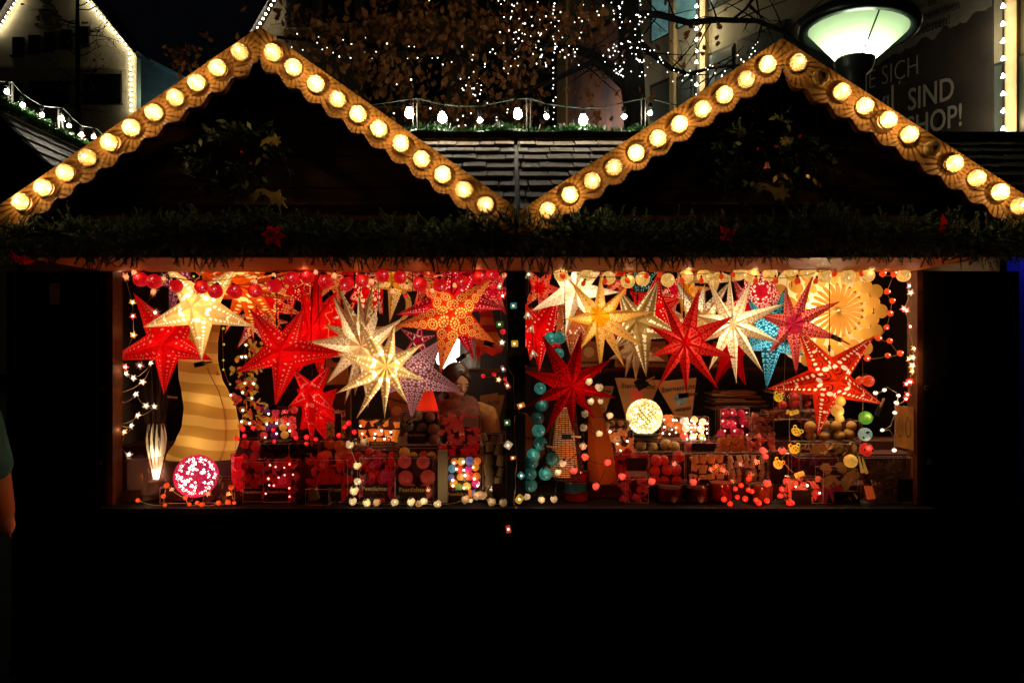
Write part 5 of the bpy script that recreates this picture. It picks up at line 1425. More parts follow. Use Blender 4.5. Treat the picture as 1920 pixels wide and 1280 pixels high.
def unit(kind, col, lit):
    key = (kind, col, lit)
    if key in _sh: return _sh[key]
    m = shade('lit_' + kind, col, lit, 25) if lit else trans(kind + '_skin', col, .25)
    b = MB()
    if kind == 'thread_ball': b.sphere((0, 0, 0), 1, 12, 8)
    elif kind == 'cup':
        b.lathe((0, 0, 0), [(0, -.8), (.65, -.8), (.95, .5), (1.05, .75)], 8); b.lathe((0, 0, 0), [(1.05, .75), (.8, .2), (0, .1)], 8)
    elif kind == 'little_shade': b.lathe((0, 0, 0), [(.62, .9), (.8, -.9)], 12); b.lathe((0, 0, -.9), [(.8, 0), (0, .1)], 12)
    elif kind == 'petal':
        for k in range(9):
            d = Vector((R.gauss(0, 1), R.gauss(0, 1), R.gauss(0, 1))).normalized(); s = d.cross(Vector((R.random(), 1, R.random()))).normalized()
            n_ = d.cross(s)
            b.grid([[d * .1 - s * .15, d * .1 + s * .15], [d * .65 - s * .5 + n_ * .15, d * .65 + s * .5 + n_ * .15], [d * 1.15 - s * .25, d * 1.15 + s * .25]])
    elif kind == 'rosebud':
        b.sphere((0, 0, 0), .8, 9, 6)
        for k in range(7):
            a = k * 2.4; t = .3 + .1 * k; c = Vector((math.cos(a) * t * .8, -math.sqrt(max(0, 1 - t * t * .7)) * .85, math.sin(a) * t * .8)); n_ = c.normalized(); s = n_.cross(Vector((0, .3, 1))).normalized(); u = n_.cross(s)
            b.grid([[c - s * .55 - n_ * .2, c + n_ * .1, c + s * .55 - n_ * .2], [c - s * .5 + u * .5, c + u * .5 + n_ * .22, c + s * .5 + u * .5]])
    _sh[key] = b.mesh(kind, [m], smooth=kind in ('thread_ball', 'little_shade'))
    return _sh[key]


SPARK = MB(); SPARK.sphere((0, 0, 0), .0065, 6, 4); SPARK = SPARK.mesh('spark_lamp', [emis('box_spark', (1, .84, .62), 7)])


RSPARK = MB(); RSPARK.sphere((0, 0, 0), .0062, 6, 4); RSPARK = RSPARK.mesh('spark_lamp', [emis('red_box_spark', (1, .22, .16), 5)])


def box(label, x0, y0, x1, y1, y, d, kind=None, cols=((.4, .02, .02),), r=13, lit=0., sparks=0, card=None, text=None, side=None, tint='case', group=GB, name='gift_box', sparkcol=None, fillrows=2):
    a, c = P(x0, y0, y), P(x1, y1, y)
    root = thing(name, label, 'gift box', (( a.x + c.x) / 2, y, c.z), group)
    b = MB(); clearbox(b, a.x, c.x, c.z, a.z, y, y + d); b.build('case', [M[tint], M['rim']], root)
    if kind:
        rr = S(r, y); nx = max(1, round((c.x - a.x) / (2 * rr))); nz = max(1, round((a.z - c.z) / (2 * rr)))
        sx, sz = (c.x - a.x) / nx, (a.z - c.z) / nz
        for j in range(nz):
            for i in range(nx):
                col = R.choice(cols)
                s = min(sx, sz) * .5 * R.uniform(.85, 1.12)
                w = Vector((a.x + sx * (i + .5) + R.uniform(-.22, .22) * sx, y + min(d * .5, s + .006) + R.uniform(0, .022), c.z + sz * (j + .5) + R.uniform(-.2, .2) * sz))
                inst(kind, unit(kind, col, lit or (.16 if col[0] > .35 and col[1] < .2 else 0.)), root, w, (R.uniform(-.5, .5), R.uniform(-.5, .5), R.uniform(-3, 3)) if kind in ('petal', 'thread_ball') else (R.uniform(-.2, .2), R.uniform(-.3, .3), R.uniform(-.3, .3)), s * (1.55 if kind == 'petal' else 1.05))  # unlit red contents also emit: a red glow put into their colour
        b = MB(); b.box2((a.x + .004, y + d * .75, c.z + .003), (c.x - .004, y + d * .8, a.z - .004)); b.build('backing', M['step'], root)
    ncol = max(1, round(math.sqrt(sparks * (c.x - a.x) / (a.z - c.z)))) if sparks else 1
    for k in range(sparks):
        nrow = math.ceil(sparks / ncol)
        w = Vector((a.x + (c.x - a.x) * (k % ncol + R.uniform(.15, .85)) / ncol, y + .012, c.z + (a.z - c.z) * (k // ncol + R.uniform(.15, .85)) / nrow))
        inst('spark', RSPARK if max(c_[1] for c_ in cols) < .06 else SPARK, root, w, None, R.uniform(.7, 1.1))
    if sparks: lamp('glow', Vector(((a.x + c.x) / 2, y - .05, (a.z + c.z) / 2)), .018 * sparks, cols[0] if max(cols[0]) < .8 else (1, .55, .25), .03, root)
    if card:
        l, t, rgt, bt = card; p, q = P(l, t, y), P(rgt, bt, y)
        b = MB(); b.box2((p.x, y - .003, q.z), (q.x, y - .001, p.z)); co_ = b.build('label_card', M['card'], root)
        if text: lettering(text, (q.x - p.x) * .235, M['ink'], co_, ((p.x + q.x) / 2, y - .0045, p.z - (p.z - q.z) * .3), extrude=.0004)
    if side:
        l, t, rgt, bt = side; p, q = P(l, t, y), P(rgt, bt, y)
        b = MB(); b.box2((p.x, y + .002, q.z), (q.x, y + .004, p.z)); b.build('paper_insert', mat('pale_insert', (.42, .38, .30), .7), root)
    return root


DR, CR_, PK_, OR_, RS = (.42, .004, .003), (.60, .005, .003), (.60, .055, .028), (.70, .10, .008), (.66, .006, .010)
# --- left half, front row
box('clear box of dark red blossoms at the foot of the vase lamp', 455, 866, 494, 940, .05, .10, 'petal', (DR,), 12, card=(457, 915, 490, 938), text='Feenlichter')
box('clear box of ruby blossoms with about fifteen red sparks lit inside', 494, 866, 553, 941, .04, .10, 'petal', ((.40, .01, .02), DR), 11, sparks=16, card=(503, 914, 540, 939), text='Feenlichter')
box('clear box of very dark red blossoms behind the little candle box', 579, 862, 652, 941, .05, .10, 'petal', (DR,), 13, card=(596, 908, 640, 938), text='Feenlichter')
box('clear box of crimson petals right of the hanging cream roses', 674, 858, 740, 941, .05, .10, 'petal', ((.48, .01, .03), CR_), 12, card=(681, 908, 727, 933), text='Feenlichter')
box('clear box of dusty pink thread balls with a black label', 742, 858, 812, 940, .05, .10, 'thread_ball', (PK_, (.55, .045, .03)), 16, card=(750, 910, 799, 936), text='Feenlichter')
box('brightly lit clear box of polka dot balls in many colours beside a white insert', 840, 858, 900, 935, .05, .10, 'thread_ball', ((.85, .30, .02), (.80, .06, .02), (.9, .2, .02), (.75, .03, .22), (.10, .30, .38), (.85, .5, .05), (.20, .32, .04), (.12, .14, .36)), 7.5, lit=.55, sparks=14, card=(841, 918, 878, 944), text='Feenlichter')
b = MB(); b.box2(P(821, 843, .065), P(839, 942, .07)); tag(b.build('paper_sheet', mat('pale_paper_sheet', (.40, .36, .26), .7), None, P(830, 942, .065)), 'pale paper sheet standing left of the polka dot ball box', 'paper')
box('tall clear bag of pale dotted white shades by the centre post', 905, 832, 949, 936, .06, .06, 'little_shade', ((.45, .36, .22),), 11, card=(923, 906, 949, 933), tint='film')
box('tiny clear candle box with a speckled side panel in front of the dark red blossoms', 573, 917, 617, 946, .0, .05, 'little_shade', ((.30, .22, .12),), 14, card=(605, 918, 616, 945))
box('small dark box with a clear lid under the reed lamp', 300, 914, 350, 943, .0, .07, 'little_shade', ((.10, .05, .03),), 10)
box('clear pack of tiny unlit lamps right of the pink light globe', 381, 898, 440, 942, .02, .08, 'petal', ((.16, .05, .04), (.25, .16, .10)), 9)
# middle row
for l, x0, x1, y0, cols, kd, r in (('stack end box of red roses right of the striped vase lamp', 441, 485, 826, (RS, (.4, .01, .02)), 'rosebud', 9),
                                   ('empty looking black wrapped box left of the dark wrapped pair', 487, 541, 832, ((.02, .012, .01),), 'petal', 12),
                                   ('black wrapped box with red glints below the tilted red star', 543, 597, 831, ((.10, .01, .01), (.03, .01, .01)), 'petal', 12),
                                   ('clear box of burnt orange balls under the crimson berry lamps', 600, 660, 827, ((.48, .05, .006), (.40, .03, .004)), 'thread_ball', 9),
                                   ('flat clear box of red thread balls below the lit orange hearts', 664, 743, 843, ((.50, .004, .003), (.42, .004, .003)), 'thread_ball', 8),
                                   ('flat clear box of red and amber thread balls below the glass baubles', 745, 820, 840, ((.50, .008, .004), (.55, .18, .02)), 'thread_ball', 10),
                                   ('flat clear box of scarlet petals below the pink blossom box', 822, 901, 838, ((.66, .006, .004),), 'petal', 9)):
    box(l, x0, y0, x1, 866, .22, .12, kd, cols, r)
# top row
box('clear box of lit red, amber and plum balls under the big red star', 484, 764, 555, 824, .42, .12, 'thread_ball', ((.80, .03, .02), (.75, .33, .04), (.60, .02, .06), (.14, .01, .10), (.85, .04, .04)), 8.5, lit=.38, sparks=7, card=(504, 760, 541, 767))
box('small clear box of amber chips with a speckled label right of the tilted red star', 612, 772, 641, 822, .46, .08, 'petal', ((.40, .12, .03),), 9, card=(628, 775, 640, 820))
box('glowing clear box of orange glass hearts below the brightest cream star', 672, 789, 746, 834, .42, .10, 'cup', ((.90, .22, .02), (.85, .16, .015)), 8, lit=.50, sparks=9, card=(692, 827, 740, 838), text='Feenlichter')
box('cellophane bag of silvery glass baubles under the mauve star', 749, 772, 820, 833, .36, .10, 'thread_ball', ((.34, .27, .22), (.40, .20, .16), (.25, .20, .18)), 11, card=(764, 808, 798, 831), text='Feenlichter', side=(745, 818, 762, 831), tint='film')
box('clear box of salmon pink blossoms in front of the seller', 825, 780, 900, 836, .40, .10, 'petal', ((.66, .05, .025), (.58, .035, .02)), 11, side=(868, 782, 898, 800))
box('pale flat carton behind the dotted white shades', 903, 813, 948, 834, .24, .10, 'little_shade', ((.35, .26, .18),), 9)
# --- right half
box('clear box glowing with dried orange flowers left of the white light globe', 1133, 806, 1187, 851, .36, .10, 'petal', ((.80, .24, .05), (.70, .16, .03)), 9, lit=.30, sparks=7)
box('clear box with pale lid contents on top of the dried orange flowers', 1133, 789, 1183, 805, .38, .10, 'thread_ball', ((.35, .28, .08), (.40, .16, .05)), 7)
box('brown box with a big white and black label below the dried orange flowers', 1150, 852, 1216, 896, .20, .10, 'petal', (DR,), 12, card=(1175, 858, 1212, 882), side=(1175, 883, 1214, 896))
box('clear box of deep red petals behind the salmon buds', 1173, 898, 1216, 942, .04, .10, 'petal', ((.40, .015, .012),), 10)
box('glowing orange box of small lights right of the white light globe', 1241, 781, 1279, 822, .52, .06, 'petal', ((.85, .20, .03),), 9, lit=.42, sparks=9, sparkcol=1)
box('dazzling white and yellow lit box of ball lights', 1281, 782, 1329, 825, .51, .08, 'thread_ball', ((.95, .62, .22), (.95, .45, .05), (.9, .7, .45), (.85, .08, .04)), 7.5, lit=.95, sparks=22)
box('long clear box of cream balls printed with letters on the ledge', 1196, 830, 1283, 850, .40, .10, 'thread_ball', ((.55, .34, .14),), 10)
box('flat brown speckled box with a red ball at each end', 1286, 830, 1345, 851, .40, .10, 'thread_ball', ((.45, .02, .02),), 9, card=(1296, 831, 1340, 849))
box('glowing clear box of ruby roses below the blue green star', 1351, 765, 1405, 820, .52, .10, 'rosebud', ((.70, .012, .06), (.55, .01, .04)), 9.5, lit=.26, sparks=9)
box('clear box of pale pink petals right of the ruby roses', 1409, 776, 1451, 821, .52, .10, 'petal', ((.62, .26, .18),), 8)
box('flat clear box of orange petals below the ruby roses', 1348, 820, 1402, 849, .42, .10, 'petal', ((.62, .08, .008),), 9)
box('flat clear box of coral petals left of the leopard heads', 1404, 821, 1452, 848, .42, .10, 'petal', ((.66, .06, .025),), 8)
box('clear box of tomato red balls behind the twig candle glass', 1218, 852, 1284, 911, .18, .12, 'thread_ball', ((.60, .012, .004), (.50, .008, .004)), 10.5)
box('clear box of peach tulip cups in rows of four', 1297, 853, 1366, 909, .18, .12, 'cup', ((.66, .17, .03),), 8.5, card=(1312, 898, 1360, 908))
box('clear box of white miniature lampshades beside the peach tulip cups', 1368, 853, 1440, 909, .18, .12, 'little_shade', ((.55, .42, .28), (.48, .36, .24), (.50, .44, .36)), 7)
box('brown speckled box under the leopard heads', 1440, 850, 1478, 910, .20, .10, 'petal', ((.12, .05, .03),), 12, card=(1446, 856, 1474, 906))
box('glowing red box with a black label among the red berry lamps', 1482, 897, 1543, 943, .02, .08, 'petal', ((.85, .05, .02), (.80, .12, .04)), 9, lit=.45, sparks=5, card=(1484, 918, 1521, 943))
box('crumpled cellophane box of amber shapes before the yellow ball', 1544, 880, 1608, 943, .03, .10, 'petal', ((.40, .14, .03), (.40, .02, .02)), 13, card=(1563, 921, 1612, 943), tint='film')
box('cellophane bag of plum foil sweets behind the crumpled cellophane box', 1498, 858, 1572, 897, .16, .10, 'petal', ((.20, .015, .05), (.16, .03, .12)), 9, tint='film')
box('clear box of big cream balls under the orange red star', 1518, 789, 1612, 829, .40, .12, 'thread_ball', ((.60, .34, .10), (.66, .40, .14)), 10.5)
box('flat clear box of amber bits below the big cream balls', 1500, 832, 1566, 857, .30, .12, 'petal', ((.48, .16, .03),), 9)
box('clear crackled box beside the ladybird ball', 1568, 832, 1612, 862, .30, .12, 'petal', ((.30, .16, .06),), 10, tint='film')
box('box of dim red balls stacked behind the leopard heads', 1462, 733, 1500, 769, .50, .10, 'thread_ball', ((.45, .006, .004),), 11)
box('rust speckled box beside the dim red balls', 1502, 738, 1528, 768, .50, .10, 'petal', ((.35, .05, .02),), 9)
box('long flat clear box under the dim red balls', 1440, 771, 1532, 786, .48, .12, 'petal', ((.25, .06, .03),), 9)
lv = box('cellophane bag of brown maple leaf cutouts in the lower right corner', 1622, 858, 1710, 942, .04, .05, None, tint='film', card=(1683, 898, 1716, 940))
b = MB()
for i in range(26):
    c = P(R.uniform(1630, 1700), R.uniform(868, 936), .05 + .03 * R.random()); n = 11; rot = R.uniform(0, 6); s = S(17, .05)
    b.face([c + Vector((s * (1 if k % 2 == 0 else .55) * R.uniform(.8, 1.1) * math.cos(rot + PI * k / n), R.uniform(-.004, .004), s * (1 if k % 2 == 0 else .55) * R.uniform(.8, 1.1) * math.sin(rot + PI * k / n))) for k in range(2 * n)], i % 3)
b.build('leaf_cutouts', [mat('brown_leaf_felt', (.34, .15, .06), .8), mat('mauve_leaf_felt', (.30, .16, .14), .8), mat('tan_leaf_felt', (.42, .22, .10), .8)], lv)
# tapers
for i, (x0, y0, x1, y1) in enumerate(((1610, 855, 1630, 935), (1617, 858, 1638, 934))):
    b = MB(); p, q = P(x1, y1, .03), P(x0, y0, .03)
    m1 = p.lerp(q, .32); m2 = p.lerp(q, .62)
    b.tube([p, m1], .011, 8, 0); b.tube([m1, m2], .0105, 8, 1); b.tube([m2, q], [.010, .003], 8, 2)
    tag(b.build('taper_candle', [shade('orange_wax', (.8, .12, .02), .25), mat('dark_wax', (.10, .02, .01), .4), shade('yellow_wax', (.75, .38, .06), .25)], None, p), ('left', 'right')[i] + ' one of two leaning orange and yellow tapers by the leaf bag', 'candle', 'leaning taper candles')


# glassware
def glass(name, label, cx, y0, y1, hw, y, wallm, fill=None, fh=.7, cat='candle glass', card=None, parts=()):
    a, c = P(cx, y0, y), P(cx, y1, y); r = S(hw, y); ctr = Vector((c.x, y + r, c.z)); H = a.z - c.z
    root = thing(name, label, cat, ctr, 'glass vessels on the counter')
    b = MB(); b.lathe(ctr, [(0, .004), (r * .98, .004), (r, H)], 26); b.lathe(ctr, [(r, H), (r * .955, H + .0005)], 26, mi=1); b.build('glass', [wallm, M['rim']], root, smooth=True)
    if fill: b = MB(); b.lathe(ctr, [(0, .008), (r * .9, .008), (r * .9, H * fh), (0, H * fh)], 24); b.build('filling', fill, root)
    if card: b = MB(); p, q = P(card[0], card[1], y - .004), P(card[2], card[3], y - .004); b.box2((p.x, y - .005, q.z), (q.x, y - .003, p.z)); b.build('label_card', M['card'], root)
    return root


glass('glass_cylinder', 'big frosted cylinder with a black label in the lower left corner', 256, 860, 941, 32, .02, clear('frosted_pink_glass', (.85, .72, .68), .08, .3, .2, (.34, .16, .12)), None, cat='glass cylinder', card=(229, 918, 265, 941))
glass('glass_cylinder', 'tall glowing pinkish red cylinder right of the vase lamp', 441, 852, 926, 13.5, .06, clear('red_glass', (1, .3, .3), .08, .1), shade('pink_red_crystals', (.90, .02, .05), .42, 60), .9, 'glass cylinder')
glass('candle_glass', 'plum red candle glass on top of the teal one', 1083, 885, 906, 25, .05, clear('plum_glass', (.8, .45, .5), .10, .08), mat('plum_wax', (.20, .012, .03), .4), .85)
glass('candle_glass', 'teal candle glass in the middle of the stack of three', 1083, 906, 925, 25, .05, clear('teal_glass', (.6, .85, .85), .12, .08), mat('teal_wax', (.03, .09, .10), .4), .85)
glass('candle_glass', 'brick red candle glass at the bottom of the stack of three', 1083, 925, 944, 25, .05, clear('brick_glass', (.85, .5, .45), .10, .08), mat('brick_wax', (.26, .03, .02), .4), .85)
tw_ = mat('silver_twig', (.42, .36, .28), .5)
for lab, cx, hw in (('dark red candle glass with a silver twig motif', 1262, 25), ('dark candle glass with an amber rim and a silver twig motif', 1313, 22)):
    g_ = glass('candle_glass', lab, cx, 911, 945, hw, .01, clear('smoky_red_glass', (.7, .5, .42), .10, .08), mat('dark_red_wax', (.07, .010, .008), .4), .8)
    b = MB()
    for k in range(9):
        a = -.9 + .22 * k; p = P(cx + 2, 943, .004); b.tube([p, p + Vector((math.sin(a) * .03, -.001, math.cos(a) * .045)) * R.uniform(.6, 1)], .0012, 4)
    b.build('twig_motif', tw_, g_)
glass('candle_glass', 'brick coloured candle glass behind the red berry lamps', 1358, 906, 944, 22, .02, clear('warm_red_glass', (.9, .5, .4), .08, .08), mat('flame_red_wax', (.22, .025, .010), .5, nscale=30, namt=.6), .95)
glass('candle_glass', 'pale brown candle glass under the lowest salmon bud', 1437, 910, 944, 21, .02, clear('tan_glass', (.85, .65, .5), .08, .08), mat('tan_wax', (.16, .06, .025), .5, nscale=30, namt=.5), .95)

# ---------------------------------------------------------------- lamps on the counter
def profile_lamp():
    yv = .30
    root = thing('vase_lamp', 'tall wavy vase shaped paper lamp with cream and tan bands', 'table lamp', P(372, 876, yv))
    prof = [(560, 371, 24), (585, 376, 30), (612, 379, 34), (640, 373, 35.5), (675, 371, 37), (710, 376, 40), (735, 385, 43.5), (765, 394, 48.5), (798, 395, 53), (827, 389, 59.5), (851, 377, 63.5), (874, 365, 58.5)]
    rows = []
    N = 40
    for i in range(len(prof) - 1):
        for s in range(4):
            t = s / 4; e = t * t * (3 - 2 * t)
            py, cx, hw = [prof[i][k] + (prof[i + 1][k] - prof[i][k]) * (t if k == 0 else e * .5 + t * .5) for k in range(3)]
            c = P(cx, py, yv); r = S(hw, yv)
            rows.append([c + Vector((r * math.cos(a) * (1 if abs(math.cos(a)) < .98 else 1.0), .42 * r * math.sin(a), 0)) for a in [2 * PI * k / N for k in range(N)]])
    b = MB(); b.grid(rows, 0, True); b.build('shade', trans('banded_cream_paper', (.92, .57, .16), .7, bands=8.), root, smooth=True)
    b = MB(); cr = [P(x, y, yv - S(hw * .30, yv)) for x, y, hw in ((383, 675, 40), (393, 700, 44), (411, 735, 46), (419, 765, 48), (421, 798, 50), (419, 830, 55), (412, 868, 58))]
    b.tube(cr, .0022, 5); b.build('seam_wire', mat('brown_seam', (.14, .05, .01), .6), root)
    for x in (330, 346, 395, 408):
        b = MB(); b.box2(P(x, 872, yv), P(x + 3, 884, yv + .006)); b.build('foot', M['black'], root)
    for py, cx, wt_ in ((830, 380, 4.2), (750, 390, 3.0), (665, 372, 1.3)): lamp('bulb', P(cx, py, yv), wt_, (1, .78, .46), .03, root, True)
    # a tiny lamp hangs before it
    return root


profile_lamp()


def globe(label, cx, cy, r, y, beadcol, s, petal, core, n, stand=None, sparks=0):
    c = P(cx, cy, y); rr = S(r, y)
    root = thing('light_globe', label, 'globe lamp', c, 'light globes of many little lamps')
    b = MB(); b.sphere(c, rr * .80, 16, 10); b.build('core', core, root)
    b = MB()
    for i in range(n):
        z = 1 - 2 * (i + .5) / n; a = i * 2.39996; q = math.sqrt(1 - z * z)
        d = Vector((q * math.cos(a), q * math.sin(a), z)); s_ = d.cross(Vector((.2, .1, 1))).normalized(); u = d.cross(s_)
        p = c + d * rr * .86
        if petal:
            for k in range(5):
                t = 2 * PI * k / 5 + i; e = s_ * math.cos(t) + u * math.sin(t); f = s_ * math.cos(t + .5) + u * math.sin(t + .5); g_ = s_ * math.cos(t - .5) + u * math.sin(t - .5)
                b.face([p + e * rr * .028 + d * rr * .02, p + f * rr * .085 + d * rr * .10, p + e * rr * .115 + d * rr * .15, p + g_ * rr * .085 + d * rr * .10])
        else:
            b.lathe(p, [(rr * .045, -rr * .02), (rr * .085, rr * .05), (rr * .07, rr * .12), (rr * .02, rr * .14)], 7, d)
    for i in range(sparks):
        z = R.uniform(-1, 1); a = R.uniform(0, 2 * PI); q = math.sqrt(1 - z * z)
        b.sphere(c + Vector((q * math.cos(a), q * math.sin(a), z)) * rr * (.83 if petal else .90), rr * R.choice((.04, .055, .07, .09)), 5, 3, 1)
    b.build('bead_shell', [shade(beadcol[0], beadcol[1], s, 30), emis(beadcol[0] + '_spark', (1, .84, .78) if petal else (1, .93, .72), 5)], root)
    lamp('glow', c + Vector((0, -rr * 1.5, 0)), .45, (1, .25, .25) if petal else (1, .75, .4), .05, root)
    if stand:
        b = MB(); b.lathe((c.x, c.y, c.z - rr * 1.08), [(0, 0), (rr * .75, 0), (rr * .75, rr * .16), (rr * .4, rr * .2)], 20); b.build('stand', M['black'], root)
    return root


globe('magenta light globe of tiny petals with white sparks at its heart', 368, 892, 39.5, .05, ('magenta_petal', (.85, .008, .09)), .34, True, emis('globe_heart', (.85, .02, .10), .5), 330, sparks=190)
globe('yellow white light globe of beads on a black stand', 1208, 781, 34, .48, ('warm_white_bead', (1, .74, .30)), .95, False, emis('globe_glow', (1, .62, .15), .35), 300, True, sparks=170)
# uplit reed lamp
rl = thing('reed_lamp', 'slender uplit lamp of dark twigs and cream reeds in the lower left corner', 'table lamp', P(293, 905, .16))
b = MB(); base = P(293, 898, .16)
for k in range(11):
    a = 2 * PI * k / 11; rad = Vector((math.cos(a), math.sin(a) * .7, 0)); s = Vector((-rad.y, rad.x, 0))
    b.grid([[base + rad * r_ - s * w_ + Vector((0, 0, h)), base + rad * (r_ * 1.04) + Vector((0, 0, h)), base + rad * r_ + s * w_ + Vector((0, 0, h))] for r_, w_, h in ((.012, .003, 0), (.03, .009, .08), (.048, .014, .17), (.055, .013, .23), (.05, .008, .28), (.042, .001, .315))])
b.build('reed_shade', trans('cream_reed', (.9, .75, .48), .6), rl)
b = MB()
for k in range(34):
    a = R.uniform(0, 2 * PI); t = Vector((math.cos(a) * R.uniform(.01, .08), math.sin(a) * .05, R.uniform(.32, .72)))
    b.tube([base + t * .02, base + t * .35 + Vector((R.uniform(-.02, .02), R.uniform(-.02, .02), 0)), base + t * .7, base + t], [.0022, .002, .0016, .001], 4)
b.build('twigs', mat('brown_twig', (.06, .03, .015), .7), rl)
b = MB(); b.lathe(base - Vector((0, 0, .06)), [(0, 0), (.05, 0), (.045, .05), (.02, .06)], 14); b.build('base', M['shelf'], rl)
lamp('bulb', base + Vector((0, 0, .03)), 6, (1, .86, .62), .012, rl); lamp('bulb', base + Vector((0, 0, .14)), 2.4, (1, .84, .6), .012, rl)
# wicker cone
wc = thing('wicker_lamp', 'brown wicker cone lamp glowing through its weave behind the dark red star', 'table lamp', P(1058, 893, .14))
b = MB(); c0 = P(1058, 893, .14); H = P(0, 765, .14).z - c0.z
rad = lambda t: S(37, .14) * (1 - t) + S(20, .14) * t
for i in range(34):
    t = i / 33
    b.tube([c0 + Vector((rad(t) * (1 + .05 * (1 if (k + i) % 2 else -1)) * math.cos(k * PI / 12), rad(t) * (1 + .05 * (1 if (k + i) % 2 else -1)) * math.sin(k * PI / 12), H * t)) for k in range(25)], .0027, 4, 0, False)
for k in range(24): b.tube([c0 + Vector((rad(t) * math.cos(k * PI / 12), rad(t) * math.sin(k * PI / 12), H * t)) for t in (0, .5, 1)], .0016, 4, 0, False)
b.build('weave', mat('brown_wicker', (.09, .032, .010), .5), wc)
b = MB(); b.lathe(c0, [(rad(0) * .72, .01), (rad(1) * .7, H)], 16); b.build('inner_glow', shade('warm_inner_tube', (1, .34, .09), .34, 40), wc)
# brown leather-like cone
bc = thing('cone_lamp', 'plain orange brown twisted cone lamp between the rose buds', 'table lamp', P(1130, 905, .15))
b = MB(); rows = []
for i, (py, cx, hw) in enumerate(((745, 1118, 8), (770, 1116, 13), (800, 1120, 18), (835, 1126, 24), (870, 1130, 28), (902, 1132, 30))):
    c = P(cx, py, .15); r = S(hw, .15); rows.append([c + Vector((r * math.cos(a + i * .12) , r * math.sin(a + i * .12), 0)) for a in [2 * PI * k / 5 for k in range(5)]])
b.grid(rows, 0, True); b.build('shade', trans('orange_brown_hide', (.55, .17, .03), .6), bc)
lamp('bulb', P(1128, 850, .15), .35, (1, .6, .3), .02, bc, True)
# red cone behind the mauve star
rc = thing('cone_lamp', 'glowing red ribbed cone lamp behind the glass baubles', 'table lamp', P(799, 785, .55))
b = MB(); b.lathe(P(799, 785, .55), [(S(25, .55), 0), (S(21, .55), S(25, .55)), (S(12, .55), S(55, .55)), (0, S(78, .55))], 14); b.build('shade', trans('red_ribbed_paper', (.85, .05, .02), .6), rc)
lamp('bulb', P(799, 765, .55), 2.4, (1, .7, .4), .02, rc, True)
# round white shop lamp behind the seller
wl = thing('scalloped_lamp', 'dazzling white scalloped paper lamp behind the seller', 'hanging lamp', P(848, 664, 1.25))
b = MB(); c = P(848, 664, 1.25); r = S(32, 1.25)
b.lathe(c, [(r * q * 1.0, h * r) for q, h in ((.0, -.95), (.5, -.8), (.85, -.5), (1, 0), (.85, .5), (.5, .8), (0, .95))], 26)
n = len(b.v) // 7
b.v = [tuple(c + (Vector(p) - c) * (1 + (.045 if (i % 26) % 2 else 0))) for i, p in enumerate(b.v)]
b.build('shade', emis('white_pleated_paper', (1, .93, .84), 4.), wl)
lamp('glow', c + Vector((.12, -.36, -.02)), 1.1, (1, .80, .55), .1, wl)  # added light to brighten the seller, set well in front of the shade
b = MB(); b.tube([c + Vector((0, 0, r * .9)), Vector((c.x, c.y, 2.41))], .003, 5); b.build('cord', M['cable'], wl)

# ---------------------------------------------------------------- packages, tags and signs
def package(label, quad, y, texts, motif=None, flip=False, group='printed star packages'):
    c = P(sum(q[0] for q in quad) / len(quad), sum(q[1] for q in quad) / len(quad), y)
    root = thing('star_package', label, 'package', c, group)
    pts = [P(px, py, y) for px, py in quad]
    b = MB(); b.prism([(p.x, p.z) for p in pts], y, y + .012); b.build('sleeve', M['carton'], root)
    for body, px, py, h, rot in texts: lettering(body, S(h * 1.45, y), M['dark_ink'], root, P(px, py, y - .002), (PI / 2, rot, 0), shear=.15, extrude=.0005, bold=.0008)
    if motif:
        px, py, r, m = motif; q = P(px, py, y - .001); s = S(r, y)
        b = MB(); b.face([q + Vector((s * math.cos(k * PI / 12), 0, s * math.sin(k * PI / 12))) for k in range(24)]); b.build('round_motif', m, root)
    return root


redm, bluem = mat('red_print', (.5, .04, .015), .7), mat('grey_blue_print', (.12, .20, .22), .7, nscale=30, namt=.7)
package('star package with a red disc print, tapering downwards, left of the blue disc one', [(1153, 708), (1240, 712), (1206, 790), (1176, 790)], .70, [('Sternenlicht', 1196, 724, 9, .03)], (1194, 742, 12, redm))
package('star package with a grey blue disc print behind the white light globe', [(1228, 716), (1306, 708), (1296, 792), (1268, 784)], .66, [('Sternenlicht', 1271, 728, 9, -.12), ('caracol', 1280, 766, 7, -.12)], (1276, 748, 12, bluem))
package('plain narrow star package left of the red disc one', [(1105, 722), (1152, 724), (1136, 770), (1118, 790)], .72, [('Sternen', 1132, 732, 6, .1)])
for lab, x0, x1, tx in (('upside down star package on the shelf behind the amber star', 1080, 1128, 1104), ('upside down star package on the shelf below the heart patterned star', 1152, 1202, 1180), ('upside down star package on the shelf behind the big red star', 1205, 1256, 1230), ('upside down star package on the shelf right of the white flower star', 1330, 1390, 1356)):
    package(lab, [(x0 + 8, 640), (x1 - 8, 640), (x1, 688), (x0, 688)], 1.06, [('Sternenlicht', tx, 680, 6, PI)], (tx, 660, 10, M['peg']))
package('star package leaning in the dark left of the brightest cream star', [(612, 668), (650, 664), (654, 720), (606, 722)], .88, [('Stern', 630, 690, 6, -.2)], (630, 672, 8, M['dark_ink']))
package('star package half hidden behind the lowest point of the brightest cream star', [(724, 738), (768, 730), (772, 790), (736, 792)], .60, [('Sternenlicht', 742, 750, 7, .25)], (744, 770, 9, M['peg']))
package('star package standing right of the seller', [(900, 742), (934, 736), (925, 812), (900, 812)], 1.22, [('Sternenlicht', 905, 758, 9, -.15)])
package('plain star package edge right of the one beside the seller', [(934, 741), (946, 741), (930, 812), (924, 812)], 1.23, [])
package('leaning star package behind the teal balls', [(983, 770), (1010, 800), (1022, 850), (982, 900)], .40, [('caracol', 998, 821, 7, .15)])
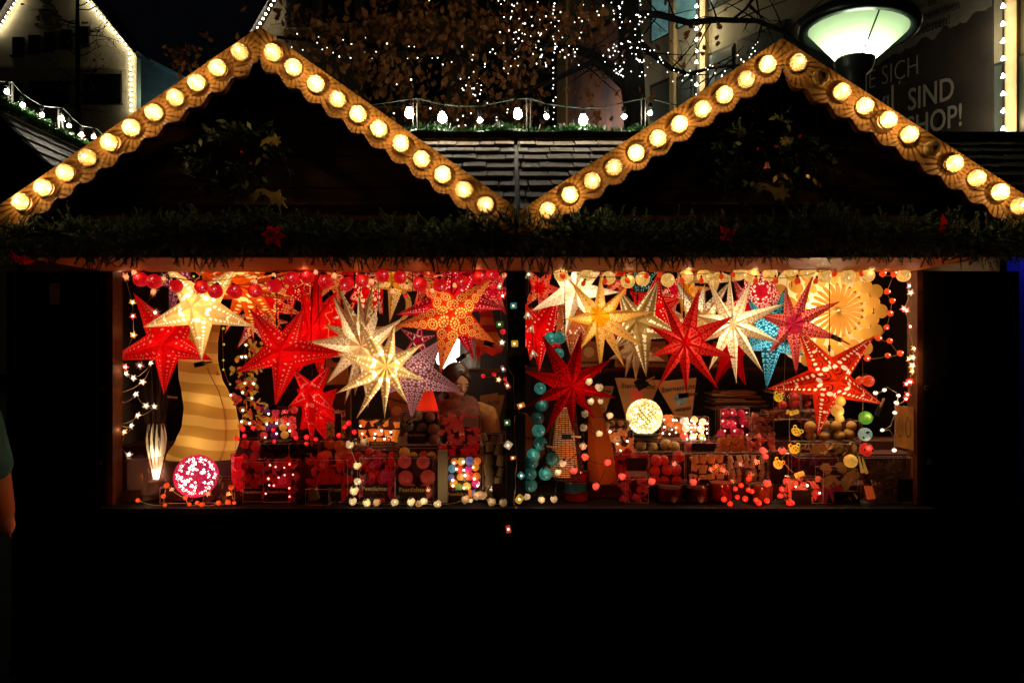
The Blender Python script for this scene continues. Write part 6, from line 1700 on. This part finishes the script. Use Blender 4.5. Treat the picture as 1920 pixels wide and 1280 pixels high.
cs = thing('carton_stack', 'untidy stack of flat brown cartons above the ruby rose box', 'carton stack', P(1385, 772, .7))
for k, (x0, x1, py) in enumerate(((1335, 1404, 768), (1350, 1442, 763), (1336, 1425, 758), (1342, 1436, 754), (1338, 1398, 750), (1345, 1430, 746), (1336, 1410, 742), (1350, 1420, 738))):
    b = MB(); a, c = P(x0, py - 3, .70 + .01 * (k % 3)), P(x1, py, .70); b.box2(a, (c.x, .9, c.z)); b.build('carton', mat('dull_carton', (.17, .062, .018), .8), cs)


def pricetag(label, px, py, y, ang, tx=None, w=20, h=9, peg=18):
    """black slate hung by a wooden peg; px, py is where they meet"""
    root = thing('price_tag', label, 'price tag', P(px, py, y), 'black price tags on wooden pegs')
    rot = Matrix.Rotation(ang, 3, 'Y'); c = P(px, py, y)
    b = MB(); b.box(c + rot @ Vector((-S(w * .42, y), 0, 0)), (S(w, y), .003, S(h, y)), rot); b.build('slate', M['slate'], root)
    b = MB(); b.box(c + rot @ Vector((S(peg * .45, y), -.005, 0)), (S(peg, y), .005, S(3.2, y)), rot @ Matrix.Rotation(.06, 3, 'Y')); b.build('peg', M['peg'], root)
    if tx: lettering(tx, S(h * .9, y), M['chalk'], root, c + rot @ Vector((-S(w * .42, y), -.0025, 0)), (PI / 2, ang, 0), extrude=.0003)
    return root


pricetag('price tag pegged to the lowest point of the cream star on the left', 382, 681, .04, -.2)
pricetag('price tag pegged to the lowest point of the plain red star', 316, 744, .14, .05, w=3)
pricetag('price tag pegged above the box of lit red, amber and plum balls', 522, 763, .02, 0, peg=22)
pricetag('price tag pegged below the brightest cream star', 718, 790, .01, -.45, '23,-')
pricetag('price tag pegged to the lowest point of the mauve star', 768, 791, .09, -.5, '22,-')
pricetag('price tag pegged between the orange swirl star and the red knitted scarf', 871, 666, .03, -.6, '25,-')
pricetag('price tag pegged to the lower right point of the orange swirl star', 925, 647, .02, .3)
pricetag('price tag pegged on the centre post beside the orange lampshade', 969, 773, -.06, .1, '25,-', w=24)
pricetag('price tag pegged below the dark red star', 1072, 818, .01, 0)
pricetag('price tag pegged across the teal balls', 1026, 836, .0, .15)
pricetag('diamond shaped price tag pegged below the heart patterned star', 1212, 714, .12, -.5, w=24, h=20)
pricetag('price tag pegged below the big bright red star', 1290, 740, .0, -.15)
pricetag('price tag pegged to the right point of the pink star', 1577, 638, .11, .42, '20,-', w=22)
pricetag('price tag pegged to the left point of the orange red star', 1433, 733, .01, .15, w=4)
pricetag('price tag pegged to the right point of the orange red star', 1650, 762, .02, -1.2)
ws = thing('price_board', 'small black board with a star and the word Preise on the centre post', 'sign', P(970, 667, -.03))
b = MB(); pts = [P(x, y, -.02) for x, y in ((950, 652), (988, 650), (995, 684), (950, 688))]; b.prism([(p.x, p.z) for p in pts], -.03, -.022); b.build('board', M['slate'], ws)
b = MB(); c = P(957, 664, -.032); b.face([c + Vector((S(k_ * 1.15, 0) * math.cos(t), 0, S(k_ * 1.15, 0) * math.sin(t))) for k_, t in [((5 if i % 2 == 0 else 2.2), PI / 2 + i * PI / 5) for i in range(10)]]); b.build('star_motif', mat('dim_yellow_star', (.20, .16, .06), .7), ws)
lettering('Preise', S(14, 0), mat('dim_chalk', (.12, .10, .07), .8), ws, P(974, 662, -.032), extrude=.0003)
sg = thing('plastic_sign', 'orange plastic sign with outlined digits at the right jamb', 'sign', P(1699, 802, .03))
b = MB(); pts = [P(x, y, .03) for x, y in ((1678, 760), (1719, 764), (1719, 846), (1678, 836))]; b.prism([(p.x, p.z) for p in pts], .03, .034); b.build('panel', shade('orange_plastic', (.55, .15, .02), .22, 8), sg)
b = MB(); b.tube([P(x, y, .028) for x, y in ((1678, 760), (1719, 764))], .002, 4); b.tube([P(x, y, .028) for x, y in ((1678, 760), (1678, 836), (1719, 846))], .002, 4); b.build('border', M['rim'], sg)
lettering('002', S(60, 0), mat('pale_outline_digits', (.55, .34, .14), .6), sg, P(1703, 803, .027), (PI / 2, 0, 0), extrude=.0003, bold=-.002).scale = (.50, 1, 1)
# knitted things and iron bracket at the back
kn = mat('knit', (.5, .05, .02), .9)
def knit_mat():
    m, nt, out = newmat('striped_knit'); p_ = node(nt, 'ShaderNodeBsdfPrincipled', Roughness=.95)
    tc = node(nt, 'ShaderNodeTexCoord'); sp_ = node(nt, 'ShaderNodeSeparateXYZ'); nt.links.new(tc.outputs['Object'], sp_.inputs[0])
    rp = node(nt, 'ShaderNodeValToRGB'); rp.color_ramp.interpolation = 'CONSTANT'
    cols = [(.62, .02, .015), (.75, .16, .02), (.80, .38, .03), (.35, .015, .02), (.70, .22, .03), (.60, .03, .015)]
    el = rp.color_ramp.elements
    while len(el) < len(cols): el.new(.5)
    for i, c_ in enumerate(cols): el[i].position = i / len(cols); el[i].color = (*c_, 1)
    nt.links.new((X(nt, sp_.outputs[2]) * 3.4).f('FRACT').k, rp.inputs[0]); nt.links.new(rp.outputs[0], p_.inputs['Base Color'])
    wv = node(nt, 'ShaderNodeTexWave', Scale=55.); nt.links.new(tc.outputs['Object'], wv.inputs['Vector']); bp = node(nt, 'ShaderNodeBump', Strength=.8, Distance=.006); nt.links.new(wv.outputs['Fac'], bp.inputs['Height']); nt.links.new(bp.outputs[0], p_.inputs['Normal'])
    nt.links.new(p_.outputs[0], out.inputs[0]); return m
b = MB(); rows = []
for i, (py, l, r_) in enumerate(((575, 902, 920), (600, 900, 925), (620, 898, 930), (640, 890, 940), (652, 893, 944), (664, 892, 940))):
    rows.append([P(l + (r_ - l) * k / 10, py + 3 * math.sin(k * 1.2), .85 - .03 * math.sin(PI * k / 10)) for k in range(11)])
b.grid(rows); b.grid([[p + Vector((0, .05, 0)) for p in r_] for r_ in rows])
for k in range(12): p = P(891 + k * .8, 640 + R.uniform(0, 8), .83); b.tube([p, p + Vector((R.uniform(-.01, .01), -.01, -.10))], .003, 4)
tag(b.build('knitted_scarf', knit_mat(), None, P(915, 664, .85)), 'red, orange and yellow striped knitted scarf hanging over the shelf right of the white lamp', 'scarf')
b = MB(); rows = [[P(862 + (900 - 862) * k / 8, py, 1.0 - .04 * math.sin(PI * k / 8)) for k in range(9)] for py in (610, 640, 665, 690)]
b.grid(rows); b.grid([[p + Vector((0, .04, 0)) for p in r_] for r_ in rows])
tag(b.build('felt_cushion', mat('grey_felt', (.14, .14, .15), .95, nscale=20, namt=.4), None, P(880, 690, 1.0)), 'grey felt cushion on the shelf between the white lamp and the scarf', 'cushion')
b = MB()
for cx, cy, r0, tn in ((884, 684, 10, 1), (872, 682, 7, -1)):
    b.tube([P(cx + r0 * (1 - t) * math.cos(tn * t * 9), cy + r0 * (1 - t) * math.sin(tn * t * 9), .98) for t in [i / 26 for i in range(25)]], .005, 6)
b.tube([P(895, 655, .98), P(894, 675, .98), P(884 + 10, 684, .98)], .005, 6)
tag(b.build('iron_bracket', M['iron'], None, P(880, 692, .98)), 'scrolled wrought iron bracket standing on the shelf beside the seller', 'bracket')


# ---------------------------------------------------------------- people
def remesh(name, b, mats, parent, vox=.012, smooth_it=6, matfn=None):
    me = b.mesh(name, mats[0]); tmp_ = bpy.data.objects.new(name, me); COL.objects.link(tmp_)
    m = tmp_.modifiers.new('r', 'REMESH'); m.mode = 'VOXEL'; m.voxel_size = vox; m.use_smooth_shade = True
    s = tmp_.modifiers.new('s', 'SMOOTH'); s.iterations = smooth_it; s.factor = .5
    dg = bpy.context.evaluated_depsgraph_get(); me2 = bpy.data.meshes.new_from_object(tmp_.evaluated_get(dg)); bpy.data.objects.remove(tmp_)
    w_ = absloc(parent)
    for v in me2.vertices: v.co -= w_
    me2.materials.clear()
    for q in mats: me2.materials.append(q)
    if matfn:
        for p_ in me2.polygons: p_.material_index = matfn(p_.center + w_)
    me2.name = name; me2.polygons.foreach_set('use_smooth', [True] * len(me2.polygons))
    o = bpy.data.objects.new(name, me2); link(o, parent, w_); return o


def limb(b, pts, rs): 
    for i in range(len(pts) - 1):
        p, q = Vector(pts[i]), Vector(pts[i + 1]); n = max(2, int((q - p).length / .02))
        for k in range(n + 1): b.sphere(p.lerp(q, k / n), rs[i] + (rs[i + 1] - rs[i]) * k / n, 10, 6)


skin = mat('warm_skin', (.48, .24, .15), .55)
# the seller: head bowed a little to her right, scarf, tan sweater
ve = thing('person', 'brown haired seller in a patterned scarf and tan sweater looking down behind the boxes', 'person', (P(850, 700, .95).x, 1.0, .06))
hc = P(856, 716, .93)                            # middle of the head
yaw, nod = .55, .30
HR = Matrix.Rotation(yaw, 3, 'Z') @ Matrix.Rotation(nod, 3, 'X') @ Matrix.Rotation(.10, 3, 'Y')
b = MB()
b.sphere(hc, .085, 18, 12, 0, (.92, 1.08, 1.18), HR)
b.sphere(hc + HR @ Vector((0, -.035, -.055)), .058, 14, 9, 0, (.95, .9, .95), HR)                 # jaw
b.sphere(hc + HR @ Vector((0, -.098, -.012)), .013, 8, 6, 0, (.9, 1, 1.5), HR)                    # nose
b.sphere(hc + HR @ Vector((0, -.104, -.024)), .012, 8, 6, 0, (1.1, .9, .8), HR)
for s in (-1, 1):
    b.sphere(hc + HR @ Vector((.033 * s, -.080, -.022)), .022, 8, 6, 0, (1, .6, 1), HR)            # cheeks
    b.sphere(hc + HR @ Vector((.082 * s, .01, -.005)), .018, 8, 6, 0, (.4, .8, 1.4), HR)           # ears
    b.sphere(hc + HR @ Vector((.032 * s, -.083, .022)), .016, 8, 6, 0, (1.3, .5, .5), HR)          # brow
b.sphere(hc + HR @ Vector((0, -.087, -.062)), .016, 8, 6, 0, (1.4, .6, .5), HR)
neck = hc + Vector((-.005, .03, -.13)); ch = Vector((hc.x + .025, 1.0, 1.22))
limb(b, [hc + Vector((0, .02, -.05)), neck, neck + Vector((0, .02, -.08))], [.055, .05, .06])
for t in range(12):                              # torso, ribs to hips
    k = t / 11; z = neck.z - .10 - k * .62
    b.sphere((ch.x, 1.02, z), .13, 14, 8, 0, (1.35 - .35 * math.sin(PI * k) * .8, .8, .6))
sh = [Vector((ch.x - .19, 1.0, neck.z - .10)), Vector((ch.x + .19, 1.0, neck.z - .10))]
for s, S0 in zip((-1, 1), sh):
    el_ = S0 + Vector((.07 * s, -.06, -.27)); wr = el_ + Vector((-.10 * s, -.24, .03))
    limb(b, [S0 + Vector((-.08 * s, 0, .02)), S0, el_, wr], [.075, .068, .05, .036])
    limb(b, [wr, wr + Vector((-.02 * s, -.05, -.01)), wr + Vector((-.025 * s, -.085, -.015))], [.034, .036, .03])
    for f_ in range(4):
        k0 = wr + Vector((-.025 * s + (f_ - 1.5) * .017, -.09, -.01)); limb(b, [k0, k0 + Vector((-.004 * s, -.035, -.008)), k0 + Vector((-.006 * s, -.055, -.03 - .004 * f_))], [.0105, .010, .0085])
    k0 = wr + Vector((-.045 * s, -.03, .0)); limb(b, [k0, k0 + Vector((-.025 * s, -.03, -.01)), k0 + Vector((-.022 * s, -.055, -.02))], [.013, .011, .009])
for s in (-1, 1): limb(b, [(ch.x + .09 * s, 1.03, neck.z - .70), (ch.x + .09 * s, 1.02, .52), (ch.x + .09 * s, 1.05, .14)], [.105, .07, .05]); limb(b, [(ch.x + .09 * s, 1.05, .11), (ch.x + .10 * s, .90, .09)], [.05, .04])
sweater, trousers = mat('tan_wool_sweater', (.52, .25, .09), .9, nscale=60, namt=.3), mat('dark_trousers', (.015, .015, .02), .8)
hy = hc.z
def vm(c_):
    if c_.z > neck.z - .05 and (c_ - hc).length < .21: return 0
    for s, S0 in zip((-1, 1), sh):
        el_ = S0 + Vector((.07 * s, -.06, -.27)); wr = el_ + Vector((-.10 * s, -.24, .03))
        if c_.y < wr.y + .005 and abs(c_.z - wr.z) < .1: return 0
    return 1 if c_.z > neck.z - .72 else 2
remesh('body', b, [skin, sweater, trousers], ve, .011, 5, vm)
b = MB()
for s in (-1, 1):
    e = hc + HR @ Vector((.033 * s, -.091, .004)); b.sphere(e, .0125, 10, 7, 0, (1, .6, .55), HR); b.sphere(e + HR @ Vector((0, -.0065, -.002)), .006, 8, 5, 1, (1, .5, 1), HR)
    b.tube([e + HR @ Vector((-.018, -.006, .017)), e + HR @ Vector((0, -.010, .021)), e + HR @ Vector((.018, -.004, .016))], .0028, 5, 1)
b.build('eyes', [mat('eye_white', (.55, .5, .45), .3), M['dark_ink']], ve)
b = MB(); b.tube([hc + HR @ Vector((-.022, -.093, -.062)), hc + HR @ Vector((0, -.101, -.060)), hc + HR @ Vector((.022, -.093, -.062))], [.002, .0055, .002], 6); b.build('lips', mat('lips', (.38, .08, .06), .5), ve)
hair = mat('dark_brown_hair', (.045, .018, .008), .42, nscale=40, namt=.5, stretch=(3, 3, .3))
b = MB()
b.sphere(hc + HR @ Vector((0, .028, .022)), .098, 18, 12, 0, (1.0, 1.05, 1.12), HR)
for k in range(24):                              # fringe swept to one side, strands down the back, loose tail over the shoulder
    t = k / 23; st = hc + HR @ Vector((-.02 + .02 * t, -.055, .10))
    b.tube([st, hc + HR @ Vector((-.05 - .03 * t, -.085 + .05 * t, .055)), hc + HR @ Vector((-.082 - .008 * t, -.055 + .06 * t, -.01)), hc + HR @ Vector((-.086, -.03 + .05 * t, -.085))], [.012, .013, .011, .005], 5)
    b.tube([st, hc + HR @ Vector((.05 + .03 * t, -.07 + .05 * t, .055)), hc + HR @ Vector((.088, -.02 + .06 * t, -.015)), hc + HR @ Vector((.095, .02 + .05 * t, -.10)), hc + Vector((.105, .01 + .03 * t, -.17 - .05 * R.random()))], [.012, .013, .012, .010, .005], 5)
remesh('hair', b, [hair], ve, .008, 3)
b = MB()
for j in range(5):
    z = neck.z - .09 + .028 * j; r_ = .135 - .010 * j
    b.tube([Vector((neck.x + r_ * math.cos(a) * 1.1, neck.y - .02 + r_ * .95 * math.sin(a), z + .02 * math.sin(a * 2 + j) - .03 * (math.sin(a) < 0) * abs(math.sin(a)))) for a in [2 * PI * k / 20 for k in range(21)]], .030, 8, 0, False)
for s in (-.05, .05): limb(b, [(neck.x + s, neck.y - .13, neck.z - .10), (neck.x + s * 1.3, neck.y - .15, neck.z - .32)], [.045, .04])
remesh('scarf', b, [mat('patterned_scarf', (.20, .07, .05), .9, nscale=22, namt=.9, col2=(.05, .02, .02))], ve, .012, 2)

# passer-by at the left edge
pb = thing('person', 'passer-by in a teal jacket and tan coat standing at the far left edge', 'person', (P(-104, 700, -.45).x, -.45, 0))
X0 = P(-104, 0, -.45).x; Y0 = -.45
b = MB()
b.sphere((X0, Y0, 1.72), .095, 16, 10, 0, (.85, 1, 1.15)); b.sphere((X0 - .01, Y0 + .05, 1.67), .06, 12, 8, 0); b.sphere((X0, Y0 + .10, 1.70), .016, 8, 6, 0, (1, 1, 1.4))
limb(b, [(X0, Y0, 1.66), (X0, Y0, 1.52)], [.06, .07])
for t in range(16): k = t / 15; b.sphere((X0, Y0, 1.48 - k * .62), .15, 14, 8, 0, (1.2 + .08 * k, .85, .6))
for s in (-1, 1):
    limb(b, [(X0 + .17 * s, Y0, 1.46), (X0 + .225 * s, Y0 + .01, 1.20), (X0 + .19 * s, Y0 + .12, 1.00)], [.085, .075, .055])
    w_ = Vector((X0 + .19 * s, Y0 + .12, 1.0)); limb(b, [w_, w_ + Vector((0, .03, -.08))], [.04, .04])
    for f_ in range(4): limb(b, [w_ + Vector((-.024 + .016 * f_, .03, -.09)), w_ + Vector((-.024 + .016 * f_, .045, -.15 + .006 * abs(f_ - 1.5)))], [.0105, .009])
    limb(b, [w_ + Vector((-.03 * s, .04, -.05)), w_ + Vector((-.045 * s, .06, -.10))], [.012, .010])
    limb(b, [(X0 + .09 * s, Y0, .86), (X0 + .10 * s, Y0, .48), (X0 + .10 * s, Y0 - .01, .10)], [.11, .08, .055]); limb(b, [(X0 + .10 * s, Y0 - .02, .06), (X0 + .11 * s, Y0 + .16, .045)], [.055, .045])
remesh('body', b, [skin, mat('tan_coat', (.40, .19, .06), .85), trousers], pb, .014, 6, lambda c_: 0 if c_.z > 1.56 or (c_.z < .96 and c_.y > Y0 + .10 and c_.z > .70) else (1 if c_.z > .84 else 2))
b = MB()
for t in range(14): k = t / 13; b.sphere((X0 + .01, Y0, 1.50 - k * .36), .16, 14, 8, 0, (1.22 + .25 * math.sin(PI * min(1, k * 1.1)), .95, .55))
for s in (-1, 1): limb(b, [(X0 + .16 * s, Y0, 1.47), (X0 + .215 * s, Y0, 1.25), (X0 + .17 * s, Y0 + .03, 1.10)], [.10, .10, .07])
remesh('jacket', b, [mat('teal_jacket', (.02, .16, .15), .8)], pb, .014, 6)
b = MB(); b.sphere((X0, Y0 - .02, 1.75), .105, 16, 10, 0, (.9, 1, 1.05)); remesh('hair', b, [hair], pb, .014, 3)

# pale notice on the dark wall at the left, blue lit kiosk beyond the right end
b = MB(); b.box2(P(93, 531, -.012), P(112, 571, -.009)); tag(b.build('notice_sheet', mat('grey_notice', (.75, .76, .62), .8, nscale=8, namt=.4), None, P(102, 571, -.012)), 'narrow pale notice on the black front wall at the far left', 'notice')
nk = thing('neighbour_kiosk', 'dark kiosk with a blue lamp glowing at the far right edge', 'kiosk', (3.35, .9, 0))
b = MB(); b.box2((3.20, .7, 0), (4.8, .78, 2.5)); b.build('wall', mat('grey_blue_panel', (.25, .25, .35), .7), nk)
b = MB(); b.box2((3.1, .1, 2.5), (4.9, .9, 2.6)); b.build('roof', M['plank'], nk)
b = MB(); b.box2((3.3, .55, 2.44), (4.2, .60, 2.48)); b.build('blue_tube', emis('blue_tube_light', (.03, .03, 1), 6), nk)
# ---------------------------------------------------------------- camera, night sky and output
cam = bpy.data.cameras.new('camera'); cam.lens = 24; cam.sensor_width = 36; cam.clip_start = .05; cam.clip_end = 500
co = link(bpy.data.objects.new('camera', cam), None, (0, -D0, ZC)); co.rotation_euler = (PI / 2, 0, 0)
SC.camera = co
w = bpy.data.worlds.new('World'); SC.world = w; w.use_nodes = True
bg = w.node_tree.nodes['Background']; bg.inputs[0].default_value = (.30, .34, .5, 1); bg.inputs[1].default_value = .003
SC.view_settings.view_transform = 'Standard'; SC.view_settings.look = 'None'
SC.view_settings.exposure = 0; SC.view_settings.gamma = 1
cy = SC.cycles
cy.use_denoising = True; cy.sample_clamp_indirect = 3.; cy.sample_clamp_direct = 0.
cy.max_bounces = 6; cy.diffuse_bounces = 3; cy.glossy_bounces = 2; cy.transmission_bounces = 4; cy.transparent_max_bounces = 16
cy.use_light_tree = True
cy.caustics_reflective = False; cy.caustics_refractive = False
